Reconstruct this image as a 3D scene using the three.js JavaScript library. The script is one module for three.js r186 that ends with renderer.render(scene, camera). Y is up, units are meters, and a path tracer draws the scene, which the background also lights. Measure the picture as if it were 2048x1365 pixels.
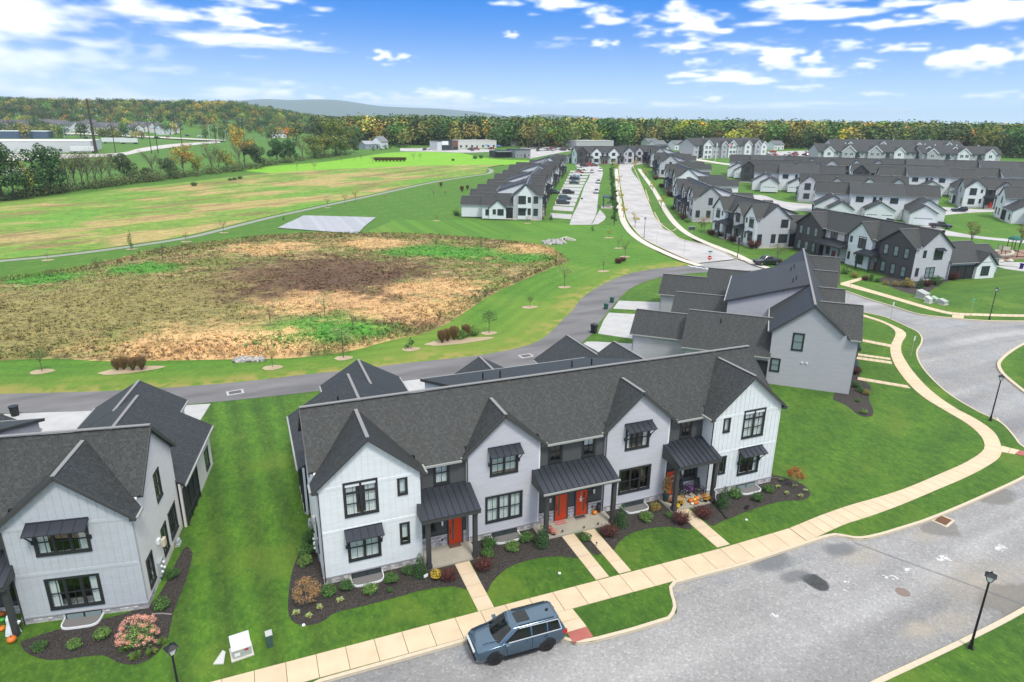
import * as THREE from 'three';
import { mergeGeometries } from 'three/addons/utils/BufferGeometryUtils.js';
import { FontLoader } from 'three/addons/loaders/FontLoader.js';

// ───────────── camera, sky, sun, exposure ─────────────
const scene = new THREE.Scene();
const R = Math.PI / 180, FPX = 1322.85, PIT = 18.36 * R, ROL = .71 * R, YAW = -22.1 * R;
const V = (x, y, z) => new THREE.Vector3(x, y, z);
const EYE = V(-4.28, 27.77, 36.36);
const fwdH = V(-Math.sin(YAW), 0, -Math.cos(YAW)), rtH = V(Math.cos(YAW), 0, -Math.sin(YAW)), UPV = V(0, 1, 0);
const DIRF = fwdH.clone().multiplyScalar(Math.cos(PIT)).addScaledVector(UPV, -Math.sin(PIT));
const dirU0 = UPV.clone().multiplyScalar(Math.cos(PIT)).addScaledVector(fwdH, Math.sin(PIT));
const DIRR = rtH.clone().multiplyScalar(Math.cos(ROL)).addScaledVector(dirU0, Math.sin(ROL));
const DIRU = dirU0.clone().multiplyScalar(Math.cos(ROL)).addScaledVector(rtH, -Math.sin(ROL));
const camera = new THREE.PerspectiveCamera(2 * Math.atan(682.5 / FPX) / R, 1024 / 682, .5, 30000);
camera.position.copy(EYE); camera.up.copy(DIRU); camera.lookAt(EYE.clone().add(DIRF));
scene.add(camera);

const renderer = new THREE.WebGLRenderer({ antialias: true });
renderer.toneMapping = THREE.LinearToneMapping;
renderer.toneMappingExposure = 1.5;
renderer.shadowMap.enabled = true;
const SUN_DIR = V(.1, 1.0, .62).normalize();
const sun = new THREE.DirectionalLight(new THREE.Color(1, .95, .87), 1.9);
sun.position.copy(SUN_DIR).multiplyScalar(300).add(V(30, 0, -60)); sun.target.position.set(30, 0, -60);
sun.castShadow = true; sun.shadow.radius = 22; sun.shadow.mapSize.set(4096, 4096);
Object.assign(sun.shadow.camera, { left: -260, right: 260, top: 260, bottom: -260, near: 1, far: 900 });
scene.add(sun, sun.target);
scene.fog = new THREE.FogExp2(new THREE.Color(.72, .87, 1), .00011);

const nth = i => { const n = i + 1, s = n % 100 > 10 && n % 100 < 14 ? 'th' : ['th', 'st', 'nd', 'rd'][n % 10] || 'th'; return n + s; };

// ───────────── random numbers and noise ─────────────
function rng(seed) { let a = seed >>> 0; return () => { a = a + 0x6D2B79F5 | 0; let t = Math.imul(a ^ a >>> 15, 1 | a); t = t + Math.imul(t ^ t >>> 7, 61 | t) ^ t; return ((t ^ t >>> 14) >>> 0) / 4294967296; }; }
const hashT = new Float32Array(65536); { const r = rng(77); for (let i = 0; i < 65536; i++) hashT[i] = r(); }
const hsh = (x, y, s) => hashT[(x * 374761 + y * 668265 + s * 9176 ^ (x * 31 + y * 17) << 3) & 65535];
function vn(x, y, s = 0, per = 0) {
  let x0 = Math.floor(x), y0 = Math.floor(y), fx = x - x0, fy = y - y0; fx = fx * fx * (3 - 2 * fx); fy = fy * fy * (3 - 2 * fy);
  let x1 = x0 + 1, y1 = y0 + 1; if (per) { x0 = (x0 % per + per) % per; x1 = (x1 % per + per) % per; y0 = (y0 % per + per) % per; y1 = (y1 % per + per) % per; }
  const a = hsh(x0, y0, s), b = hsh(x1, y0, s), c = hsh(x0, y1, s), d = hsh(x1, y1, s);
  return a + (b - a) * fx + (c - a) * fy + (a - b - c + d) * fx * fy;
}
function fbm(x, y, o = 4, s = 0, per = 0) { let v = 0, a = .5, t = 0; for (let i = 0; i < o; i++) { v += a * vn(x, y, s + i, per); t += a; a *= .5; x *= 2; y *= 2; if (per) per *= 2; } return v / t; }
const sst = (a, b, x) => { x = Math.min(1, Math.max(0, (x - a) / (b - a))); return x * x * (3 - 2 * x); };
const mix = (a, b, t) => a + (b - a) * t;
const mix3 = (a, b, t) => [mix(a[0], b[0], t), mix(a[1], b[1], t), mix(a[2], b[2], t)];

// ───────────── sky: air and clouds only ─────────────
{
  const W = 2048, Hh = 2048, data = new Float32Array(W * Hh * 4);
  const pxDir = (u, v) => DIRF.clone().addScaledVector(DIRR, (u - 1024) / FPX).addScaledVector(DIRU, -(v - 682.5) / FPX).normalize();
  // clouds: [u, v, half width, half height, density, softness]
  const CL = [[40, 40, 110, 34, .7, .9], [130, 62, 120, 30, .75, .8], [60, 120, 110, 34, .55, 1], [180, 118, 90, 24, .45, 1], [60, 190, 170, 44, .6, 1], [-140, 120, 180, 120, .6, 1], [240, 16, 110, 24, .75, .8], [330, 24, 60, 14, .6, .7], [440, 40, 100, 18, .95, .45], [500, 52, 50, 10, .8, .5], [500, 88, 120, 20, .75, .7], [570, 82, 60, 14, .7, .7], [300, 100, 60, 20, .3, 1], [330, 140, 50, 10, .3, .8], [240, 132, 40, 9, .35, .8], [520, 10, 110, 18, .9, .6],
  [782, 117, 32, 13, .95, .3], [885, 190, 95, 22, .95, .4], [600, 190, 60, 16, .7, .6], [470, 185, 130, 20, .6, .8], [730, 195, 40, 10, .5, .7], [1022, 70, 14, 6, .8, .4], [1125, 88, 40, 10, .3, .6], [1090, 10, 70, 20, .85, .5], [1218, 36, 48, 20, .8, .5], [1355, 52, 90, 28, 1, .35], [1300, 65, 40, 10, .7, .5], [1210, 88, 26, 9, .8, .4], [1338, 105, 18, 6, .6, .4], [1450, 98, 95, 16, .9, .45], [1552, 120, 52, 20, 1, .35], [1398, 128, 30, 10, .6, .5], [1385, 150, 50, 9, .8, .4], [1495, 160, 100, 17, .95, .4], [1638, 22, 130, 26, 1, .4], [1628, 118, 30, 11, .8, .4], [1636, 145, 45, 12, .8, .5], [1700, 92, 36, 9, .6, .5], [1725, 130, 30, 8, .8, .4], [1800, 48, 65, 10, .8, .4], [1815, 98, 40, 8, .8, .4], [1815, 8, 40, 12, .7, .5], [1990, 25, 95, 26, 1, .35], [1940, 120, 62, 22, 1, .35], [2035, 115, 40, 18, .7, .5], [1430, 198, 34, 7, .7, .5], [1620, 178, 44, 7, .6, .5], [1760, 190, 30, 6, .5, .5], [1025, 203, 60, 8, .7, .5], [1180, 205, 70, 7, .5, .6], [1340, 210, 50, 6, .5, .6], [900, 212, 180, 8, .5, .8], [1600, 215, 150, 8, .45, .8], [300, 205, 200, 18, .55, 1], [2000, 195, 60, 8, .5, .6]];
  const list = [];
  const R0 = rng(5);
  const put = (d, hw, hh, den, soft) => { const az = Math.atan2(d.z, d.x), el = Math.asin(d.y); list.push({ az, el, hw, hh, den, soft, s: R0() * 90 }); };
  for (const [u, v, hw, hh, den, soft] of CL) put(pxDir(u, v), hw / FPX * 1.1, hh / FPX * 1.15, den, soft);
  const azc = Math.atan2(fwdH.z, fwdH.x);
  for (let i = 0; i < 800; i++) { // broken cumulus all round, closing overhead where its shade lies on the houses
    const el = Math.asin(Math.pow(R0(), .8) * .97 + .01), az = (R0() * 2 - 1) * Math.PI; let da = Math.abs(((az - azc + 3 * Math.PI) % (2 * Math.PI)) - Math.PI);
    const sz = .04 + .24 * R0() * (.2 + 1.2 * Math.sin(el));
    if (da < .78 && el < .25 + sz) continue;
    if (el > .9 && i % 3) continue; list.push({ az, el, hw: sz / Math.max(.25, Math.cos(el)), hh: sz * (.3 + .6 * Math.sin(el)), den: .75 + .25 * R0(), soft: .35 + .4 * R0(), s: R0() * 90 });
  }
  const colD = new Float32Array(W * Hh), shd = new Float32Array(W * Hh).fill(1);
  for (const c of list) {
    const ch = Math.cos(c.el), x0 = Math.floor((c.az - c.hw / ch * 1.5 + Math.PI) / (2 * Math.PI) * W), x1 = Math.ceil((c.az + c.hw / ch * 1.5 + Math.PI) / (2 * Math.PI) * W);
    const y0 = Math.max(0, Math.floor((c.el - c.hh * 1.6 + Math.PI / 2) / Math.PI * Hh)), y1 = Math.min(Hh - 1, Math.ceil((c.el + c.hh * 1.9 + Math.PI / 2) / Math.PI * Hh));
    for (let y = y0; y <= y1; y++) for (let x = x0; x <= x1; x++) {
      const el = (y + .5) / Hh * Math.PI - Math.PI / 2, az = (x + .5) / W * 2 * Math.PI - Math.PI;
      let dx = (az - c.az) * ch / c.hw, dy = (el - c.el) / c.hh; if (dy < 0) dy *= 1.35;
      const rr = Math.sqrt(dx * dx + dy * dy), k = y * W + ((x % W) + W) % W; if (rr > 1.6 || colD[k] > .97) continue;
      const n = fbm(dx * 2.3 + c.s, dy * 1.6 * (1 + .6 * (1 - c.soft)) + c.s * 1.7, el > .5 ? 3 : 5, 3) - .5, e = 1 - rr + n * 2.5 - .14;
      const a = sst(-.05, .4 + .8 * c.soft, e) * c.den; if (a <= 0) continue;
      
      colD[k] = 1 - (1 - colD[k]) * (1 - a); shd[k] = mix(shd[k], mix(.74, 1.04, sst(-.75, .35, dy + n * 1.4)), a);
    }
  }
  for (let y = 0; y < Hh; y++) for (let x = 0; x < W; x++) {
    const el = (y + .5) / Hh * Math.PI - Math.PI / 2, k = y * W + x, s = Math.sin(el);
    let c;
    if (s < 0) c = mix3([.54, .7, .88], [.2, .22, .17], sst(0, -.15, s));
    else { const t = Math.pow(Math.min(1, s / .62), .62); c = mix3([.56, .76, .9], [.018, .19, .62], sst(0, .46, t)); c = mix3(c, [.03, .17, .5], sst(.35, 1, s)); }
    const a = colD[k], b = shd[k];
    const cc = mix3(c, [b * mix(.9, .99, sst(.8, 1, b)), b * mix(.95, 1, sst(.8, 1, b)), b * 1.03], a * mix(.82, 1, sst(0, .12, s)));
    data[k * 4] = cc[0]; data[k * 4 + 1] = cc[1]; data[k * 4 + 2] = cc[2]; data[k * 4 + 3] = 1;
  }
  const t = new THREE.DataTexture(data, W, Hh, THREE.RGBAFormat, THREE.FloatType);
  t.mapping = THREE.EquirectangularReflectionMapping; t.magFilter = t.minFilter = THREE.LinearFilter; t.wrapS = THREE.RepeatWrapping; t.needsUpdate = true;
  scene.background = t; scene.environment = t;
}

// ───────────── terrain and measuring ─────────────
// The valley floor is level round the houses and rises gently towards the woods.
const ahead = (x, z) => (x - EYE.x) * fwdH.x + (z - EYE.z) * fwdH.z;
function rise(d) { return d < 200 ? 0 : d < 280 ? .03 * (d - 200) ** 2 / 160 : d < 560 ? 1.2 + .03 * (d - 280) : 9.6 + .008 * (d - 560); }
const side = (x, z) => (x - EYE.x) * rtH.x + (z - EYE.z) * rtH.z;
function ground(x, z) { const d = ahead(x, z), l = side(x, z); return rise(d) + (d > 560 ? 27 * sst(600, 1120, d) * sst(-250, -470, l * 1100 / Math.max(d, 900)) : 0); }
// point of the land (or h above it) seen in direction (u, v)
function G(u, v, h = 0) {
  const r = DIRF.clone().addScaledVector(DIRR, (u - 1024) / FPX).addScaledVector(DIRU, -(v - 682.5) / FPX);
  let lo = 5, hi = 9000;
  const f = t => EYE.y + r.y * t - ground(EYE.x + r.x * t, EYE.z + r.z * t) - h;
  let t = lo; const st = 1.04; while (t < hi && f(t) > 0) { lo = t; t *= st; } hi = t;
  for (let i = 0; i < 40; i++) { const m = (lo + hi) / 2; if (f(m) > 0) lo = m; else hi = m; }
  return EYE.clone().addScaledVector(r, hi);
}
// ───────────── textures and materials ─────────────
function tex(w, h, fn, srgb = true, rep) {
  const d = new Uint8Array(w * h * 4);
  for (let y = 0; y < h; y++) for (let x = 0; x < w; x++) { const c = fn(x, y), k = (y * w + x) * 4; d[k] = Math.max(0, Math.min(255, c[0])); d[k + 1] = Math.max(0, Math.min(255, c[1])); d[k + 2] = Math.max(0, Math.min(255, c[2])); d[k + 3] = 255; }
  const t = new THREE.DataTexture(d, w, h); t.wrapS = t.wrapT = THREE.RepeatWrapping; t.magFilter = THREE.LinearFilter; t.minFilter = THREE.LinearMipmapLinearFilter; t.generateMipmaps = true;
  if (srgb) t.colorSpace = THREE.SRGBColorSpace; if (rep) t.repeat.set(rep, rep); t.needsUpdate = true; return t;
}
const grey = (w, h, fn, rep) => tex(w, h, (x, y) => { const v = fn(x, y); return [v, v, v]; }, false, rep);
const lin = (r, g, b) => new THREE.Color().setRGB(r, g, b);
const std = (c, o = {}) => new THREE.MeshStandardMaterial({ color: Array.isArray(c) ? lin(...c) : c, roughness: .8, ...o });

// fine turf, tile of 9 m
const grassCol = (x, y, S) => {
  const f = fbm(x / S * 90, y / S * 90, 2, 11, 90), m = fbm(x / S * 22, y / S * 22, 3, 21, 22), l = fbm(x / S * 5, y / S * 5, 3, 31, 5), st = hsh(x, y, 5);
  const c = mix3([44, 86, 14], [84, 126, 30], f * .55 + st * .25 + m * .3); return mix3(c, [112, 128, 48], sst(.52, .8, l) * .4 + (st > .94 ? .3 : 0));
};
const grassTile = tex(1024, 1024, (x, y) => grassCol(x, y, 1024), true, 1 / 9);
const grassBump = grey(512, 512, (x, y) => 255 * (.6 * hsh(x, y, 4) + .4 * fbm(x / 512 * 70, y / 512 * 70, 2, 9, 70)), 1 / 4);
const shingle = (() => {
  const S = 1024, T = 3; // 3 m tile, courses of .1429 m
  const col = tex(S, S, (x, y) => {
    const row = Math.floor(y / S * 21), fr = (y / S * 21) % 1, off = hsh(row, 3, 8) * 12, cx = x / S * 18 + off, tab = Math.floor(cx), w = hsh(tab % 18 + 40, row, 9), fx = cx % 1;
    const laminated = hsh(tab % 18 + 7, row, 19) > .5 && fx < .55 + .3 * w;
    const g = hsh(x, y, 3);
    let v = .66 + .3 * w + (laminated ? -.17 : .07) + (g - .5) * .34; if (fr > .9 || (fx < .05 && fr < .6)) v *= .72;
    return [51 * v + 3, 55 * v + 3, 54 * v + 3];
  }, true, 1 / T);
  const b = grey(512, 512, (x, y) => { const row = Math.floor(y / 512 * 21), fr = (y / 512 * 21) % 1, cx = x / 512 * 18 + hsh(row, 3, 8) * 12, tab = Math.floor(cx); return 40 + 120 * (1 - fr) + 60 * (hsh(tab % 18 + 7, row, 19) > .5 ? 1 : 0) + 30 * hsh(x, y, 1); }, 1 / T);
  return new THREE.MeshStandardMaterial({ map: col, bumpMap: b, bumpScale: .01, roughness: .62 });
})();
const lapBump = grey(64, 256, (x, y) => { const f = (y / 256 * 2) % 1; return f < .1 ? 20 : 235 - 130 * f; }, 1); lapBump.repeat.set(2, 1 / .27);
const woodBump = grey(256, 256, (x, y) => 255 * fbm(x / 256 * 40, y / 256 * 6, 3, 51, 2), 1);
const siding = (c, o = {}) => std(c, { roughness: .62, ...o });
const sidingMap = tex(512, 512, (x, y) => { const v = 238 + 14 * fbm(x / 512 * 8, y / 512 * 40, 3, 61, 8) + 6 * (hsh(x >> 2, y, 6) - .5); return [v, v, v]; }, true, 1 / 5);
const stoneMat = (() => {
  const S = 512, rows = 12; // 1.5 m tile of ledge stone veneer
  const cell = (x, y) => { const r = Math.floor(y / S * rows), o = hsh(r, 1, 44) * 6, cx = x / S * 6 + o, i = Math.floor(cx), fx = cx % 1, fy = (y / S * rows) % 1; return [hsh(i % 6 + 3, r, 45), fx, fy]; };
  const col = tex(S, S, (x, y) => { const [k, fx, fy] = cell(x, y); const j = (fx < .06 || fy < .12); const v = 150 + 75 * k + 22 * (hsh(x, y, 2) - .5) + 26 * (fbm(x / S * 20, y / S * 20, 3, 4, 20) - .5); return j ? [150, 148, 146] : [v, v * .985, v * (.96 + .06 * hsh(k * 99 | 0, 1, 3))]; }, true, 1 / 1.5);
  const b = grey(S, S, (x, y) => { const [k, fx, fy] = cell(x, y); return (fx < .06 || fy < .12) ? 10 : 120 + 110 * k + 25 * hsh(x, y, 1); }, 1 / 1.5);
  return new THREE.MeshStandardMaterial({ map: col, bumpMap: b, bumpScale: .03, roughness: .9 });
})();
const concTex = (a, b, sd) => tex(512, 512, (x, y) => { const f = fbm(x / 512 * 6, y / 512 * 6, 4, sd, 6), g = hsh(x, y, sd); return mix3(a, b, f * .8 + g * .25); }, true, 1 / 4);
const concBump = grey(256, 256, (x, y) => 255 * hsh(x, y, 70), 1);
const M = {
  shingle,
  white: std([.74, .78, .79], { map: sidingMap, roughness: .55 }), greyBatten: std([.50, .53, .56], { map: sidingMap, roughness: .6 }),
  lapGrey: siding([.5, .505, .54], { map: sidingMap }), lapWarm: siding([.68, .655, .64], { map: sidingMap }), lapC: siding([.44, .44, .465], { map: sidingMap }),
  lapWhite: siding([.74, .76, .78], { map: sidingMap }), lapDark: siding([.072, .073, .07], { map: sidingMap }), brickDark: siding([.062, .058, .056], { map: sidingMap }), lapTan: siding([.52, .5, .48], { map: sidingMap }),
  trim: std([.022, .024, .025], { roughness: .5 }), trimDark: std([.045, .047, .047], { roughness: .55 }), trimWhite: std([.74, .76, .77], { roughness: .5 }), fascia: std([.05, .052, .052], { roughness: .5 }),
  metal: std([.045, .052, .065], { roughness: .38, metalness: .45 }), cap: std([.22, .218, .215], { roughness: .85 }), gutter: std([.3, .31, .29], { roughness: .5 }), vent: std([.012, .012, .013], { roughness: .6 }),
  glass: new THREE.MeshPhysicalMaterial({ color: lin(.95, .975, .97), roughness: .02, transmission: 1, thickness: 0, ior: 1.5 }),
  pane: std([.04, .055, .058], { roughness: .06 }), paneLight: std([.2, .26, .265], { roughness: .08 }), curtain: std([.7, .72, .71], { roughness: .95, side: THREE.DoubleSide }),
  door: std([.62, .055, .012], { roughness: .42 }), doorRed: std([.3, .03, .02], { roughness: .45 }), garage: std([.72, .75, .78], { roughness: .5 }),
  stone: stoneMat, screen: std([.018, .019, .02], { roughness: .8 }), lampGlass: std([.75, .76, .74], { roughness: .3 }), black: std([.008, .008, .009], { roughness: .45 }), gravelDark: std([.16, .155, .15], { roughness: 1 }),
  steel: std([.45, .47, .48], { roughness: .45, metalness: .6 }), walk: null,
};
const slabMats = [[[190, 169, 140], [209, 190, 160]], [[192, 171, 141], [211, 192, 162]], [[187, 167, 139], [206, 188, 159]], [[191, 171, 143], [209, 192, 164]]].map(([a, b], i) => new THREE.MeshStandardMaterial({ map: concTex(a, b, 80 + i * 7), bumpMap: concBump, bumpScale: .003, roughness: .88 }));
const whiteSlab = new THREE.MeshStandardMaterial({ map: concTex([184, 178, 166], [210, 204, 192], 120), roughness: .88 });
const kerbMat = new THREE.MeshStandardMaterial({ map: concTex([170, 158, 138], [206, 192, 168], 130), roughness: .9 });
const drivewayMat = new THREE.MeshStandardMaterial({ map: concTex([158, 158, 158], [182, 182, 180], 140), roughness: .9 });
const porchMat = new THREE.MeshStandardMaterial({ map: concTex([150, 145, 132], [180, 174, 158], 150), roughness: .85 });
const redPad = new THREE.MeshStandardMaterial({ map: concTex([150, 84, 76], [172, 104, 94], 160), roughness: .9 });
const mulchMat = new THREE.MeshStandardMaterial({ map: tex(512, 512, (x, y) => { const a = fbm(x / 512 * 60, y / 512 * 60, 2, 90, 60), g = hsh(x >> 1, y >> 1, 91), v = 22 + 52 * a + 80 * Math.pow(g, 6) - (g < .2 ? 14 : 0); return [v * 1.05, v * .97, v * .9]; }, true, 1 / 3), bumpMap: grassBump, bumpScale: .03, roughness: 1 });
const grassMat = new THREE.MeshStandardMaterial({ map: grassTile, bumpMap: grassBump, bumpScale: .03, roughness: .95, vertexColors: true });
const asphaltTile = (() => tex(1024, 1024, (x, y) => { const g = hsh(x >> 1, y >> 1, 14), f = fbm(x / 1024 * 5, y / 1024 * 5, 4, 15, 5), v = 112 + 30 * f + (g - .5) * 16; return [v, v, v * 1.01]; }, true, 1 / 14))();
const roadMat = new THREE.MeshStandardMaterial({ map: asphaltTile, roughness: .95 });
const roadLight = new THREE.MeshStandardMaterial({ map: asphaltTile, color: lin(1.9, 1.85, 1.78), roughness: .95 });
const alleyMat = new THREE.MeshStandardMaterial({ map: tex(1024, 1024, (x, y) => { const g = hsh(x, y, 24), f = fbm(x / 1024 * 3, y / 1024 * 9, 5, 25, 3), v = 84 + 42 * f + (g - .5) * 16; return [v * 1.01, v, v]; }, true, 1 / 16), roughness: .95 });

// ───────────── geometry collector (uv in metres) ─────────────
const v3 = a => a.isVector3 ? a : V(...a);
class MB {
  constructor() { this.p = []; this.u = []; this.c = []; this.hasC = false; this.col = [1, 1, 1]; }
  tri(a, b, c, ua, ub, uc) { for (const q of [a, b, c]) this.p.push(q.x, q.y, q.z); this.u.push(...ua, ...ub, ...uc); for (let i = 0; i < 3; i++) this.c.push(...this.col); return this; }
  quad(a, b, c, d, ou = 0, ov = 0) {
    a = v3(a); b = v3(b); c = v3(c); d = v3(d); const ex = b.clone().sub(a), len = ex.length() || 1; ex.divideScalar(len);
    const n = ex.clone().cross(d.clone().sub(a)).normalize(), ey = n.cross(ex); const uv = q => { const w = q.clone().sub(a); return [w.dot(ex) + ou, w.dot(ey) + ov]; };
    const ua = uv(a), ub = uv(b), uc = uv(c), ud = uv(d); this.tri(a, b, c, ua, ub, uc); this.tri(a, c, d, ua, uc, ud); return this;
  }
  hexa(b, t, skip = '') { // bottom and top rings of 4, anticlockwise seen from above
    const n = 4; for (let i = 0; i < n; i++) { const j = (i + 1) % n; this.quad(b[i], b[j], t[j], t[i], b[i][0] !== undefined ? b[i][0] : 0, b[i][1] || 0); }
    if (!skip.includes('t')) this.quad(t[0], t[1], t[2], t[3]); if (!skip.includes('b')) this.quad(b[3], b[2], b[1], b[0]); return this;
  }
  box(x0, x1, y0, y1, z0, z1) { return this.hexa([[x0, y0, z1], [x1, y0, z1], [x1, y0, z0], [x0, y0, z0]], [[x0, y1, z1], [x1, y1, z1], [x1, y1, z0], [x0, y1, z0]]); }
  cbox(x, y, z, w, h, d) { return this.box(x - w / 2, x + w / 2, y - h / 2, y + h / 2, z - d / 2, z + d / 2); }
  slab(a, b, c, d, t = .16, ou, ov = 0) { // top corners a-b lower edge, c-d upper edge; thickness downwards
    a = v3(a); b = v3(b); c = v3(c); d = v3(d); const dn = V(0, -t, 0), A = a.clone().add(dn), B = b.clone().add(dn), Cc = c.clone().add(dn), D = d.clone().add(dn);
    this.quad(a, b, c, d, ou ?? a.x + a.z, ov); this.quad(D, Cc, B, A); this.quad(A, B, b, a); this.quad(B, Cc, c, b); this.quad(Cc, D, d, c); this.quad(D, A, a, d); return this;
  }
  bar(a, b, w, h, up = UPV) { a = v3(a); b = v3(b); const f = b.clone().sub(a).normalize(); let s = f.clone().cross(up); if (s.lengthSq() < 1e-6) s = f.clone().cross(V(1, 0, 0)); s.normalize(); const t = s.clone().cross(f); s.multiplyScalar(w / 2); t.multiplyScalar(h / 2);
    const ring = q => [q.clone().sub(s).sub(t), q.clone().add(s).sub(t), q.clone().add(s).add(t), q.clone().sub(s).add(t)]; const r0 = ring(a), r1 = ring(b); for (let i = 0; i < 4; i++) { const j = (i + 1) % 4; this.quad(r0[j], r0[i], r1[i], r1[j]); } this.quad(r0[0], r0[1], r0[2], r0[3]); this.quad(r1[3], r1[2], r1[1], r1[0]); return this; }
  tube(a, b, r0, r1 = r0, n = 8, capped = true) { a = v3(a); b = v3(b); const f = b.clone().sub(a).normalize(); let s = f.clone().cross(Math.abs(f.y) > .9 ? V(1, 0, 0) : UPV).normalize(), t = s.clone().cross(f);
    const P = (q, r, i) => { const an = i / n * 2 * Math.PI; return q.clone().addScaledVector(s, Math.cos(an) * r).addScaledVector(t, Math.sin(an) * r); };
    for (let i = 0; i < n; i++) { this.quad(P(a, r0, i + 1), P(a, r0, i), P(b, r1, i), P(b, r1, i + 1)); if (capped) { if (r1 > 0) this.tri(b, P(b, r1, i + 1), P(b, r1, i), [0, 0], [0, 0], [0, 0]); if (r0 > 0) this.tri(a, P(a, r0, i), P(a, r0, i + 1), [0, 0], [0, 0], [0, 0]); } } return this; }
  geo(g, m) { g = g.index ? g.toNonIndexed() : g.clone(); if (m) g.applyMatrix4(m); const p = g.attributes.position.array, u = g.attributes.uv ? g.attributes.uv.array : null; for (let i = 0; i < p.length; i++) this.p.push(p[i]); for (let i = 0; i < p.length / 3; i++) { this.u.push(u ? u[2 * i] : 0, u ? u[2 * i + 1] : 0); this.c.push(...this.col); } return this; }
  paint(r, g, b) { this.col = [r, g, b]; this.hasC = true; return this; }
  geom(m4) { const g = new THREE.BufferGeometry(); g.setAttribute('position', new THREE.Float32BufferAttribute(this.p, 3)); g.setAttribute('uv', new THREE.Float32BufferAttribute(this.u, 2)); if (this.hasC) g.setAttribute('color', new THREE.Float32BufferAttribute(this.c, 3)); if (m4) g.applyMatrix4(m4); g.computeVertexNormals(); return g; }
  build(name, mat, parent, label, m4) { const m = new THREE.Mesh(this.geom(m4), mat); m.name = name; m.castShadow = m.receiveShadow = true; if (label) m.userData.label = label; if (parent) parent.add(m); return m; }
}
const taken = {};
function numbered(n) { const k = taken[n] = (taken[n] ?? -1) + 1; return k ? n + '_' + String(k).padStart(3, '0') : n; }
function tag(o, label, category, group) { o.userData.label = label; o.userData.category = category; if (group) o.userData.group = group; return o; }
function thing(name, p, turn, label, category, group) { const o = new THREE.Group(); o.name = numbered(name); o.position.copy(v3(p)); o.rotation.y = turn || 0; scene.add(o); return tag(o, label, category, group); }
function struct(mesh, name) { mesh.name = numbered(name); mesh.userData.kind = 'structure'; mesh.castShadow = mesh.receiveShadow = true; scene.add(mesh); return mesh; }
function copyOf(src, p, turn, label, group) { const c = src.clone(); c.name = numbered(src.name.replace(/_\d+$/, '')); c.userData = { ...src.userData }; if (label) c.userData.label = label; if (group) c.userData.group = group; c.position.copy(v3(p)); c.rotation.y = turn || 0; scene.add(c); return c; }
const mesh = (g, m) => { const o = new THREE.Mesh(g, m); o.castShadow = o.receiveShadow = true; return o; };
const M4 = (p, ry = 0, s = 1) => new THREE.Matrix4().compose(v3(p), new THREE.Quaternion().setFromEuler(new THREE.Euler(0, ry, 0)), typeof s === 'number' ? V(s, s, s) : s);
// ───────────── ground, roads, paths ─────────────
const gp = (u, v) => { const p = G(u, v); return [p.x, p.z]; };
const pts = a => a.map(q => gp(...q));
function smooth(line, n = 6) { const c = new THREE.CatmullRomCurve3(line.map(q => V(q[0], 0, q[1])), false, 'centripetal'); return c.getPoints(Math.max(2, (line.length - 1) * n)).map(p => [p.x, p.z]); }
function resample(line, n) { const L = [0]; for (let i = 1; i < line.length; i++) L.push(L[i - 1] + Math.hypot(line[i][0] - line[i - 1][0], line[i][1] - line[i - 1][1])); const T = L[L.length - 1], out = []; let k = 0; for (let i = 0; i <= n; i++) { const s = T * i / n; while (k < L.length - 2 && L[k + 1] < s) k++; const f = (s - L[k]) / (L[k + 1] - L[k] || 1); out.push([mix(line[k][0], line[k + 1][0], f), mix(line[k][1], line[k + 1][1], f)]); } return out; }
function flat(poly, y, mat, name, uvBox) { // level sheet
  const s = new THREE.Shape(poly.map(q => new THREE.Vector2(q[0], -q[1]))), g = new THREE.ShapeGeometry(s); g.rotateX(-Math.PI / 2); g.translate(0, y, 0);
  const p = g.attributes.position, u = g.attributes.uv; for (let i = 0; i < p.count; i++) uvBox ? u.setXY(i, (p.getX(i) - uvBox[0]) / (uvBox[2] - uvBox[0]), (p.getZ(i) - uvBox[1]) / (uvBox[3] - uvBox[1])) : u.setXY(i, p.getX(i), p.getZ(i));
  return struct(mesh(g, mat), name);
}
function loft(A, B, na, nb, y, mat, name, uvBox, bumpFn) { // sheet between two lines, lying on the land
  A = resample(A, na); B = resample(B, na); const P = [], U = [], I = [];
  for (let i = 0; i <= na; i++) for (let j = 0; j <= nb; j++) { const t = j / nb, x = mix(A[i][0], B[i][0], t), z = mix(A[i][1], B[i][1], t); P.push(x, ground(x, z) + y + (bumpFn ? bumpFn(x, z, t, i / na) : 0), z); uvBox ? U.push((x - uvBox[0]) / (uvBox[2] - uvBox[0]), (z - uvBox[1]) / (uvBox[3] - uvBox[1])) : U.push(x, z); }
  for (let i = 0; i < na; i++) for (let j = 0; j < nb; j++) { const a = i * (nb + 1) + j, b = a + nb + 1; I.push(a, a + 1, b, b, a + 1, b + 1); }
  const g = new THREE.BufferGeometry(); g.setAttribute('position', new THREE.Float32BufferAttribute(P, 3)); g.setAttribute('uv', new THREE.Float32BufferAttribute(U, 2)); g.setIndex(I); g.computeVertexNormals();
  if (g.attributes.normal.getY(0) < 0) { const ix = g.index.array; for (let i = 0; i < ix.length; i += 3) { const t = ix[i]; ix[i] = ix[i + 1]; ix[i + 1] = t; } g.computeVertexNormals(); }
  return struct(mesh(g, mat), name);
}
const inPoly = (P, x, z) => { let c = false; for (let i = 0, j = P.length - 1; i < P.length; j = i++) if ((P[i][1] > z) !== (P[j][1] > z) && x < (P[j][0] - P[i][0]) * (z - P[i][1]) / (P[j][1] - P[i][1]) + P[i][0]) c = !c; return c; };
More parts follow.
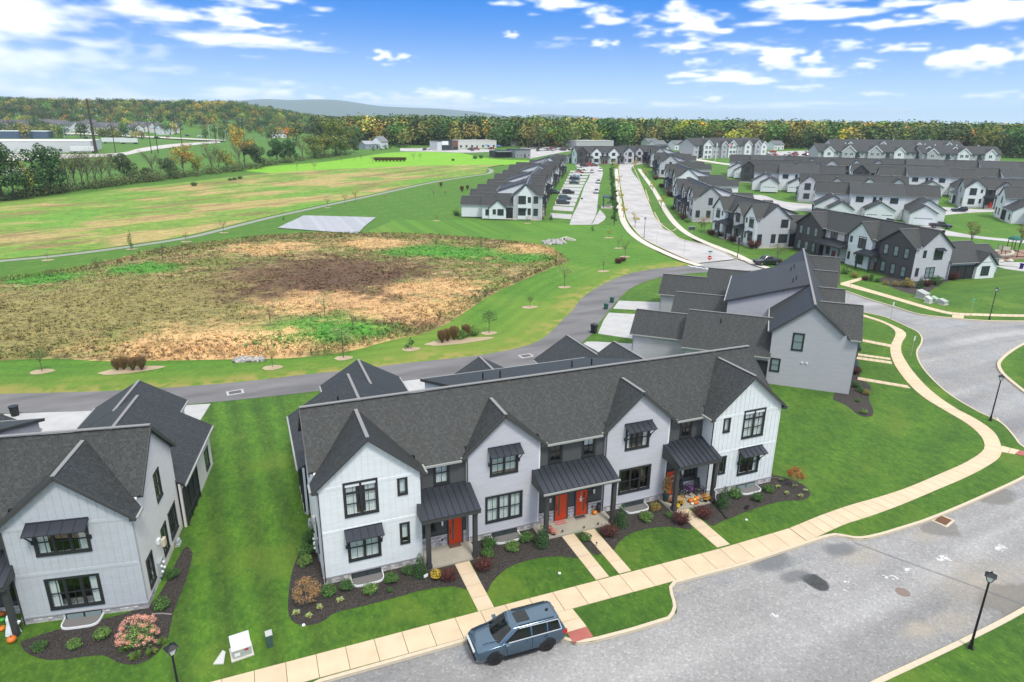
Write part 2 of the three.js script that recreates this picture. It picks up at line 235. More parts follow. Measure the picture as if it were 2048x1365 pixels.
const distLine = (L, x, z) => { let d = 1e9; for (let i = 0; i < L.length - 1; i++) { const [ax, az] = L[i], [bx, bz] = L[i + 1], dx = bx - ax, dz = bz - az, t = Math.max(0, Math.min(1, ((x - ax) * dx + (z - az) * dz) / (dx * dx + dz * dz || 1))); d = Math.min(d, Math.hypot(x - ax - dx * t, z - az - dz * t)); } return d; };

// kerb of the street in front of the houses, from the left, round two islands, up past the second row
const kerbNear = [[-45, 10.4], [-6.2, 10.3], [-5, 9.9], [-4.3, 9], [-3.9, 7.95], [-3.4, 7.72], [8.7, 7.72], [9.25, 8.2], [9.7, 9.3], [10.4, 10.05], [11.4, 10.3], [14, 10.42], [16.6, 10.4], [17.4, 9.9], [17.85, 9.1], [18.2, 8.2], [18.7, 7.8], [24, 7.9], [31.8, 7.5], [32.7, 7.6], [33.4, 8.3], [34.2, 8.65], [36, 8.75], [40, 8.68]];
const kerbUp = smooth([[40, 8.68], ...pts([[1900, 1025], [1980, 990], [2048, 958], [2140, 905], [2120, 905], [2090, 912], [2048, 893], [2034, 876], [2004, 845], [1962, 825], [1906, 792], [1873, 764], [1850.6, 739], [1839.5, 720], [1836.7, 703], [1845, 688], [1846, 675], [1837, 664], [1817, 654], [1800, 646], [1767, 633], [1725, 624], [1660, 605], [1600, 590], [1530, 572], [1470, 556]])], 4);
const kerbFar = smooth(pts([[1403, 489], [1444, 503], [1464.6, 515], [1509.7, 527], [1560, 543], [1620, 562], [1689.5, 582], [1739, 599], [1789, 614], [1839, 629], [1904, 636.6], [1963.5, 641.5], [2048, 643], [2160, 640], [2300, 630]]), 4);
const kerbCorner = smooth(pts([[1700, 1386], [1738, 1365], [1900, 1289], [2048, 1213], [2200, 1110]]), 4);
const kerbIsland = smooth(pts([[2180, 655], [2100, 668], [2048, 686], [2018, 703], [2001, 717], [1994, 728], [2001, 745], [2018, 761], [2048, 785], [2120, 840], [2200, 890]]), 5);
const streetPoly = [...kerbNear, ...kerbUp, ...pts([[1430, 545], [1395, 526], [1364, 514], [1400, 492]]), ...kerbFar, ...pts([[2400, 630], [2400, 1100], [2200, 1110]]), [95, 60], [-45, 60]];

// base land, far enough to reach the skyline; it drops under the street by the height of a kerb
{
  const P = [], Cc = [], U = [], I = [], NX = 210, NZ = 200, ramp = (t, a, b) => t < .5 ? t * 2 : 0;
  const xs = [], zs = []; for (let x = -300; x <= 560; x += 4) xs.push(x); for (let z = -620; z <= 60; z += 4) zs.push(z);
  let s = 8; for (let x = 568; x < 9000; x += s, s *= 1.25) xs.push(x); s = 8; for (let x = -308; x > -7000; x -= s, s *= 1.25) xs.unshift(x); s = 8; for (let z = -628; z > -10000; z -= s, s *= 1.25) zs.unshift(z); s = 12; for (let z = 72; z < 400; z += s, s *= 1.4) zs.push(z);
  const nx = xs.length, nz = zs.length;
  for (const z of zs) for (const x of xs) {
    const d = ahead(x, z); let y = ground(x, z), dip = 0;
    if (d < 230 && x > -60 && z < 70 && x < 330) { if (inPoly(streetPoly, x, z)) dip = .45; else if (distLine(streetPoly, x, z) < 7) dip = .45; }
    P.push(x, y - dip, z); U.push(x, z);
    const n = fbm(x / 37, z / 37, 4, 3), n2 = fbm(x / 9, z / 9, 3, 13); let c = mix3([.85, .9, .75], [1.3, 1.2, 1.0], n * .75 + n2 * .35 - .05);
    Cc.push(...c);
  }
  for (let j = 0; j < nz - 1; j++) for (let i = 0; i < nx - 1; i++) { const a = j * nx + i, b = a + nx; I.push(a, b, a + 1, a + 1, b, b + 1); }
  const g = new THREE.BufferGeometry(); g.setAttribute('position', new THREE.Float32BufferAttribute(P, 3)); g.setAttribute('uv', new THREE.Float32BufferAttribute(U, 2)); g.setAttribute('color', new THREE.Float32BufferAttribute(Cc, 3)); g.setIndex(I); g.computeVertexNormals();
  struct(mesh(g, grassMat), 'ground');
}
// lawns round the nearest houses: one map with mowing stripes, worn and yellowed spots
const alleyUp = smooth(pts([[-120, 793], [0, 789], [240, 782], [470, 766], [619, 749], [693, 742], [796, 729], [920, 716], [962, 711], [1036, 697], [1075, 684], [1105, 661.5], [1122, 644], [1147, 619], [1166, 595], [1209, 568], [1264, 546.5], [1323, 537], [1375, 532], [1400, 529]]), 4);
const alleyLow = smooth(pts([[-120, 833], [0, 828], [200, 822], [420, 806], [620, 785], [801, 762.5], [909, 751], [1017, 737], [1079, 726], [1135, 705], [1165, 685], [1183, 669], [1202, 642], [1221, 619], [1240.6, 596], [1264, 576], [1303, 560], [1334, 553], [1385, 547], [1425, 545]]), 4);
const LB = [-40, -95, 120, 34];
const lawnMap = tex(1792, 1288, (px, py) => {
  const x = mix(LB[0], LB[2], px / 1792), z = mix(LB[1], LB[3], py / 1288);
  let f = fbm(x * 5.5, z * 3.1, 3, 11), m = fbm(x * 1.7, z * 1.2, 3, 21), l = fbm(x / 4.3, z / 4.3, 4, 31), st = hsh(px, py, 5);
  let c = mix3([46, 84, 14], [92, 130, 30], f * .8 + st * .2 + m * .4 - .22);
  const between = x > -12 && x < -2.5 && z < 6; // mown up and down between two houses
  const stripe = between ? Math.sin((x + (z * -.06)) * 2.7 + 1.5 * fbm(z / 11, x / 11, 2, 7)) : x > 33 ? Math.sin((x * .45 + z * .9) * 1.5) * .5 : Math.sin(z * 2.4) * .3;
  c = c.map(v => v * (1 + (between ? .1 : .06) * stripe));
  c = mix3(c, [112, 132, 44], sst(.56, .85, l) * .45); c = mix3(c, [36, 76, 14], sst(.5, .2, l) * .3);
  if (st > .965) c = mix3(c, [150, 150, 80], .35);
  return c;
}, true);
lawnMap.wrapS = lawnMap.wrapT = THREE.ClampToEdgeWrapping;
const lawnMat = new THREE.MeshStandardMaterial({ map: lawnMap, bumpMap: grassBump, bumpScale: .04, roughness: .95 });
grassBump.repeat.set(40, 40);
flat([...kerbNear, ...kerbUp, ...alleyLow.slice().reverse(), [-60, -30], [-60, 10.4]], .012, lawnMat, 'lawn', LB);
const ring = (line, w) => line.map((q, i) => { const a = line[Math.max(0, i - 1)], b = line[Math.min(line.length - 1, i + 1)], dx = b[0] - a[0], dz = b[1] - a[1], l = Math.hypot(dx, dz) || 1; return [q[0] - dz / l * w, q[1] + dx / l * w]; });
flat([...kerbFar, ...pts([[2300, 560], [1900, 520], [1600, 478], [1440, 470]])], .012, lawnMat, 'lawn', LB);
flat([...kerbCorner, [80, 60], [24, 60]], .012, lawnMat, 'lawn', LB);
flat([...kerbIsland, ...pts([[2350, 890], [2350, 655]])], .012, lawnMat, 'lawn', LB);

// kerbs: pale concrete with a rounded top edge
function kerb(line, side, w = .22) {
  line = resample(line, Math.max(2, Math.round(line.reduce((s, q, i) => i ? s + Math.hypot(q[0] - line[i - 1][0], q[1] - line[i - 1][1]) : 0, 0) / .6)));
  const mb = new MB(), prof = [[0, -.16], [.012, .015], [.045, .05], [w, .05], [w, -.05]], rows = prof.map(([k]) => ring(line, side * k));
  for (let i = 0; i < line.length - 1; i++) for (let k = 0; k < prof.length - 1; k++) { const A = [rows[k][i][0], prof[k][1], rows[k][i][1]], B = [rows[k][i + 1][0], prof[k][1], rows[k][i + 1][1]], Cq = [rows[k + 1][i + 1][0], prof[k + 1][1], rows[k + 1][i + 1][1]], D = [rows[k + 1][i][0], prof[k + 1][1], rows[k + 1][i][1]]; side < 0 ? mb.quad(A, B, Cq, D) : mb.quad(B, A, D, Cq); }
  return struct(mb.build('kerb', kerbMat), 'kerb');
}
kerb(kerbNear, -1); kerb(kerbUp, -1); kerb(kerbFar, -1); kerb(kerbCorner, 1, .35); kerb(kerbIsland, -1, .4);

// street: worn pale asphalt with stains, an oil patch, gravel speckle
const SB = [-14, -30, 92, 30];
const spots = [[1632, 1160, 26, 'oil'], [1590, 1150, 18, 'dim'], [1720, 1108, 26, 'silt'], [1850, 1068, 20, 'silt'], [1970, 1160, 60, 'silt'], [1840, 1255, 20, 'silt'], [1905, 1240, 26, 'silt'], [2030, 1195, 40, 'wet'], [1880, 1055, 26, 'wet'], [1990, 990, 30, 'wet'], [1680, 1095, 22, 'dim'], [1540, 1120, 30, 'dim'], [1360, 1175, 10, 'silt']].map(([u, v, r, k]) => [...gp(u, v), r, k]);
const marks = [[1773, 1151], [1792, 1152], [1694, 1176], [1690, 1160], [1884, 1112], [1895, 1114], [1880, 1116], [1815, 1137], [1550, 1228], [2005, 1090], [1998, 1094]].map(q => gp(...q));
const streetMap = tex(1664, 1024, (px, py) => {
  const x = mix(SB[0], SB[2], px / 1664), z = mix(SB[1], SB[3], py / 1024);
  const g = hsh(px, py, 14), g2 = hsh(px >> 1, py >> 1, 15), wx = x + 2 * fbm(x / 3, z / 3, 3, 2), f = fbm(x / 9, z / 5, 4, 16), lanes = fbm(x / 30, z * .55 + x * .05, 3, 17), coarse = fbm(x / 2.2, z / 2.2, 4, 19);
  let v = 112 + 44 * lanes + 26 * f + 16 * (coarse - .5) + (g - .5) * 18 + (g2 > .88 ? 14 : 0) - (g2 < .1 ? 10 : 0);
  let c = [v, v * .995, v * .985];
  if (z < 9) c = mix3(c, [v * .86, v * .88, v * .9], sst(.45, .65, coarse) * .5);
  for (const [sx, sz, r, k] of spots) { if (Math.abs(z - sz) > r * .09 || Math.abs(x - sx) > r * .16) continue; const n = 1 + .9 * (fbm(x * 1.3 + sx, z * 1.3, 4, 33) - .5), e = Math.hypot((x - sx) * (k === 'oil' ? 1 : .55), z - sz) / (r * .035 * n), e2 = Math.hypot(x - sx, (z - sz)) / (r * .03 * n); if (k === 'oil') { if (e2 < 1.2) c = mix3(c, [52 + g * 30, 54 + g * 30, 55 + g * 28], sst(1.15, .85, e2)); } else if (k === 'silt') c = mix3(c, [172, 160, 138], .5 * sst(1.5, .2, e) * (.4 + .8 * coarse)); else if (k === 'wet') c = mix3(c, [104, 101, 94], .55 * sst(1.2, .8, e)); else c = mix3(c, [92, 95, 98], .6 * sst(1.2, .5, e)); }
  for (const [mx, mz] of marks) { const e = Math.hypot((x - mx) * .8, z - mz); if (e < .3 && fbm(x * 9, z * 9, 2, 8) > .42 + e) c = mix3(c, [224, 224, 222], .8); }
  const seam = Math.abs((x - 33.4) * .93 - (z - 8.9) * .5); if (seam < .09 && z > 8.6 && z < 24) c = mix3(c, [92, 94, 96], .5);
  return c;
}, true);
streetMap.wrapS = streetMap.wrapT = THREE.MirroredRepeatWrapping;
const streetBump = grey(512, 512, (x, y) => 255 * hsh(x, y, 40)); streetBump.repeat.set(30, 18);
flat(streetPoly, -.13, new THREE.MeshStandardMaterial({ map: streetMap, bumpMap: streetBump, bumpScale: .015, roughness: .93 }), 'street', SB);
// asphalt lane behind the houses
loft(alleyUp, alleyLow, 90, 2, .035, alleyMat, 'alley');
// boulevard up the middle and the short street on its left
loft(smooth(pts([[1396, 527], [1364, 514], [1327, 497], [1288, 477], [1266, 455], [1254, 436], [1249, 406.5], [1240.6, 362.5], [1238, 333], [1240, 327]]), 6), smooth(pts([[1470, 519], [1444, 502], [1403, 488], [1364, 479.5], [1339.5, 462.6], [1312.6, 440.7], [1295.5, 404], [1281, 367], [1266, 333], [1300, 325]]), 6), 70, 3, .05, roadLight, 'boulevard');
loft(smooth(pts([[1139, 450], [1146, 430], [1156, 410], [1168, 375], [1178, 345], [1150, 331]]), 5), smooth(pts([[1182, 450], [1192, 430], [1196, 400], [1200, 370], [1205, 340], [1190, 326]]), 5), 40, 2, .04, roadLight, 'side_street');
loft(smooth(pts([[1182, 450], [1186, 446], [1192, 433]]), 4), smooth(pts([[1196, 449], [1212, 436], [1200, 420]]), 4), 8, 2, .035, roadLight, 'turning_head');
// walking path along the meadow
const trailUp = smooth(pts([[-60, 527], [0, 521], [110, 511], [260, 492], [370, 475], [450, 456], [540, 434], [640, 412.5], [740, 391], [860, 365], [930, 353.5], [972, 347.5], [978, 340], [970, 337]]), 5);
loft(trailUp, ring(trailUp, 2.2), 90, 1, .04, new THREE.MeshStandardMaterial({ map: concTex([118, 124, 112], [152, 154, 142], 170), roughness: .95 }), 'walking_path');
// street further right behind the pale rows
loft(smooth(pts([[1470, 402], [1520, 402], [1570, 420], [1640, 425], [1700, 436]]), 4), smooth(pts([[1470, 395], [1520, 390], [1570, 404], [1640, 410], [1700, 416]]), 4), 30, 1, .04, roadLight, 'side_street');
loft(smooth(pts([[1880, 432], [1940, 426], [2000, 424], [2060, 424]]), 4), smooth(pts([[1880, 414], [1940, 418], [2000, 420], [2060, 421]]), 4), 20, 1, .04, roadLight, 'side_street');
loft(smooth(pts([[1875, 470], [1960, 478], [2060, 488]]), 4), smooth(pts([[1875, 458], [1960, 473], [2060, 482]]), 4), 20, 1, .04, roadLight, 'side_street');
loft(smooth(pts([[1930, 522], [1990, 530], [2060, 536]]), 4), smooth(pts([[1930, 516], [1990, 523], [2060, 526]]), 4), 20, 1, .03, roadLight, 'side_street');

// sidewalks: every slab is its own piece
const slabGeoCache = [];
function slabs(A, B, n, name, mats, parentY = 0, th = .075) {
  A = resample(A, n); B = resample(B, n); const g = new THREE.Group(); g.name = numbered(name); g.userData.kind = 'structure'; scene.add(g); const r = rng(n * 31 + 7);
  for (let i = 0; i < n; i++) {
    const a = A[i], b = A[i + 1], c = B[i + 1], d = B[i], sh = (p, q, e) => { const dx = q[0] - p[0], dz = q[1] - p[1], l = Math.hypot(dx, dz) || 1; return [p[0] + dx / l * e, p[1] + dz / l * e]; };
    const a2 = sh(a, b, .014), b2 = sh(b, a, .014), c2 = sh(c, d, .014), d2 = sh(d, c, .014), y = () => .058 + (r() - .5) * .006, Y = y(), W = ([x, z], k) => [x, k + ground(x, z), z], e = .012;
    const cx = (a2[0] + b2[0] + c2[0] + d2[0]) / 4, cz = (a2[1] + b2[1] + c2[1] + d2[1]) / 4, inn = q => { const dx = cx - q[0], dz = cz - q[1], l = Math.hypot(dx, dz); return [q[0] + dx / l * e, q[1] + dz / l * e]; };
    let rg = [a2, b2, c2, d2]; const area = (b2[0] - a2[0]) * (d2[1] - a2[1]) - (b2[1] - a2[1]) * (d2[0] - a2[0]); if (area > 0) rg = [d2, c2, b2, a2];
    const mb = new MB(); mb.hexa(rg.map(q => W(q, Y - th)), rg.map(q => W(q, Y - .008)), 'tb'); mb.hexa(rg.map(q => W(q, Y - .008)), rg.map(q => W(inn(q), Y)), 'b');
    mb.build('paving_slab', mats[Math.floor(r() * mats.length)], g);
  }
  return g;
}
slabs([[-30, 5.62], [-9, 5.68], [8, 5.78], [24, 5.92], [30, 5.75]], [[-30, 7.3], [-9, 7.36], [8, 7.5], [24, 7.66], [30, 7.45]], 38, 'sidewalk', slabMats);
slabs(smooth([[30.03, 5.75], ...pts([[1640, 1033], [1700, 1012], [1760, 995], [1811.7, 978], [1878.5, 950], [1934, 925], [1965, 904], [1970, 893], [1962, 873], [1934, 848], [1892, 823], [1851, 798], [1823, 774], [1795, 739], [1784, 717], [1781, 695], [1787, 681], [1791.6, 667], [1786.6, 658.5], [1767, 647], [1725, 633], [1680, 618], [1640, 606]])], 5), smooth([[30.03, 7.45], ...pts([[1690, 1050], [1740, 1034], [1800, 1012], [1878.5, 979], [1930, 957], [1976, 933], [2001, 914], [2003, 895], [1990, 867], [1962, 845], [1906, 814], [1864.6, 784], [1834, 753], [1811.7, 722.5], [1803, 703], [1804.7, 686], [1813, 669.6], [1806, 661], [1795, 655.7], [1767, 643], [1725, 629], [1680, 614], [1640, 602]])], 5), 84, 'sidewalk', slabMats);
for (const [x0, x1, z0] of [[6.2, 7.2, 1.02], [14.15, 15.1, .75], [15.85, 16.75, .75], [23.62, 24.7, .98]]) slabs([[x0, 5.75], [x0, z0]], [[x1, 5.75], [x1, z0]], 4, 'front_path', slabMats);
for (const [[a, b], [c, d]] of [[[[1718, 678], [1787, 691]], [[1718, 682.5], [1785, 696]]], [[[1716, 708], [1781, 717]], [[1716, 712], [1782, 721]]], [[[1714, 714.5], [1783, 724]], [[1713, 719], [1785, 729]]], [[[1716, 755], [1815, 772]], [[1715, 760.5], [1822, 778]]]]) slabs(pts([a, b]), pts([c, d]), 6, 'front_path', slabMats);
slabs([[10.05, 7.53], [9.55 + .75, 9.2]], [[11.55, 7.55], [11.65, 9.2]], 2, 'kerb_ramp', slabMats);
{ const g = new MB(); g.box(10.35, 11.62, -.02, .062, 9.22, 10.02); struct(g.build('x', redPad), 'tactile_pad'); const p = pts([[2040, 902], [2075, 909], [2068, 918], [2030, 909]]); const h = new MB(); h.hexa(p.map(q => [q[0], -.02, q[1]]).reverse(), p.map(q => [q[0], .062, q[1]]).reverse()); struct(h.build('x', redPad), 'tactile_pad'); }
slabs(pts([[2003, 893], [2040, 902]]), pts([[2003, 905], [2031, 910]]), 2, 'kerb_ramp', slabMats);
slabs(smooth(pts([[1690, 565], [1734, 578], [1789, 594], [1864, 616], [1904, 625.5], [1960, 628], [2048, 630], [2200, 628]]), 4), smooth(pts([[1680, 570], [1734, 584.5], [1789, 600], [1864, 621.5], [1904, 630], [1960, 632.5], [2048, 634.5], [2200, 633]]), 4), 50, 'sidewalk', slabMats);
slabs(pts([[1905, 631], [1905, 635.5]]), pts([[1928, 632], [1928, 637.5]]), 1, 'kerb_ramp', slabMats);
slabs(pts([[1725, 555], [1680, 567]]), pts([[1732, 558], [1690, 571]]), 8, 'front_path', slabMats);
// sidewalks along the boulevard: slabs here are too small to tell apart
const strip = (A, w, y, mat, name) => loft(smooth(pts(A), 5), ring(smooth(pts(A), 5), w), 80, 1, y, mat, name);
strip([[1395, 533], [1360, 522], [1320, 505], [1285, 488], [1258, 468], [1242, 445], [1236, 420], [1233, 395], [1231, 365], [1229, 338]], 1.8, .07, whiteSlab, 'sidewalk');
strip([[1560, 545], [1510, 532], [1465, 510], [1430, 496], [1400, 484], [1372, 470], [1349, 452], [1330, 428], [1316, 402], [1301, 376], [1284, 352], [1275, 338]], 1.8, .07, whiteSlab, 'sidewalk');
strip([[1397, 529], [1364, 516], [1327, 499], [1288, 479], [1266, 457], [1254, 438], [1248, 407], [1240, 363], [1237, 334]], .35, .12, kerbMat, 'kerb');
strip([[1520, 531], [1464.6, 515], [1444, 503], [1403, 488.7], [1364, 480], [1339.5, 463], [1312.6, 441], [1295.5, 404.5], [1281, 367.5], [1266, 333.5]], .35, .12, kerbMat, 'kerb');
// grass islands with kerbs along the right of the boulevard
for (const L of [[[1310, 425], [1318, 440], [1326, 449], [1345, 449]], [[1292, 380], [1297, 395], [1303, 404], [1317, 405]], [[1322, 452], [1330, 460], [1342, 463], [1352, 458]]]) { const A = smooth(pts(L), 4); loft(A, resample(smooth(pts([L[0], [(L[0][0] + L[3][0]) / 2 + 3, (L[0][1] + L[3][1]) / 2 - 3], L[3]]), 4), A.length - 1), 16, 2, .1, grassMat2(), 'verge'); kerbStrip(A); }
function grassMat2() { return M.grass2 ??= new THREE.MeshStandardMaterial({ map: grassTile, roughness: .95 }); }
function kerbStrip(A) { loft(A, ring(A, .35), 16, 1, .13, kerbMat, 'kerb'); }
// stop line bars at the mouth of the lane
for (let i = 0; i < 6; i++) { const a = [1374 + i * 11, 531 + i * 1.9]; flat(pts([[a[0], a[1]], [a[0] + 6, a[1] + 1], [a[0] + 16, a[1] + 5], [a[0] + 10, a[1] + 4]]), -.02 + .09, M.trimWhite, 'road_marking'); }

// driveways
const drive = (P, y = .03) => flat(pts(P), y, drivewayMat, 'driveway');
drive([[8, 829], [212, 821], [421, 808.5], [395, 850], [380, 885], [200, 905], [-40, 905]]);
drive([[796, 764], [910, 751], [1018, 737], [1080, 726], [1135, 707], [1240, 735], [1240, 760], [1100, 780], [830, 806]]);
drive([[1238, 602], [1340, 606], [1336, 624], [1226, 618]]); drive([[1217.6, 626], [1290, 630], [1276, 680], [1196, 668], [1207, 642]]); drive([[1174, 684], [1192, 684], [1280, 689], [1280, 722], [1240, 735], [1135, 707]]);
for (let i = 0; i < 13; i++) { const t = i / 12, v = mix(436, 345, Math.pow(t, .72)), x0 = mix(1100, 1140, Math.pow(t, .8)), x1 = mix(1142, 1180, Math.pow(t, .9)), hgt = mix(9.5, 3.2, Math.pow(t, .7)); loft(pts([[x0, v], [x1, v + 3 * (1 - t)]]), pts([[x0 + 1, v - hgt], [x1 + 2, v - hgt + 3 * (1 - t)]]), 3, 1, .06, drivewayMat, 'driveway'); }
drive([[1855, 470], [1908, 472], [1875, 450], [1840, 452]]); drive([[2010, 538], [2060, 545], [2060, 536], [1990, 532]]);

// planting beds: dark bark mulch
const bed = (P, y = .03) => flat(smooth([...pts(P), gp(...P[0])], 3).slice(0, -1), y, mulchMat, 'mulch_bed');
bed([[602, 1098], [585, 1140], [576, 1200], [578, 1232], [590, 1248], [618, 1252], [648, 1243], [668, 1228], [720, 1215], [790, 1197], [840, 1183], [905, 1174], [937, 1180], [925, 1155], [912, 1128], [850, 1120], [700, 1140], [650, 1150], [640, 1095]]);
bed([[940, 1122], [957, 1155], [972, 1188], [985, 1165], [1020, 1135], [1075, 1118], [1120, 1114], [1158, 1117], [1140, 1090], [1128, 1072], [1080, 1040], [933, 1075]]);
bed([[1153, 1070], [1167, 1066], [1188, 1088], [1205, 1106], [1192, 1112], [1172, 1095]]);
bed([[1191, 1058], [1208, 1078], [1226, 1102], [1236, 1088], [1262, 1068], [1300, 1058], [1345, 1055], [1384, 1060], [1372, 1040], [1361, 1024], [1340, 990], [1205, 1018]]);
bed([[1384, 1020], [1402, 1034], [1424, 1053], [1442, 1045], [1470, 1034], [1530, 1012], [1570, 1003], [1602, 1002], [1618, 995], [1621, 985], [1606, 970], [1576, 958], [1545, 951], [1500, 960], [1426, 990]]);
bed([[40, 1285], [110, 1262], [290, 1215], [318, 1190], [355, 1120], [372, 1094], [384, 1106], [378, 1140], [365, 1180], [347, 1225], [340, 1258], [330, 1288], [300, 1319], [270, 1331], [235, 1326], [205, 1312], [100, 1322], [50, 1305]]);
bed([[1666, 800], [1690, 810], [1724, 834], [1744, 833], [1746, 818], [1738, 800], [1741, 772], [1724, 760], [1716, 735], [1712, 700], [1700, 700]]);
bed([[1752, 560], [1790, 578], [1830, 590], [1850, 588], [1880, 570], [1940, 545], [1960, 530], [1930, 525], [1800, 545]]);

// mown edge, basin of dry grass and weeds, upper meadow
const BB = [-75, -140, 80, -40];
const basinTop = pts([[-60, 570], [0, 558], [100, 545], [200, 528], [330, 497], [460, 480], [560, 470], [740, 467], [870, 471], [950, 477], [1060, 488], [1110, 502], [1137, 522]]), basinLow = pts([[-60, 724], [0, 722], [110, 718], [200, 723], [330, 722], [480, 719], [600, 716], [700, 703], [780, 682], [860, 664], [985, 590], [1060, 555], [1137, 524]]);
const blobs = [[640, 545, 17, 'dark'], [560, 575, 14, 'dark'], [700, 560, 12, 'dark'], [490, 590, 10, 'dark'], [740, 600, 9, 'dark'], [760, 650, 7, 'dark'], [420, 640, 10, 'olive'], [100, 640, 20, 'olive'], [250, 600, 18, 'olive'], [90, 560, 6, 'green'], [290, 540, 6, 'green'], [250, 690, 5, 'olive'], [90, 700, 5, 'olive'], [630, 660, 7.5, 'green'], [560, 680, 5, 'green'], [700, 670, 6, 'green'], [850, 505, 8, 'green'], [940, 510, 8, 'green'], [1040, 518, 6, 'green'], [650, 490, 8, 'olive'], [540, 500, 9, 'tan'], [820, 620, 9, 'tan'], [500, 700, 8, 'tan'], [870, 580, 8, 'tan'], [1080, 500, 9, 'tan'], [760, 700, 6, 'tan'], [620, 610, 8, 'tan'], [400, 700, 12, 'tan'], [750, 490, 9, 'tan']].map(([u, v, r, k]) => [...gp(u, v), r, k]);
const KC = { dark: [84, 62, 44], olive: [120, 112, 66], green: [58, 122, 30], tan: [186, 150, 104] };
const basinCol = (x, z, g) => {
  const w = 3.5 * (fbm(x / 5, z / 5, 3, 61) - .5);
  const f = fbm(x * .8 + w, z * 2.1, 5, 41), m = fbm(x / 3.5, z / 2.2, 4, 45), s = fbm(x * 2.2 - z, z * 4 + x, 3, 47);
  let c = mix3([124, 114, 70], [180, 158, 108], sst(.3, .7, f)); c = mix3(c, [122, 134, 64], sst(.42, .66, m + (x < 0 ? .05 : 0)) * .8); c = mix3(c, [92, 82, 54], sst(.58, .78, fbm(x / 2 + 9, z / 1.1, 4, 49)) * .5);
  const bn = (fbm(x / 2.5, z / 2, 4, 55) - .5) * 1.1; for (const [bx, bz, r, k] of blobs) { if (Math.abs(z - bz) > r * 1.9 || Math.abs(x - bx) > r * 2.5) continue; const e = Math.hypot((x - bx) * .75, z - bz) / r + bn; if (e < 1.2) c = mix3(c, mix3(KC[k], KC[k].map(q => q * 1.35), f), .8 * sst(1.15, .4, e)); }
  return c.map(v => v * (.8 + .16 * g + .3 * (s - .3)));
};
const basinMap = tex(1536, 1008, (px, py) => basinCol(mix(BB[0], BB[2], px / 1536), mix(BB[1], BB[3], py / 1008), hsh(px, py, 46)), true);
basinMap.wrapS = basinMap.wrapT = THREE.ClampToEdgeWrapping;
// mown bank between the lane and the basin, dry and worn along the asphalt
{
  const KB = [-75, -125, 105, -28], edge = alleyUp, DW = 181, DH = 98, DG = new Float32Array(DW * DH); for (let j = 0; j < DH; j++) for (let i = 0; i < DW; i++) DG[j * DW + i] = distLine(edge, KB[0] + i, KB[1] + j);
  const dAt = (x, z) => { const a = Math.min(DW - 2, Math.max(0, x - KB[0])), b = Math.min(DH - 2, Math.max(0, z - KB[1])), i = a | 0, j = b | 0, fx = a - i, fy = b - j, k = j * DW + i; return mix(mix(DG[k], DG[k + 1], fx), mix(DG[k + DW], DG[k + DW + 1], fx), fy); };
  const bankMap = tex(1536, 830, (px, py) => {
    const x = mix(KB[0], KB[2], px / 1536), z = mix(KB[1], KB[3], py / 830), f = fbm(x * 3.2, z * 3.2, 3, 111), m = fbm(x / 3, z / 3, 4, 112), l = fbm(x / 14, z / 14, 3, 113), g = hsh(px, py, 9), d = dAt(x, z);
    let c = mix3([56, 100, 16], [98, 142, 36], .7 * f + .3 * m + .2 * g - .1); c = mix3(c, [124, 142, 52], sst(.5, .75, l) * .5);
    c = c.map(v => v * (1 + 0.035 * Math.sin((d + 1.2 * fbm(x / 9, z / 9, 2, 7)) * 2.6)));
    const w = d < 9 ? sst(4.5, .1, d - 5 * (m - .5)) : 0; if (w > 0) c = mix3(c, [168, 140, 86], w * sst(.32, .6, fbm(x * .9, z * .9, 4, 115)) * .9); c = mix3(c, [122, 138, 50], d < 8 ? sst(8, 2, d) * .4 : 0);
    return c;
  }, true); bankMap.wrapS = bankMap.wrapT = THREE.ClampToEdgeWrapping;
  flat([...alleyUp, ...pts([[1385, 531], [1358, 523], [1318, 506], [1283, 489], [1256, 469], [1240, 448], [1190, 452], [1110, 446], [1000, 442], [900, 440], [790, 440], [720, 470]]), ...basinLow.slice().reverse().map(q => [q[0], q[1] - 1])].slice(), .018, new THREE.MeshStandardMaterial({ map: bankMap, bumpMap: grassBump, bumpScale: .04, roughness: .95 }), 'bank_lawn', KB);
}
const mound = (x, z) => .5 * fbm(x / 6, z / 6, 3, 57) + .18 * fbm(x * .9, z * .9, 3, 58);
loft(smooth(basinTop, 4), smooth(basinLow, 4), 150, 90, .03, new THREE.MeshStandardMaterial({ map: basinMap, roughness: 1 }), 'dry_meadow', BB, (x, z, t, s) => mound(x, z) * Math.min(1, Math.min(t, 1 - t) * 9) * Math.min(1, (1 - s) * 8));
const MBx = [-150, -420, 190, -110];
const meadowMap = tex(1280, 1160, (px, py) => {
  const x = mix(MBx[0], MBx[2], px / 1280), z = mix(MBx[1], MBx[3], py / 1160), a = (x * .83 - z * .56), b = (x * .56 + z * .83);
  const st = fbm(b / 55, a / 200 + b / 900, 3, 71), s2 = fbm(a / 34, b / 7, 4, 72), m = fbm(x / 14, z / 14, 4, 73), g = hsh(px, py, 74), f = fbm(x * .7, z * .9, 3, 75);
  let c = mix3([92, 128, 40], [128, 152, 58], f); c = mix3(c, [176, 148, 100], sst(.43, .62, s2 * .55 + m * .45) * .8); c = mix3(c, [122, 98, 64], sst(.55, .72, fbm(a / 20, b / 3.5, 4, 76)) * .6); c = mix3(c, [84, 140, 34], sst(.55, .7, fbm(x / 25, z / 12, 3, 78)) * .6);
  return c.map(v => v * (.84 + .24 * g + .2 * (f - .4)));
}, true);
meadowMap.wrapS = meadowMap.wrapT = THREE.ClampToEdgeWrapping;
const meadowTop = smooth(pts([[-60, 408], [0, 404], [120, 392], [250, 377], [340, 368], [430, 358], [540, 347], [640, 340], [760, 335], [860, 331], [960, 330], [1010, 330]]), 4);
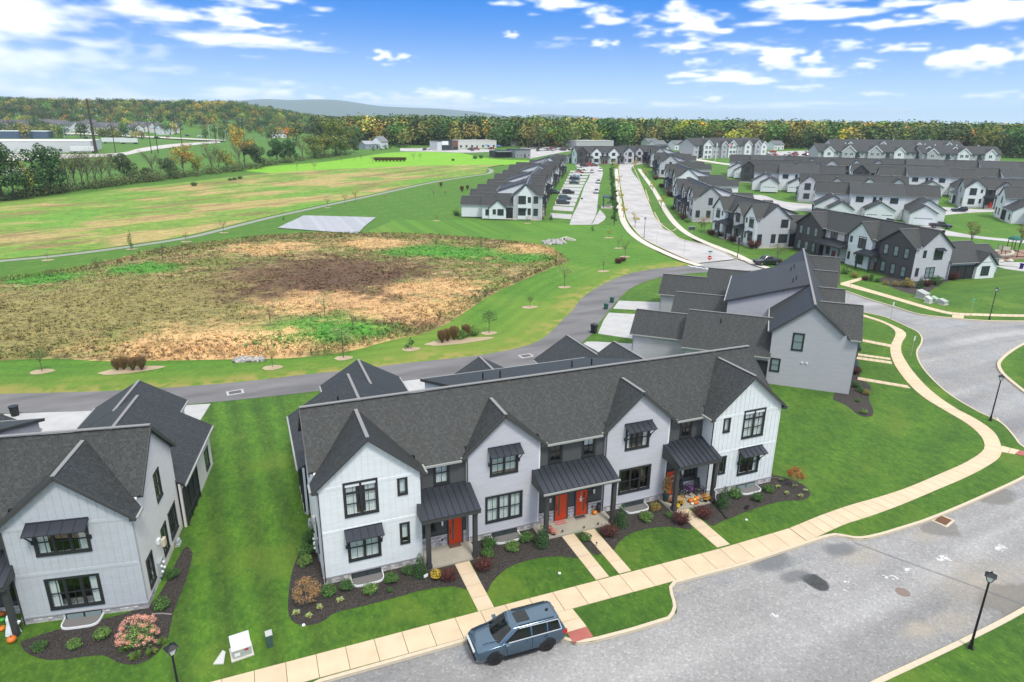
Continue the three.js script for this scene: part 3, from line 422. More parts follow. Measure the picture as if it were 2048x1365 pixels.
loft(meadowTop, ring(trailUp, -1.5), 90, 40, .03, new THREE.MeshStandardMaterial({ map: meadowMap, roughness: 1 }), 'meadow', MBx, (x, z, t) => .35 * fbm(x / 7, z / 7, 3, 59) * Math.min(1, Math.min(t, 1 - t) * 12));
// turf beyond the meadow, its sunlit brightness put into the green
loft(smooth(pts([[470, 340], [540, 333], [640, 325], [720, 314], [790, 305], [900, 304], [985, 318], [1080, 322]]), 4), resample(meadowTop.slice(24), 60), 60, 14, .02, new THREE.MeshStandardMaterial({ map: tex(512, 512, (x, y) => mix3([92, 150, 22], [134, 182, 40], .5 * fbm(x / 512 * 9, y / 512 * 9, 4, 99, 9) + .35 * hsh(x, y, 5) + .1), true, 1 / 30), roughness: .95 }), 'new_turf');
// tufts of dry grass standing in the basin, weeds on its two low mounds
{
  const r = rng(91), bl = new MB(); for (let i = 0; i < 5; i++) { const a = r() * 6.28, l = .2 + .25 * r(), h = .25 + .3 * r(), w = .05, c = Math.cos(a), s = Math.sin(a); bl.tri(V(-s * w, 0, c * w), V(s * w, 0, -c * w), V(c * l, h, s * l), [0, 0], [1, 0], [.5, 1]); }
  const g = bl.geom(), m = std([1, 1, 1], { side: THREE.DoubleSide, roughness: 1 }), N = 46000, im = new THREE.InstancedMesh(g, m, N), poly = [...smooth(basinTop, 3), ...smooth(basinLow, 3).reverse()], mt = new THREE.Matrix4(), q = new THREE.Quaternion(); let k = 0; const cl = new THREE.Color();
  while (k < N) { const x = mix(BB[0], BB[2], r()), z = mix(BB[1], BB[3], r()); if (!inPoly(poly, x, z)) continue; let gr = 0, dk = 0, tn = 0; for (const [bx, bz, rr, kk] of blobs) { const e = Math.hypot((x - bx) * .75, z - bz) / rr; if (e < 1) { if (kk === 'green') gr = Math.max(gr, 1 - e); if (kk === 'dark') dk = Math.max(dk, 1 - e); if (kk === 'tan') tn = 1; } }
    const n = fbm(x / 3, z / 3, 3, 66); if (dk && r() < .45 * dk) continue; q.setFromEuler(new THREE.Euler(0, r() * 6.28, 0)); const s = .6 + .8 * r(); mt.compose(V(x, mound(x, z) * .8, z), q, V(s * 1.2, s * (.3 + .5 * n), s * 1.2)); im.setMatrixAt(k, mt);
    { const c = basinCol(x, z, .6), b = .55 + .6 * r(); cl.setRGB(c[0] / 255 * b, c[1] / 255 * b, c[2] / 255 * b, THREE.SRGBColorSpace); if (r() < gr) cl.setRGB(.07 + .06 * r(), .19 + .1 * r(), .04); } im.setColorAt(k, cl); k++; }
  im.name = 'dry_grass_tufts'; im.castShadow = im.receiveShadow = true; im.userData.kind = 'stuff'; tag(im, 'dry tan and green grass tufts covering the basin behind the lane', 'grass'); scene.add(im);
}
// ───────────── houses ─────────────
// A window (frame, sashes, glazing bars) laid on a wall; m4 carries it from the wall's own plane into the house.
// o: cols, transom height, deep (a real hole behind), cur (curtain width fraction or 'blind'), simple
function win(parent, m4, x, y, w, h, o = {}) {
  const cols = o.cols || 1, t = o.trim ?? .13, f = new MB(), z0 = -.03, z1 = .05, d = o.det ?? 2;
  f.box(x - t, x + w + t, y + h, y + h + t, z0, z1 + .015); f.box(x - t, x + w + t, y - t, y, z0, z1 + .03); f.box(x - t, x, y, y + h, z0, z1); f.box(x + w, x + w + t, y, y + h, z0, z1);
  const cw = w / cols, tr = o.transom || 0, hs = h - tr;
  for (let i = 1; i < cols; i++) f.box(x + i * cw - .07, x + i * cw + .07, y, y + h, z0, z1 - .005);
  if (tr) f.box(x, x + w, y + hs - .06, y + hs + .06, z0, z1 - .008);
  if (!o.fixed) for (let i = 0; i < cols; i++) f.box(x + i * cw + .02, x + (i + 1) * cw - .02, y + hs / 2 - .025, y + hs / 2 + .03, z0, z1 - .02);
  if (d > 0) for (let i = 0; i < cols; i++) { const a = x + i * cw; f.box(a, a + .05 + (i ? .05 : 0), y, y + h, z0, z1 - .025); f.box(a + cw - .05, a + cw, y, y + h, z0, z1 - .025); f.box(a, a + cw, y, y + .05, z0, z1 - .026); if (d > 1 && !o.noBars) { f.box(a + cw / 2 - .012, a + cw / 2 + .012, y, y + h, z0, z1 - .03); } }
  const m = f.build('window', o.frame || M.trim, parent, o.label, m4);
  const p = new MB(); p.box(x, x + w, y, y + h, o.deep ? -.02 : -.01, o.deep ? -.012 : .004); p.build('pane', o.deep ? M.glass : (o.light ? M.paneLight : M.pane), m, null, m4);
  if (o.deep) {
    const c = new MB(), zc = -.16; const drape = (a, b) => { const n = Math.max(4, Math.round((b - a) / .07)); for (let i = 0; i < n; i++) { const xa = mix(a, b, i / n), xb = mix(a, b, (i + 1) / n), za = zc + (i % 2 ? .03 : 0), zb = zc + (i % 2 ? 0 : .03); c.quad([xa, y - .02, za], [xb, y - .02, zb], [xb, y + h + .02, zb], [xa, y + h + .02, za]); } };
    if (o.cur === 'blind') { const bot = y + h * (o.blindTo ?? .0); c.quad([x - .05, bot, zc], [x + w + .05, bot, zc], [x + w + .05, y + h, zc], [x - .05, y + h, zc]); }
    else if (o.cur) for (let i = 0; i < cols; i++) { const a = x + i * cw, k = o.cur; if (k >= 1) drape(a, a + cw); else { if (i === 0) drape(a, a + cw * k * 1.4); if (i === cols - 1) drape(a + cw * (1 - k * 1.4), a + cw); } }
    if (c.p.length) c.build('curtain', M.curtain, m, null, m4);
  }
  return m;
}
function awning(parent, m4, x, y, w, dep = .78, drop = .32) { // standing-seam hood on two iron braces; (x, y) its upper left corner on the wall
  const s = new MB(); s.box(x, x + w, y - .1, y + .1, 0, .06); s.slab([x, y - drop - .02, dep], [x + w, y - drop - .02, dep], [x + w, y, .04], [x, y, .04], .05);
  const a = s.build('awning', M.metal, parent, null, m4), n = 5;
  for (let i = 0; i < n; i++) { const p = new MB(), xa = x + w * i / n, xb = x + w * (i + 1) / n - .02; p.slab([xa, y - drop, dep + .02], [xb, y - drop, dep + .02], [xb, y + .03, .05], [xa, y + .03, .05], .018); p.bar([xa + .012, y - drop + .015, dep + .02], [xa + .012, y + .045, .05], .025, .04); p.build('roof_panel', M.metal, a, null, m4); }
  for (const xx of [x + .08, x + w - .08]) { const b = new MB(); b.bar([xx, y - 1.15, .04], [xx, y - drop - .05, dep - .08], .05, .05); b.box(xx - .05, xx + .05, y - 1.3, y - 1.05, 0, .07); b.build('brace', M.trim, a, null, m4); }
  return a;
}
// lap siding: every course a board leaning out at its foot; holes: [x, y, w, h] with their trim, top(x) bounds the gable
function lapSiding(g, x0, x1, y0, y1, xm, yA, holes, m4, mat) {
  const mb = new MB(), e = .17, tk = .03, slope = yA > y1 ? (yA - y1) / (xm - x0) : 0, sl2 = yA > y1 ? (yA - y1) / (x1 - xm) : 0;
  for (let y = y0; y < yA - .12; y += e) { const yt = Math.min(y + e, yA - .05); let a = x0, b = x1; if (yt > y1) { a = xm - (yA - yt) / slope; b = xm + (yA - yt) / sl2; } if (b - a < .1) break; let seg = [[a, b]]; for (const h of holes) { if (yt < h[1] - .12 || y > h[1] + h[3] + .12) continue; const out = []; for (const [p, q] of seg) { const lo = h[0] - .12, hi = h[0] + h[2] + .12; if (q <= lo || p >= hi) out.push([p, q]); else { if (p < lo) out.push([p, lo]); if (q > hi) out.push([hi, q]); } } seg = out; }
    for (const [p, q] of seg) { mb.quad([p, y, tk], [q, y, tk], [q, yt, .003], [p, yt, .003], p, y); mb.quad([p, y, .001], [q, y, .001], [q, y, tk], [p, y, tk]); } }
  const o = mb.build('siding_boards', mat, g, null, m4); o.userData.kind = 'stuff'; return o;
}
function wallShape(poly, holes, th, m4, name, mat, parent, label) {
  const s = new THREE.Shape(poly.map(q => new THREE.Vector2(...q))); for (const [x, y, w, h] of holes) { const p = new THREE.Path(); p.moveTo(x, y); p.lineTo(x, y + h); p.lineTo(x + w, y + h); p.lineTo(x + w, y); p.closePath(); s.holes.push(p); }
  const g = new THREE.ExtrudeGeometry(s, { depth: th, bevelEnabled: false }); g.translate(0, 0, -th); if (m4) g.applyMatrix4(m4); const m = mesh(g, mat); m.name = name; if (label) m.userData.label = label; parent.add(m); return m;
}
function porchRoof(g, x0, x1, zw, yw, ze, ye, o = {}) {
  const s = new MB(), P = [[x0, ye, ze], [x1, ye, ze], [x1, yw, zw], [x0, yw, zw]]; s.slab(...P, .08); s.box(x0, x1, ye - .3, ye - .08, ze - .12, ze - .02); for (const [a, b] of [[x0, x0 + .1], [x1 - .1, x1]]) { s.hexa([[a, ye - .3, ze - .13], [b, ye - .3, ze - .13], [b, ye - .3, zw], [a, ye - .3, zw]], [[a, ye - .07, ze - .13], [b, ye - .07, ze - .13], [b, yw - .07, zw], [a, yw - .07, zw]]); }
  const r = s.build('porch_roof', M.fascia, g); const n = Math.max(3, Math.round((x1 - x0) / .45));
  for (let i = 0; i < n; i++) { const p = new MB(), a = mix(x0, x1, i / n) + .006, b = mix(x0, x1, (i + 1) / n) - .012; p.slab([a, ye + .025, ze + .05], [b, ye + .025, ze + .05], [b, yw + .025, zw], [a, yw + .025, zw], .02); p.bar([a + .015, ye + .045, ze + .05], [a + .015, yw + .045, zw], .028, .05); p.build('roof_panel', M.metal, r); }
  if (o.gutter) { const gt = new MB(); gt.box(x0 - .03, x1 + .03, ye - .1, ye + .0, ze + .05, ze + .17); gt.build('gutter', M.gutter, g); }
  for (const px of o.posts || []) { const p = new MB(), w = .14; p.cbox(px, (ye - .3 + .16) / 2, ze - .42, w * 2, ye - .3 - .16, w * 2); p.cbox(px, .29, ze - .42, w * 2 + .08, .26, w * 2 + .08); p.cbox(px, ye - .42, ze - .42, w * 2 + .07, .2, w * 2 + .07); p.build('porch_post', M.trimDark, g); }
}
// gabled volume whose ridge runs front to back
function gableWing(g, w, mats, names) {
  const { x0, x1, zf, zb, yl, yr, xr, yR } = w, wm = mats.wall, ov = .3;
  const sl = (yR - yl) / (xr - x0), sr = (yR - yr) / (x1 - xr), X0 = x0 + ov, X1 = x1 - ov, yL2 = yl + sl * ov - .12, yR2 = yr + sr * ov - .12;
  new MB().box(X0, X0 + .15, w.y0 || 0, yL2, zb + ov, zf).build('side_wall', wm, g); new MB().box(X1 - .15, X1, w.y0 || 0, yR2, zb + ov, zf).build('side_wall', wm, g);
  wallShape([[-X1, w.y0 || 0], [-X0, w.y0 || 0], [-X0, yL2], [-xr, yR - .14], [-X1, yR2]], [], .14, new THREE.Matrix4().makeRotationY(Math.PI).setPosition(0, 0, zb + ov), 'gable_wall', wm, g);
  const r = new MB(); r.slab([x0, yl, zb], [x0, yl, zf], [xr, yR, zf], [xr, yR, zb], .14); r.slab([x1, yr, zf], [x1, yr, zb], [xr, yR, zb], [xr, yR, zf], .14); r.build('wing_roof', M.shingle, g);
  const c = new MB(); c.bar([xr, yR + .02, zb + .02], [xr, yR + .02, (w.capTo ?? zf) - .02], .22, .05); c.build('ridge_cap', M.cap, g);
  for (const [xa, ya] of [[x0, yl], [x1, yr]]) new MB().bar([xa, ya - .1, zb - .02], [xr, yR - .1, zb - .02], .04, .2, V(0, 1, 0)).build('rake_board', M.fascia, g);
  new MB().box(x0 - .12, x0, yl - .14, yl - .02, zb, zf).build('gutter', M.gutter, g); new MB().box(x1, x1 + .12, yr - .14, yr - .02, zb, zf).build('gutter', M.gutter, g);
}
const S0 = { yS: .47, yE: 6.95, zr: -4.7, yR: 10.15, zrec: -1.1, rear: -8.5 };
// A terrace: c.bays project and carry a gable, c.recs lie between them and carry the porches
function terrace(c, place, turn, name, label, group) {
  const g = thing(name, place, turn, label, 'townhouses', group), { yS, yE, zr, yR, zrec, rear } = { ...S0, ...c.dim }, L = c.L, det = c.det ?? 1, deep = det >= 2, I4 = new THREE.Matrix4();
  const at = z => new THREE.Matrix4().makeTranslation(0, 0, z);
  const holesOf = ws => deep ? ws.map(w => [w[0], w[1], w[2], w[3]]) : [];
  for (const b of c.bays) {
    const xm = b.xm ?? (b.x0 + b.x1) / 2, half = Math.max(xm - b.x0, b.x1 - xm), yA = b.yA ?? 9.7, mat = b.mat, m = at(b.z), sl = (yA - yE) / ((b.x1 - b.x0) / 2), poly = [[b.x0, yS], [b.x1, yS], [b.x1, yE], [xm, yA], [b.x0, yE]];
    wallShape(poly, holesOf(b.wins), .15, m, 'bay_wall', mat, g);
    if (b.x0 > .01) new MB().box(b.x0, b.x0 + .13, yS, yE, zrec - .02, b.z - .151).build('return_wall', b.side || mat, g); if (b.x1 < L - .01) new MB().box(b.x1 - .13, b.x1, yS, yE, zrec - .02, b.z - .151).build('return_wall', b.side || mat, g);
    const st = new MB(); st.box(b.x0 - .03, b.x1 + .03, -.3, yS - .03, zrec - .3, b.z + .03); st.build('stone_base', M.stone, g);
    const led = new MB(); led.box(b.x0 - .06, b.x1 + .06, yS - .035, yS + .05, zrec, b.z + .07); led.build('ledge', M.ledge ??= std([.3, .31, .33], { roughness: .7 }), g);
    if (b.batten) {
      for (const yy of [3.67, 6.68]) new MB().box(b.x0, b.x1, yy - .09, yy + .09, b.z, b.z + .03).build('trim_board', mat, g); for (const xx of [b.x0, b.x1 - .1]) new MB().box(xx, xx + .1, yS + .05, yE - .12, b.z, b.z + .028).build('corner_board', mat, g);
      const n = Math.round((b.x1 - b.x0) / .4), gb = det >= 2 ? null : new MB();
      for (let i = 1; i < n; i++) { const x = b.x0 + (b.x1 - b.x0) * i / n, top = yA - Math.abs(x - xm) * sl - .08; let segs = [[yS + .05, top]]; for (const w of b.wins) if (x > w[0] - .16 && x < w[0] + w[2] + .16) { const out = []; for (const [a, e] of segs) { const lo = w[1] - .14, hi = w[1] + w[3] + .14; if (e <= lo || a >= hi) out.push([a, e]); else { if (a < lo) out.push([a, lo]); if (e > hi) out.push([hi, e]); } } segs = out; }
        for (const [a, e] of segs) { const mb = gb || new MB(); mb.box(x - .026, x + .026, a, e, b.z, b.z + .026); if (!gb) mb.build('batten', mat, g); } }
      if (gb && det > 0) { const o = gb.build('battens', mat, g); o.userData.kind = 'stuff'; }
    } else { if (det > 0) lapSiding(g, b.x0 + .1, b.x1 - .1, yS + .05, yE, xm, yA - .1, b.wins, m, mat); for (const xx of [b.x0, b.x1 - .1]) new MB().box(xx, xx + .1, yS + .05, yE - .1, b.z, b.z + .025).build('corner_board', b.corner || mat, g); }
    for (const w of b.wins) { const o = { ...(w[4] || {}), det, deep }; win(g, m, w[0], w[1], w[2], w[3], o); if (o.awn && det > 0) awning(g, m, w[0] - .27, w[1] + w[3] + .48, w[2] + .54); }
    // gable roof
    const ov = .32, oz = .3, yt = yA + .14, s2 = sl, xl = b.x0 - ov, xr = b.x1 + ov, ye = yt - s2 * (xm - xl), r = new MB(), zt = zr + .25;
    r.slab([xl, ye, zrec + .25], [xl, ye, b.z + oz], [xm, yt, b.z + oz], [xm, yt, zt], .13); r.slab([xr, ye, b.z + oz], [xr, ye, zrec + .25], [xm, yt, zt], [xm, yt, b.z + oz], .13); r.build('gable_roof', M.shingle, g);
    for (const [xa, a, e] of [[xl, xl, b.x0 + .02], [xr, b.x1 - .02, xr]]) new MB().bar([xa, ye - .11, b.z + oz + .02], [xm, yt - .11, b.z + oz + .02], .045, .2).box(a, e, ye - .22, ye - .02, b.z - .05, b.z + oz).build('rake_board', M.fascia, g);
    const cp = new MB(); cp.bar([xm, yt + .025, b.z + oz], [xm, yt + .025, zr + (yR - yt) * 1.1 + .35], .22, .05); cp.build('ridge_cap', M.cap, g);
    new MB().box(xl - .13, xl - .005, ye - .14, ye - .01, zrec + .3, b.z + oz - .05).build('gutter', M.gutter, g); new MB().box(xr + .005, xr + .13, ye - .14, ye - .01, zrec + .3, b.z + oz - .05).build('gutter', M.gutter, g);
    if (det > 0) { const dp = new MB(); const xx = b.x0 > .01 && b.x0 < L / 2 ? b.x0 + .06 : b.x0 <= .01 ? b.x0 + .06 : b.x0 > L / 2 ? b.x0 + .06 : b.x1 - .06; dp.bar([xx, .2, b.z + .06], [xx, ye - .25, b.z + .06], .07, .07); dp.bar([xx, ye - .25, b.z + .06], [xl - .06, ye - .12, b.z + .1], .07, .07); dp.build('downspout', M.trimDark, g); }
    if (det > 1 && b.well !== undefined) egress(g, b.well, b.z, b.wellLit, c.gy || 0);
  }
  for (const q of c.recs) {
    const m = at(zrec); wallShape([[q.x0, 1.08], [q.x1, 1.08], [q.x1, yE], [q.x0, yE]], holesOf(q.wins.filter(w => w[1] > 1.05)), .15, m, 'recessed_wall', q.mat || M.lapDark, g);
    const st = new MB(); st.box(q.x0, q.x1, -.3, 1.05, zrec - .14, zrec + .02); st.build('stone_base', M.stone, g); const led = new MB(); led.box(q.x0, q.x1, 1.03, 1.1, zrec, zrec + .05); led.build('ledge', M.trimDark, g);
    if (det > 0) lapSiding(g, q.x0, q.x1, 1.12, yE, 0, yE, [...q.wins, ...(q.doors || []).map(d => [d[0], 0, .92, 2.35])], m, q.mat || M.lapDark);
    for (const w of q.wins) win(g, m, w[0], w[1], w[2], w[3], { ...(w[4] || {}), det, deep });
    for (const d of q.doors || []) door(g, d, zrec + .03, det, q.doorMat || M.door);
    if (q.porch) { const p = q.porch; porchRoof(g, p.x0, p.x1, zrec, 4.82, p.ze ?? 1.3, 4.0, p); const fl = new MB(); fl.box(p.f0 ?? p.x0 + .2, p.f1 ?? p.x1 - .1, -.2, .16, zrec, p.fz ?? 1); fl.build('porch_floor', porchMat, g); if (p.tri) { const xx = p.tri; const tm = new MB(); tm.tri(V(xx, 4.7, zrec), V(xx, 3.75, zrec), V(xx, 3.75, (p.ze ?? 1.3) - .15), [0, 0], [1, 0], [1, 1]); tm.tri(V(xx, 4.7, zrec), V(xx, 3.75, (p.ze ?? 1.3) - .15), V(xx, 3.95, (p.ze ?? 1.3) - .15), [0, 0], [1, 0], [1, 1]); tm.tri(V(xx + .05, 3.75, zrec), V(xx + .05, 4.7, zrec), V(xx + .05, 3.75, (p.ze ?? 1.3) - .15), [0, 0], [1, 0], [1, 1]); tm.build('porch_gable_panel', M.fascia, g); } }
    const gu = new MB(); gu.box(q.x0 + .4, q.x1 - .4, 6.55, 6.68, zrec + .42, zrec + .54); gu.build('gutter', M.gutter, g);
    const so = new MB(); so.box(q.x0, q.x1, 6.5, 6.56, zrec, zrec + .42); so.build('soffit', M.fascia, g);
  }
  // main roof
  const k = (yR - (yE + .12)) / (zrec - zr), yf = yE + .12 - k * .42, r = new MB(), x0 = -.28, x1 = L + .28, kr = (yR - (yE + .12)) / (zr - rear), yb = yE + .12 - kr * .4;
  { let cur = x0; const seg = (a, e, zl) => { if (e - a < .01) return; const yl = yR - k * (zl - zr); r.slab([a, yl, zl], [e, yl, zl], [e, yR, zr], [a, yR, zr], .14, a, (zrec + .42 - zl) * Math.hypot(1, k)); }; for (const q of c.recs) { seg(cur, q.x0, zrec - .25); seg(q.x0, q.x1, zrec + .42); cur = q.x1; } seg(cur, x1, zrec - .25); }
  r.slab([x1, yb, rear - .4], [x0, yb, rear - .4], [x0, yR, zr], [x1, yR, zr], .14);
  const sh = c.shed; if (sh) r.slab([sh[1] + .25, 7.2, -14.3], [sh[0] - .25, 7.2, -14.3], [sh[0] - .25, yR + .1, zr - .02], [sh[1] + .25, yR + .1, zr - .02], .16);
  r.build('roof', M.shingle, g);
  const cp = new MB(); cp.bar([x0, yR + .06 + (sh ? .04 : 0), zr], [x1, yR + .06 + (sh ? .04 : 0), zr], .24, .06); cp.build('ridge_cap', M.cap, g);
  for (const xx of [x0 - .02, x1 + .02]) { new MB().bar([xx, yR - k * (zrec - .25 - zr) - .1, zrec - .25], [xx, yR - .1, zr], .045, .2).build('rake_board', M.fascia, g); new MB().bar([xx, yb - .1, rear - .4], [xx, yR - .1, zr], .045, .2).build('rake_board', M.fascia, g); } if (sh) for (const xx of [sh[0] - .27, sh[1] + .27]) new MB().bar([xx, 7.1, -14.3], [xx, yR, zr], .045, .22).build('rake_board', M.fascia, g);
  new MB().box(0, L, yb - .13, yb, rear - .53, rear - .41).build('gutter', M.gutter, g); if (sh) new MB().box(sh[0] - .2, sh[1] + .2, 7.05, 7.18, -14.44, -14.31).build('gutter', M.gutter, g);
  // end walls; their own plane: x from the front (0) towards the rear, seen from outside
  const bL = c.bays[0], bR = c.bays[c.bays.length - 1];
  const endPoly = (z0, s) => { const P = [[z0, yS - .1], [-rear, yS - .1], [-rear, yE + .05], [-zr, yR - .12], [-zrec, yE + .05], [z0, yE]]; return s > 0 ? P : P.map(q => [-q[0], q[1]]).reverse(); };
  const mR = new THREE.Matrix4().makeRotationY(Math.PI / 2).setPosition(L, 0, 0), mL = new THREE.Matrix4().makeRotationY(-Math.PI / 2).setPosition(0, 0, 0);
  const eR = c.endR || { wins: [] }, eL = c.endL || { wins: [] };
  wallShape(endPoly(-bR.z + .151, 1), holesOf(eR.wins), .14, mR, 'end_wall', eR.mat || bR.mat, g); wallShape(endPoly(-bL.z + .151, -1), holesOf(eL.wins), .14, mL, 'end_wall', eL.mat || bL.mat, g);
  for (const w of eR.wins) { win(g, mR, w[0], w[1], w[2], w[3], { ...(w[4] || {}), det, deep }); if (w[4]?.awn && det > 0) awning(g, mR, w[0] - .15, w[1] + w[3] + .33, w[2] + .3); }
  for (const w of eL.wins) { win(g, mL, w[0], w[1], w[2], w[3], { ...(w[4] || {}), det, deep }); if (w[4]?.awn && det > 0) awning(g, mL, w[0] - .15, w[1] + w[3] + .33, w[2] + .3); }
  if (det > 0) for (const [mm, e, bb, sg] of [[mR, eR, bR, 1], [mL, eL, bL, -1]]) { const a = -bb.z + .16, r2 = -rear, k2 = (yR - .12 - yE - .05) / (-zr + zrec); const mb = new MB(); for (let y = yS; y < yR - .25; y += .17) { const yt = Math.min(y + .17, yR - .2); let p = a, q = r2; if (yt > yE) { p = -zrec + (yt - yE) / k2; q = r2 - (yt - yE) / ((yR - .12 - yE - .05) / (r2 + zr)); } if (q - p < .15) break; let seg = [[p, q]]; for (const w of e.wins) { const hx = sg > 0 ? w[0] : -w[0] - w[2]; if (yt < w[1] - .12 || y > w[1] + w[3] + .12) continue; const out = []; for (const [i, j] of seg) { const lo = hx - .12, hi = hx + w[2] + .12; if (j <= lo || i >= hi) out.push([i, j]); else { if (i < lo) out.push([i, lo]); if (j > hi) out.push([hi, j]); } } seg = out; } for (let [i, j] of seg) { if (sg < 0) [i, j] = [-j, -i]; mb.quad([i, y, .03], [j, y, .03], [j, yt, .003], [i, yt, .003], i, y); mb.quad([i, y, .001], [j, y, .001], [j, y, .03], [i, y, .03]); } } const o = mb.build('siding_boards', e.mat || bb.mat, g, null, mm); o.userData.kind = 'stuff'; }
  if (deep) { const f = new MB(); f.box(.3, L - .3, .3, .36, rear + .3, zrec - .3); f.box(.3, L - .3, 3.55, 3.7, rear + .3, zrec - .3); for (const bb of c.bays) { f.box(bb.x0 + .2, bb.x1 - .2, .3, .36, zrec - .3, bb.z - .25); f.box(bb.x0 + .2, bb.x1 - .2, 3.55, 3.7, zrec - .3, bb.z - .25); } f.build('interior_floor', M.floorIn ??= std([.1, .08, .06]), g); }
  new MB().box(-.02, .1, -.3, yS - .1, rear, bL.z - .05).build('foundation', whiteSlab, g); new MB().box(L - .1, L + .02, -.3, yS - .1, rear, bR.z - .05).build('foundation', whiteSlab, g);
  const rw = new MB(); rw.box(.14, L - .14, -.2, yE, rear, rear + .12); rw.build('rear_wall', c.rearMat || M.lapWhite, g);
  if (sh) { const mt = c.shedMat || M.lapWhite, H = z => yR + .1 - (zr - z) * (yR - 7.1) / (14.3 + zr) - .18; for (const [xx, sg] of [[sh[0], 1], [sh[1] - .14, 1]]) { const w = new MB(); w.hexa([[xx, 0, rear], [xx + .14, 0, rear], [xx + .14, 0, -13.95], [xx, 0, -13.95]], [[xx, H(rear), rear], [xx + .14, H(rear), rear], [xx + .14, H(-13.95), -13.95], [xx, H(-13.95), -13.95]]); w.hexa([[xx, 6.5, zr], [xx + .14, 6.5, zr], [xx + .14, 6.5, rear], [xx, 6.5, rear]], [[xx, H(zr), zr], [xx + .14, H(zr), zr], [xx + .14, H(rear), rear], [xx, H(rear), rear]]); w.build('upper_side_wall', mt, g); }
    const w = new MB(); w.box(sh[0] + .141, sh[1] - .141, 0, H(-13.95), -13.95, -13.8); w.build('rear_wall', mt, g);
    const mB = new THREE.Matrix4().makeRotationY(Math.PI).setPosition(0, 0, -13.95), W = sh[1] - sh[0]; for (const [t, ww] of [[.1, 2], [.42, .7], [.53, .7], [.74, 2]]) win(g, mB, -(sh[1] - W * t), 5.0, ww, 1.45, { cols: ww > 1 ? 2 : 1, det: Math.min(det, 1) });
    for (const [vx, vz] of [[.17, -6.6], [.25, -6.2], [.66, -6.7], [.76, -6.3]]) { const v = new MB(); const y = H(vz) + .1; v.tube([sh[0] + W * vx, y, vz], [sh[0] + W * vx, y + .62, vz], .06, .06, 8); v.build('vent_pipe', M.vent, g); } }
  for (const w of c.wings || []) { gableWing(g, w, { wall: w.mat || c.wingMat || M.lapWhite }); if (w.porch) { const [xa, xb, za, zb2] = w.porch, s = new MB(); s.box(xa, xb, .25, 3.25, zb2, za); s.build('screen_porch', M.screen, g); const fr = new MB(), out = xa < L / 2 ? xa - .03 : xb + .03; for (let i = 0; i <= 3; i++) { const z = mix(za, zb2, i / 3); fr.box(out - .05, out + .05, .2, 3.3, z - .05, z + .05); } fr.box(out - .05, out + .05, 1.15, 1.25, zb2, za); fr.box(out - .06, out + .06, 3.2, 3.35, zb2, za); fr.build('porch_frame', M.trim, g); const bs = new MB(); bs.box(xa - .08, xb + .08, -.1, .24, zb2, za + .02); bs.build('porch_floor', whiteSlab, g); }
    if (w.garage) { const mB = new THREE.Matrix4().makeRotationY(Math.PI).setPosition(0, 0, w.zb + .3); for (const [gx, gw] of w.garage) { const d = new MB(); for (let i = 0; i < 4; i++) d.box(-gx - gw / 2, -gx + gw / 2, .05 + i * .55, .57 + i * .55, -.02, .03); d.build('garage_door', w.open ? M.black : M.garage, g, null, mB); if (!w.open) { const gl = new MB(), n = Math.round(gw / .6); for (let i = 0; i < n; i++) { const a = -gx - gw / 2 + gw * (i + .15) / n; gl.box(a, a + gw / n * .7, 1.82, 2.1, .02, .036); } gl.build('garage_window', M.pane, g, null, mB); } } }
    for (const q of w.wins || []) { const left = q[0] === 'L', mm = new THREE.Matrix4().makeRotationY(left ? -Math.PI / 2 : Math.PI / 2).setPosition(left ? w.x0 + .3 : w.x1 - .3, 0, 0); win(g, mm, q[1], q[2], q[3], q[4], { cols: q[3] > 1.3 ? 2 : 1, det: 1 }); } }
  if (c.wingVent) { for (const [x, y, z] of c.wingVent) new MB().tube([x, y, z], [x, y + .7, z], .07, .07, 8).build('vent_pipe', M.vent, g); }
  return g;
}
function door(g, d, z, det, mat) { // d: [x, side of handle, mirrored light]
  const [x, hs] = d, w = .92, h = 2.06, y = .17, dm = new MB(); dm.box(x, x + w, y, y + h, z, z + .045); const o = dm.build('door', mat, g);
  const f = new MB(); f.box(x - .1, x, y, y + h + .1, z - .02, z + .07); f.box(x + w, x + w + .1, y, y + h + .1, z - .02, z + .07); f.box(x, x + w, y + h, y + h + .1, z - .02, z + .07); f.box(x - .1, x + w + .1, y - .05, y, z, z + .12); f.build('door_frame', M.trimDark, g);
  const gx = hs > 0 ? x + .22 : x + w - .34, gl = new MB(); gl.box(gx, gx + .13, y + .3, y + 1.92, z + .03, z + .052); gl.build('door_light', std([.10, .085, .06], { roughness: .1 }), o);
  const hd = new MB(), hx = hs > 0 ? x + .09 : x + w - .09; hd.cbox(hx, y + 1.0, z + .08, .04, .22, .05); hd.cbox(hx, y + 1.28, z + .07, .07, .07, .05); hd.build('handle', M.black, o);
  if (det > 1) { const lx = hs > 0 ? x - .48 : x + w + .48, l = new MB(); l.cbox(lx, 2.02, z + .05, .16, .52, .06); l.cbox(lx, 2.24, z + .12, .15, .06, .16); const lm = l.build('wall_lamp', M.black, g); const lg = new MB(); lg.cbox(lx, 2.02, z + .13, .12, .36, .11); lg.build('lamp_shade', M.lampGlass, lm); const o2 = new MB(); o2.cbox(lx, .62, z + .0, .1, .14, .06); o2.build('outlet_box', M.black, g); }
}
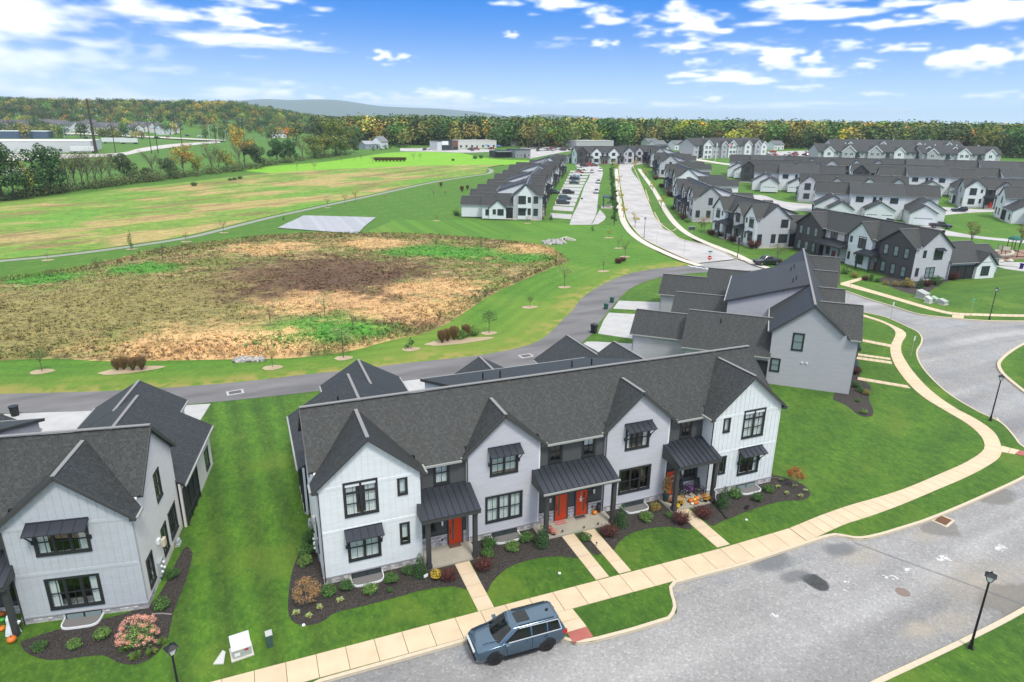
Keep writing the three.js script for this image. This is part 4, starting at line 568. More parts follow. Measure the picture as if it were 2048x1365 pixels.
function egress(g0, x, z, lit, gy) { const g = new THREE.Group(); g.position.y = gy; g.name = 'basement_well'; g0.add(g); // basement window in its well with a white steel rim
  const w = 1.9, wn = new MB(); wn.box(x, x + w, -.05, .42, z + .02, z + .09); const o = wn.build('basement_window', M.trim, g); const p = new MB(); for (const i of [0, 1]) p.box(x + .08 + i * w / 2, x + w / 2 - .03 + i * w / 2, .02, .35, z + .08, z + .1); p.build('pane', lit ? M.paneLight : M.pane, g);
  const pr = []; const dep = 1.02; for (let i = 0; i <= 14; i++) { const a = Math.PI * (1 - i / 14), e = .42; const cx = Math.sign(Math.cos(a)) * Math.pow(Math.abs(Math.cos(a)), e), sy = Math.pow(Math.sin(a), e); pr.push([x + w / 2 + cx * (w / 2 + .08), z + .02 + sy * dep]); }
  const rm = new MB(); for (let i = 0; i < 14; i++) { const [ax, az] = pr[i], [bx, bz] = pr[i + 1], sc = (q, k) => [x + w / 2 + (q[0] - x - w / 2) * k, z + .02 + (q[1] - z - .02) * k]; const A = sc(pr[i], .95), B = sc(pr[i + 1], .95); rm.hexa([[ax, -.1, az], [bx, -.1, bz], [B[0], -.1, B[1]], [A[0], -.1, A[1]]], [[ax, .16, az], [bx, .16, bz], [B[0], .16, B[1]], [A[0], .16, A[1]]]); }
  rm.build('window_well', M.trimWhite, g);
  const fl = new THREE.Shape(pr.map(q => new THREE.Vector2(q[0], -q[1]))), fg = new THREE.ShapeGeometry(fl); fg.rotateX(-Math.PI / 2); fg.translate(0, .06, 0); const fm = mesh(fg, M.gravelDark); fm.name = 'well_floor'; g.add(fm);
}
const W = { // windows of the standard house, [x, y, width, height, options] from the left edge of a bay
  big: (x, o) => [x + .13, 4.63, 1.86, 2.15, { cols: 2, transom: .62, ...o }], slim: (x, o) => [x + .12, 5.46, .44, 1.02, { fixed: 1, noBars: 1, trim: .11, ...o }], awn2: (x, y, o) => [x + .12, y, 1.82, 1.72, { cols: 2, awn: 1, ...o }], slim1: (x, o) => [x + .12, 1.86, .44, 1.36, { fixed: 1, noBars: 1, trim: .11, ...o }], tri: (x, o) => [x + .12, 1.36, 2.52, 1.84, { cols: 3, ...o }], sash: (x, o) => [x + .11, 5.02, .86, 1.5, { ...o }], side: (x, y, o) => [x, y, .95, 1.75, { ...o }]
};
// ───────────── the terraces ─────────────
const mir = (L, w) => ({ ...w, x0: L - w.x1, x1: L - w.x0, yl: w.yr, yr: w.yl, xr: L - w.xr, garage: w.garage && w.garage.map(([x, q]) => [L - x, q]), porch: w.porch && [L - w.porch[1], L - w.porch[0], w.porch[2], w.porch[3]], wins: w.wins && w.wins.map(q => [q[0] === 'L' ? 'R' : 'L', q[0] === 'L' ? -q[1] - q[3] : -q[1] - q[3], q[2], q[3], q[4]]) });
const wingA = { x0: -.6, x1: 10.4, zf: -8.4, zb: -18.1, yl: 3.86, yr: 3.5, xr: 4.6, yR: 7.0, porch: [-.36, -.1, -8.6, -12.5], wins: [['L', -16.6, 1.1, 1.0, 1.5]] };
const wingG = { x0: 2.8, x1: 10.4, zf: -17.9, zb: -24.7, yl: 3.62, yr: 3.5, xr: 6.5, yR: 5.85, garage: [[6.6, 4.8]] };
function std4(p) { // four dwellings: end bays, middle bays, three porches
  const L = 35.44, D = p.deep ? 1 : 0, cu = D ? k => ({ cur: k }) : () => ({});
  return {
    L, det: p.det, shed: [10.3, 25.4], shedMat: p.shedMat, rearMat: p.rearMat, wingMat: p.wingMat, wingVent: [[3.2, 6.0, -14.2], [L - 3.4, 6.2, -12]],
    bays: [
      { x0: 0, x1: 6.31, z: 0, mat: p.end1, batten: p.batten ?? 1, side: p.end1, wins: p.winsL || [W.big(1.52, { cur: .5 }), W.slim(4.83, { cur: 'blind', blindTo: .05 }), W.awn2(1.56, 1.4, { cur: 1 }), W.slim1(4.85, { cur: 'blind', blindTo: .2 })], well: 1.64 },
      { x0: 9.68, x1: 15.07, z: -.94, yA: 9.3, mat: p.mid1, batten: 0, corner: M.trimWhite, wins: [W.awn2(11.35, 4.98, { cur: 'blind', blindTo: .08 }), W.tri(11.02, { cur: 1 })].map(w => w[1] > 4 ? [w[0], w[1], w[2], 1.52, w[4]] : w), well: 11.49 },
      { x0: 20.23, x1: 25.74, z: -.94, yA: 9.35, mat: p.mid2 || p.mid1, batten: 0, corner: M.trimWhite, wins: [W.awn2(21.9, 4.98, { cur: .25 }), W.tri(21.58, { cur: 0 })].map(w => w[1] > 4 ? [w[0], w[1], w[2], 1.52, w[4]] : w), well: 22.0 },
      { x0: 28.89, x1: L, z: 0, mat: p.end2 || p.end1, batten: p.batten ?? 1, side: p.end2 || p.end1, wins: p.winsR || [W.big(31.8, { cur: 1 }), W.slim(29.91, { cur: 'blind', blindTo: .05 }), W.awn2(31.85, 1.4, { cur: .2 }), W.slim1(29.95, { cur: 0 })], well: p.wellR ?? 31.9, wellLit: 1 }],
    recs: [
      { x0: 6.31, x1: 9.68, wins: [W.sash(7.48, { cur: .6 }), [6.75, 1.5, .7, 1.35, { cur: 0 }]], doors: [[8.42, 1]], porch: { x0: 6.02, x1: 9.95, ze: 1.3, posts: [6.5, 9.66], f0: 6.3, f1: 9.9, fz: .98 }, mat: p.rec, doorMat: p.door },
      { x0: 15.07, x1: 20.23, wins: [W.sash(15.78, { cur: 0 }), W.sash(18.42, { cur: 'blind', blindTo: .5 })], doors: [[16.45, 1], [18.12, -1]], porch: { x0: 14.46, x1: 20.32, ze: 1.1, posts: [14.92, 20.22], f0: 14.6, f1: 20.45, fz: .72, gutter: 1, tri: 14.5 }, mat: p.rec, doorMat: p.door },
      { x0: 25.74, x1: 28.89, wins: [W.sash(26.8, { cur: 0 }), [27.75, 1.5, .8, 1.35, { cur: 0 }]], doors: [[25.92, -1]], porch: { x0: 25.25, x1: 29.1, ze: 1.3, posts: [25.42, 28.9], f0: 25.2, f1: 28.85, fz: .98, tri: 25.3 }, mat: p.rec, doorMat: p.door }],
    wings: [wingA, wingG, { x0: 13.4, x1: 22.0, zf: -13.9, zb: -21.3, yl: 3.4, yr: 3.4, xr: 17.72, yR: 5.9, garage: [[15.6, 2.9], [19.8, 2.9]] }, mir(L, wingA), mir(L, wingG)],
    endL: { wins: p.endL || [W.side(-6.2, 5, {}), W.side(-2.6, 1.4, {})], mat: p.endMatL }, endR: { wins: p.endR || [W.side(4.4, 5, {}), W.side(1.0, 1.3, {}), W.side(4.1, 1.3, {})], mat: p.endMatR }
  };
}
const sideRow = p => [p.x - Math.cos(p.r) * p.L, p.y || 0, p.z + Math.sin(p.r) * p.L]; // left corner of a row known by its right corner
const mainHouse = terrace(std4({ det: 2, deep: 1, end1: M.white, mid1: M.lapGrey, endMatL: M.lapWhite, endMatR: M.lapWhite, shedMat: M.white }), [-1.99, 0, 0], 0, 'townhouse_row', 'central row of four townhouses, white and pale grey gables, orange-red doors, black metal porch roofs');
{ const L = 35.44, r = -9.11 * R; terrace({ gy: .45, dim: { yS: .85 }, ...std4({ det: 2, deep: 1, end1: M.greyBatten, mid1: M.lapGrey, endMatR: M.lapWarm, endMatL: M.lapWarm, wingMat: M.lapWarm, shedMat: M.lapWarm,
  winsR: [[L - 4.95, 4.95, 2.56, 1.5, { cols: 3, awn: 1, cur: .45 }], [L - 4.9, 1.32, 2.56, 1.85, { cols: 3, cur: .4 }]], wellR: L - 4.35, endR: [W.side(4.5, 5, {}), W.side(.9, 1.25, {}), W.side(4.1, 1.25, {}), [5.9, 1.25, 1.5, 1.85, { cols: 2 }]] }) }, sideRow({ x: -12.01, z: -1.64, r, L, y: -.45 }), r, 'townhouse_row', 'grey board-and-batten townhouse row cut by the left edge, triple windows, beside the mown lawn'); }
terrace(std4({ det: 1, end1: M.lapC, mid1: M.lapC, mid2: M.white, end2: M.lapC, batten: 0, endMatL: M.lapC, wingMat: M.lapC, shedMat: M.lapGrey, rearMat: M.lapC, endL: [W.side(-6.3, 4.95, { det: 2, light: 1 }), [-8.2, 2.2, .8, 1.35, { light: 1, det: 2 }]] }), [54.79, -.55, -11.55], 47.29 * R, 'townhouse_row', 'grey-sided townhouse row seen end-on behind the central row, stepped dark roofs, garages on the lane');
{ // dark and white row facing the curve of the road
  const L = 34, r = -97.22 * R, three = x => [1.2, 3.7, 6.2].flatMap(k => [[x + k, 4.7, 1.0, 1.75, { light: 1, det: 1 }], [x + k, 1.2, 1.0, 1.85, { light: 1, det: 1 }]]);
  terrace({ L, det: 1, shed: [9, 25], shedMat: M.lapGrey, rearMat: M.lapGrey, wingMat: M.lapGrey,
    bays: [{ x0: 0, x1: 8.6, z: 0, mat: M.brickDark, wins: three(0), corner: M.brickDark }, { x0: 16.7, x1: 23.1, z: -.1, mat: M.white, batten: 1, wins: [W.big(19.6, {}), W.slim(17.2, {}), W.awn2(19.6, 1.4, {}), W.slim1(17.2, {})] }, { x0: 25.4, x1: L, z: 0, mat: M.brickDark, wins: three(25.4), corner: M.brickDark }],
    recs: [{ x0: 8.6, x1: 16.7, mat: M.lapTan, wins: [[10.3, 4.9, 1.9, 1.6, { cols: 2 }], [14.6, 4.9, 1.2, 1.6, {}], [9.6, 1.4, 1, 1.6, {}]], doors: [[11.5, 1]], doorMat: M.doorRed, porch: { x0: 8.3, x1: 16.9, ze: 1.9, posts: [9, 16.4], fz: 1.6 } }, { x0: 23.1, x1: 25.4, mat: M.lapTan, wins: [[23.4, 4.9, 1.5, 1.6, { cols: 2 }]], doors: [[23.8, 1]], doorMat: M.doorRed, porch: { x0: 21.6, x1: 25.9, ze: 2.2, posts: [22, 25.5], fz: 1.9 } }],
    wings: [wingA, mir(L, { ...wingA, porch: [-.36, -.1, -8.6, -14.2] }), mir(L, { ...wingG, x0: 2.8 }), wingG],
    endR: { mat: M.lapGrey, wins: [[4.6, 4.7, 1.8, 1.7, { cols: 2, awn: 1 }], [2.0, 5.2, .5, 1.1, { noBars: 1, fixed: 1 }], [3.3, 1.2, 1.9, 1.85, { cols: 2, light: 1 }], [1.0, 1.7, .5, 1.3, { noBars: 1, fixed: 1 }]] } }, sideRow({ x: 111.02, z: -48.7, r, L, y: -.6 }), r, 'townhouse_row', 'dark brown and white townhouse row with a red door facing the bend of the road');
}
{ const L = 22.3, r = -102.5 * R; terrace({ L, det: 1, shed: [6, 16], shedMat: M.lapGrey, rearMat: M.lapGrey, wingMat: M.lapGrey,
  bays: [{ x0: 0, x1: 6, z: 0, mat: M.white, batten: 1, wins: [W.big(1.6, {}), W.slim(4.7, {}), W.awn2(1.6, 1.4, {})] }, { x0: 10.3, x1: 15, z: -.4, yA: 9.2, mat: M.lapTan, wins: [[11.7, 4.9, 1.8, 1.5, { cols: 2, awn: 1 }], [11.5, 1.4, 2.2, 1.8, { cols: 2, awn: 1 }]] }, { x0: 16.8, x1: L, z: 0, mat: M.white, batten: 1, wins: [W.big(18.9, {}), W.slim(17.3, {}), W.awn2(18.9, 1.4, {}), W.slim1(17.3, {})] }],
  recs: [{ x0: 6, x1: 10.3, wins: [W.sash(6.8, {}), W.sash(8.6, {})], doors: [[8.8, 1]], doorMat: M.doorRed, porch: { x0: 5.7, x1: 10.6, ze: 1.6, posts: [6.2, 10.2] } }, { x0: 15, x1: 16.8, wins: [], doors: [[15.4, 1]], doorMat: M.doorRed, porch: { x0: 14.4, x1: 17, ze: 1.3, posts: [14.8, 16.7] } }],
  wings: [{ ...wingA, zb: -15 }, mir(L, { ...wingA, zb: -15 })], endR: { mat: M.lapGrey, wins: [[6.3, 4.9, 1.6, 1.6, { cols: 2 }], [.7, 1.3, .9, 1.8, {}], [4.2, 1.3, .9, 1.8, {}], [6.1, 1.3, 2.0, 1.8, { cols: 2 }]] } }, sideRow({ x: 106.6, z: -86, r, L, y: .1 }), r, 'townhouse_row', 'three-gable townhouse row, white and grey, at the near right end of the boulevard'); }

function sideGable(g, x, dir, za, zb, mat, wins) { // small gabled bay turned to the side of a wing
  const w = za - zb, zm = (za + zb) / 2, m = new THREE.Matrix4().makeRotationY(dir * Math.PI / 2).setPosition(x, 0, dir > 0 ? za : zb);
  wallShape([[0, 0], [w, 0], [w, 3.35], [w / 2, 5.5], [0, 3.35]], [], 1.2, m, 'gable_bay', mat, g); for (const q of wins) win(g, m, ...q, { det: 1, cols: q[2] > 1 ? 2 : 1 });
  const o = x + dir * .3, e = x - dir * 3.6, r = new MB(), A = [o, 3.2, za + .35], B = [e, 3.2, za + .35], C = [e, 5.68, zm], D = [o, 5.68, zm]; dir < 0 ? r.slab(A, B, C, D, .13) : r.slab(B, A, D, C, .13); const E = [o, 3.2, zb - .35], F = [e, 3.2, zb - .35]; dir < 0 ? r.slab(F, E, D, C, .13) : r.slab(E, F, C, D, .13); r.build('gable_roof', M.shingle, g);
  for (const z of [za + .35, zb - .35]) new MB().bar([o, 3.1, z], [o, 5.58, zm], .04, .2).build('rake_board', M.fascia, g);
}
// the long line left of the boulevard, then the rows closing and flanking it (copies of a few prototypes)
const rowP = { det: 0, end1: M.white, mid1: M.lapGrey, mid2: M.brickDark, end2: M.white, endMatL: M.lapGrey, endMatR: M.lapWhite, shedMat: M.white, rearMat: M.lapWhite, batten: 0 };
const f1 = terrace(std4({ ...rowP, det: 1, endL: [[-2.4, 4.8, 1.1, 1.8, { det: 1 }], [-6.6, 4.6, 2, 2.1, { cols: 2 }], [-3.9, 5.2, .6, 1.2, {}], [-6.6, 1.3, 2, 1.8, { cols: 2, awn: 1 }], [-2.4, 1.2, 1.1, 1.8, {}], [-3.9, 1.5, .6, 1.5, {}]] }), [77.77, .3, -143.47], 64.64 * R, 'townhouse_row', 'nearest row of the long line left of the boulevard, white gabled end facing the lawn');
{ // white gabled end bay on its near wall
  const b = new MB(); b.box(-.34, -.15, 0, 6.8, -7.2, -3.0); b.build('end_bay_wall', M.white, f1); const t = new MB(); t.hexa([[-.34, 6.8, -3], [-.15, 6.8, -3], [-.15, 6.8, -7.2], [-.34, 6.8, -7.2]], [[-.34, 9.6, -4.9], [-.15, 9.6, -4.9], [-.15, 9.6, -5.1], [-.34, 9.6, -5.1]]); t.build('end_bay_wall', M.white, f1);
  const m = new THREE.Matrix4().makeRotationY(-Math.PI / 2).setPosition(-.345, 0, 0); for (const q of [[-6.9, 4.6, 2, 2.1], [-4.1, 5, .7, 1.4], [-6.9, 1.3, 2, 1.9], [-4.1, 1.5, .7, 1.6]]) win(f1, m, ...q, { det: 1, cols: q[2] > 1 ? 2 : 1 });
  sideGable(f1, -.75, -1, -10.6, -15.6, M.white, [[1.2, 1.5, .7, 1.2], [2.6, 1.2, 1.6, 1.6]]);
}
{ const d = scene.children.find(o => o.userData.label && o.userData.label.startsWith('dark brown and white')); sideGable(d, 34.7, 1, -14.6, -19.2, M.white, [[1.3, 1.3, 1.7, 1.6]]); }
const proto = {
  white: terrace(std4(rowP), [0, 0, 0], 0, 'townhouse_row', 'x'),
  grey: terrace(std4({ ...rowP, end1: M.lapGrey, end2: M.lapGrey, mid1: M.lapGrey, mid2: M.white, endMatL: M.lapWhite, endMatR: M.lapC, shedMat: M.lapWhite }), [0, 0, 0], 0, 'townhouse_row', 'x'),
  dark: terrace(std4({ ...rowP, end1: M.brickDark, end2: M.lapGrey, mid1: M.white, mid2: M.white, endMatL: M.white, endMatR: M.lapGrey, rec: M.lapTan, shedMat: M.lapGrey, door: M.doorRed }), [0, 0, 0], 0, 'townhouse_row', 'x'),
};
for (const k in proto) { scene.remove(proto[k]); }
const usedProto = {};
const rowGap = 40.5;
function rowAt(kind, left, turn, label, group) { const p = [left[0], ground(left[0], left[1]) + (left[2] || 0), left[1]]; if (!usedProto[kind]) { usedProto[kind] = 1; const o = proto[kind]; o.position.set(...p); o.rotation.y = turn; o.userData.label = label; if (group) o.userData.group = group; scene.add(o); return o; } return copyOf(proto[kind], p, turn, label, group); }
// next rows of the line left of the boulevard
{ const r = 62 * R; let x = 77.77 + Math.cos(64.64 * R) * 39.5, z = -143.47 - Math.sin(64.64 * R) * 39.5; const lab = ['second row of the long line left of the boulevard, grey with white shed wall', 'third row of the long line left of the boulevard, dark-fronted', 'fourth and farthest row of the line left of the boulevard'], kk = ['grey', 'white', 'dark'], rr = [61, 60, 59]; for (let i = 0; i < 3; i++) { rowAt(kk[i], [x, z], rr[i] * R, lab[i]); x += Math.cos(rr[i] * R) * rowGap; z -= Math.sin(rr[i] * R) * rowGap; } }
const atRoof = (u, v, h) => { const p = G(u, v, h); return [p.x, p.z]; };
const fromRidge = (u, v, r, lx, h = 10.15) => { const p = G(u, v, h), c = Math.cos(r), s = Math.sin(r); return [p.x - (c * lx + s * S0.zr), p.z - (-s * lx + c * S0.zr)]; };
rowAt('dark', [G(1150, 329).x, G(1150, 329).z + 2], -8 * R, 'dark-centred row closing the far end of the boulevard on the left');
rowAt('white', [G(1236, 327).x + 2, G(1236, 327).z + 2], 4 * R, 'row closing the far end of the boulevard on the right, under the red tree');
// right side of the boulevard
{ const place = (kind, u, v, rd, label) => { const p = G(u, v), r = rd * R, L = 35.44; rowAt(kind, [p.x - Math.cos(r) * L, p.z + Math.sin(r) * L], r, label); };
  place('grey', 1384, 444, -116, 'grey-ended row, second from the near end on the right of the boulevard'); place('white', 1347.5, 396, -118, 'row on the right of the boulevard with a broad white shed wall above its porches'); place('dark', 1318, 358, -119, 'far row on the right of the boulevard, dark front behind young trees'); place('grey', 1301, 337, -120, 'farthest row on the right of the boulevard next to its end'); }
// the quarter on the right: rows showing their garages alternate with rows showing their fronts
const rf = -42 * R, rb = 138 * R;
rowAt('white', fromRidge(1699.5, 364.7, rb, 25.6), rb, 'white row seen from behind amid the right quarter, three gabled garages before it');
rowAt('grey', fromRidge(1602, 346, rf, -.2), rf, 'row with grey front gables and triple windows behind the white garages');
rowAt('white', fromRidge(1928, 355, rf, -.2), rf, 'white and grey row with a red door behind a parked navy car, right');
rowAt('white', fromRidge(2010, 372, rb, 35.6), rb, 'white row end with a hooded window at the right edge above the playground lawn');
rowAt('white', fromRidge(1560, 328, rb, 25.6), rb, 'white row seen from behind with a two-car garage beside the curving side street');
rowAt('dark', fromRidge(1485, 318, rf, -.2), rf, 'row with a dark brown gabled front beside the side street');
rowAt('white', fromRidge(1462, 308, rb, 35.6), rb, 'white-ended row farthest left in the right quarter, below the first apartment block');
rowAt('dark', fromRidge(1706, 326, rf, -.2), rf, 'row with one white gabled front showing between grey roofs, right quarter');
rowAt('grey', fromRidge(1812, 333.5, rb, 25.6), rb, 'row with a white shed gable and grey garage roofs, right of centre');
rowAt('grey', fromRidge(1812, 317.5, rb, 25.6), rb, 'far row of dark roofs just below the right apartment blocks, left part');
rowAt('grey', fromRidge(1957, 321, rb, 25.6), rb, 'far row of dark roofs just below the woods at the right');
rowAt('white', fromRidge(2000, 336, rb, 25.6), rb, 'row with white gabled ends at the right edge, third roof line from the woods');
rowAt('grey', fromRidge(1610, 313, rf, -.2), rf, 'long dark roof with small front gables below the left end of the big apartment block');

// ───────────── apartment blocks ─────────────
function apartments(p, turn, L, D, gables, label) {
  const g = thing('apartment_building', p, turn, label, 'apartment building', 'grey apartment blocks before the woods'), H = 9.3, rise2 = 4.2, b = new MB(); b.box(0, L, -1, H, -D, 0); b.build('wall', M.lapC, g);
  const r = new MB(); r.slab([-.6, H - .2, .7], [L + .6, H - .2, .7], [L + .6, H + rise2, -D / 2], [-.6, H + rise2, -D / 2], .2); r.slab([L + .6, H - .2, -D - .7], [-.6, H - .2, -D - .7], [-.6, H + rise2, -D / 2], [L + .6, H + rise2, -D / 2], .2); r.build('roof', M.shingle, g);
  for (const [xx, sg] of [[-.01, 1], [L - .1, 1]]) { const w = new MB(); w.hexa([[xx, H, 0], [xx + .11, H, 0], [xx + .11, H, -D], [xx, H, -D]], [[xx, H + rise2 - .3, -D / 2 + .1], [xx + .11, H + rise2 - .3, -D / 2 + .1], [xx + .11, H + rise2 - .3, -D / 2 - .1], [xx, H + rise2 - .3, -D / 2 - .1]]); w.build('end_gable', M.lapC, g); }
  for (const [x, w, white] of gables) { const m = white ? M.lapWhite : M.lapC; wallShape([[x, -1], [x + w, -1], [x + w, H], [x + w / 2, H + w * .42], [x, H]], [], 1.4, new THREE.Matrix4().makeTranslation(0, 0, 1.5), 'gable_bay', m, g);
    const q = new MB(), yt = H + w * .42 + .2; q.slab([x - .5, H - .25, -D / 2], [x - .5, H - .25, 1.9], [x + w / 2, yt, 1.9], [x + w / 2, yt, -D / 2], .16); q.slab([x + w + .5, H - .25, 1.9], [x + w + .5, H - .25, -D / 2], [x + w / 2, yt, -D / 2], [x + w / 2, yt, 1.9], .16); q.build('gable_roof', M.shingle, g);
    const k = new MB(); for (const xx of [x - .5, x + w + .5]) k.bar([xx, H - .4, 1.93], [x + w / 2, yt - .16, 1.93], .06, .4); k.build('rake_board', M.trimWhite, g); }
  const fl = n => .9 + n * 3; const m1 = new THREE.Matrix4().makeTranslation(0, 0, 1.5), m0 = new THREE.Matrix4().makeTranslation(0, 0, .01); const inG = x => gables.find(([a, w]) => x > a - 1.2 && x < a + w + .2);
  for (let f = 0; f < 3; f++) { for (const [x, w] of gables) for (const k of w > 6 ? [.18, .62] : [.35]) win(g, m1, x + w * k, fl(f), Math.min(1.9, w * .3), 1.6, { cols: 2, det: 0, trim: .14, frame: M.trimWhite }); for (let x = 1.5; x < L - 2.5; x += 3.1) if (!inG(x)) { if (Math.round(x / 3.1) % 3 === 1) { const bal = new MB(); bal.box(x - .3, x + 2.2, fl(f) - 1.0, fl(f) - .85, .01, 1.3); bal.box(x - .3, x + 2.2, fl(f) - .85, fl(f) + .1, 1.22, 1.28); bal.build('balcony', f ? M.trimDark : M.trimWhite, g); const dk = new MB(); dk.box(x - .2, x + 2.1, fl(f) - .8, fl(f) + 1.6, .0, .03); dk.build('balcony_opening', M.pane, g); } else win(g, m0, x, fl(f), 1.5, 1.6, { cols: 2, det: 0, trim: .14, frame: M.trimWhite }); } }
  for (const x of [L * .22, L * .5, L * .78]) { const v = new MB(); v.box(x, x + .5, H + 3, H + 4.9, -D / 2 - 1, -D / 2 - .5); v.build('vent_stack', M.trimWhite, g); }
  return g;
}
{ const a = G(1386, 318), b = G(1540, 313); apartments([a.x, a.y - .5, a.z], Math.atan2(-(b.z - a.z), b.x - a.x) , 62, 15, [[7, 7, 1], [22, 5, 0], [28, 6.5, 1], [42, 6, 1], [51, 6, 0], [57, 5, 1]], 'three-storey grey apartment block with white gables behind the flagpole'); }
{ const p = G(1640, 287, 13.5 - 2); apartments([p.x, ground(p.x, p.z) - 2.2, p.z], -24 * R, 88, 16, [[3, 6, 1], [14, 8, 0], [30, 8, 0], [46, 6, 1], [62, 8, 0], [78, 8, 0]], 'long grey apartment block with white-trimmed gables in front at the right'); const q = G(1850, 291, 11.5); apartments([q.x, ground(q.x, q.z) - 2.2, q.z], -26 * R, 46, 15, [[2, 6, 0], [20, 7, 1], [36, 6, 1]], 'right-hand end apartment block with an open stair bay next to the woods'); const s = G(1668, 280, 11.5); apartments([s.x, ground(s.x, s.z) - 1.5, s.z], -22 * R, 90, 15, [[8, 6, 1], [30, 7, 0], [55, 6, 1], [75, 7, 0]], 'rearmost apartment block, its roof and vents above the front block'); }
// ───────────── plants ─────────────
const leafMat = new THREE.MeshPhysicalMaterial({ vertexColors: true, side: THREE.DoubleSide, roughness: .85, transmission: 0 });
const barkMat = std([.12, .095, .075], { roughness: 1 });
const paleBark = std([.22, .2, .17], { roughness: 1 });
// leaves scattered through clumps; each leaf a small bent quad. clumps: [x, y, z, r, flatten]
function leaves(mb, clumps, n, size, pal, r, out = .55) {
  const tot = clumps.reduce((s, c) => s + c[3] ** 2, 0);
  for (const c of clumps) { const m = Math.round(n * c[3] ** 2 / tot); for (let i = 0; i < m; i++) {
    let x, y, z, l; do { x = r() * 2 - 1; y = r() * 2 - 1; z = r() * 2 - 1; l = x * x + y * y + z * z; } while (l > 1 || l < .02); l = Math.sqrt(l); const k = Math.pow(l, out - 1) ; x *= k; y *= k; z *= k;
    const P = V(c[0] + x * c[3], c[1] + y * c[3] * (c[4] || 1), c[2] + z * c[3]), N = V(x + (r() - .5) * 1.2, y + .35 + (r() - .5) * 1.2, z + (r() - .5) * 1.2).normalize();
    const t = V(r() - .5, r() - .5, r() - .5).cross(N).normalize(), b = N.clone().cross(t), s = size * (.65 + .7 * r()), q = pal[Math.floor(r() * pal.length)], j = .75 + .5 * r(); mb.paint(q[0] * j, q[1] * j, q[2] * j);
    const A = P.clone().addScaledVector(t, -s / 2), B = P.clone().addScaledVector(b, -s * .3), C = P.clone().addScaledVector(t, s / 2), D = P.clone().addScaledVector(b, s * .3).addScaledVector(N, s * .15); mb.tri(A, B, C, [0, 0], [1, 0], [1, 1]); mb.tri(A, C, D, [0, 0], [1, 1], [0, 1]); } }
  return mb;
}
const PAL = {
  green: [[.07, .16, .03], [.09, .19, .035], [.05, .12, .025]], deep: [[.025, .075, .02], [.035, .1, .025], [.02, .06, .018]], lime: [[.16, .27, .05], [.2, .3, .07], [.11, .2, .04]], burg: [[.12, .03, .03], [.08, .025, .03], [.16, .05, .035], [.07, .05, .03]],
  tan: [[.34, .19, .08], [.27, .13, .05], [.4, .25, .12], [.22, .17, .06]], rust: [[.42, .14, .03], [.3, .09, .03], [.22, .2, .05]], pale: [[.5, .55, .22], [.6, .62, .34], [.35, .45, .13]], pink: [[.72, .3, .24], [.8, .4, .32], [.7, .36, .22]],
  yellow: [[.5, .36, .03], [.6, .44, .04], [.36, .3, .04], [.2, .22, .04]], orange: [[.48, .2, .03], [.4, .16, .03], [.3, .2, .05]], olive: [[.13, .16, .05], [.18, .18, .06], [.09, .12, .04]], mixed: [[.1, .16, .035], [.16, .19, .05], [.26, .24, .05], [.07, .12, .03]], wood: [[.035, .075, .025], [.05, .095, .03], [.03, .06, .022], [.07, .1, .035]], red: [[.38, .03, .02], [.48, .06, .03], [.3, .05, .02]], light: [[.22, .3, .1], [.28, .33, .13], [.16, .22, .07]]
};
const ballC = (r, R0, h) => { const c = [[0, R0 * h * .95, 0, R0 * .82, h]]; for (let i = 0; i < 7; i++) { const a = i / 7 * 6.28, k = .5 + .15 * r(); c.push([Math.cos(a) * R0 * k, R0 * h * (.5 + .6 * r()), Math.sin(a) * R0 * k, R0 * .48, h]); } return c; };
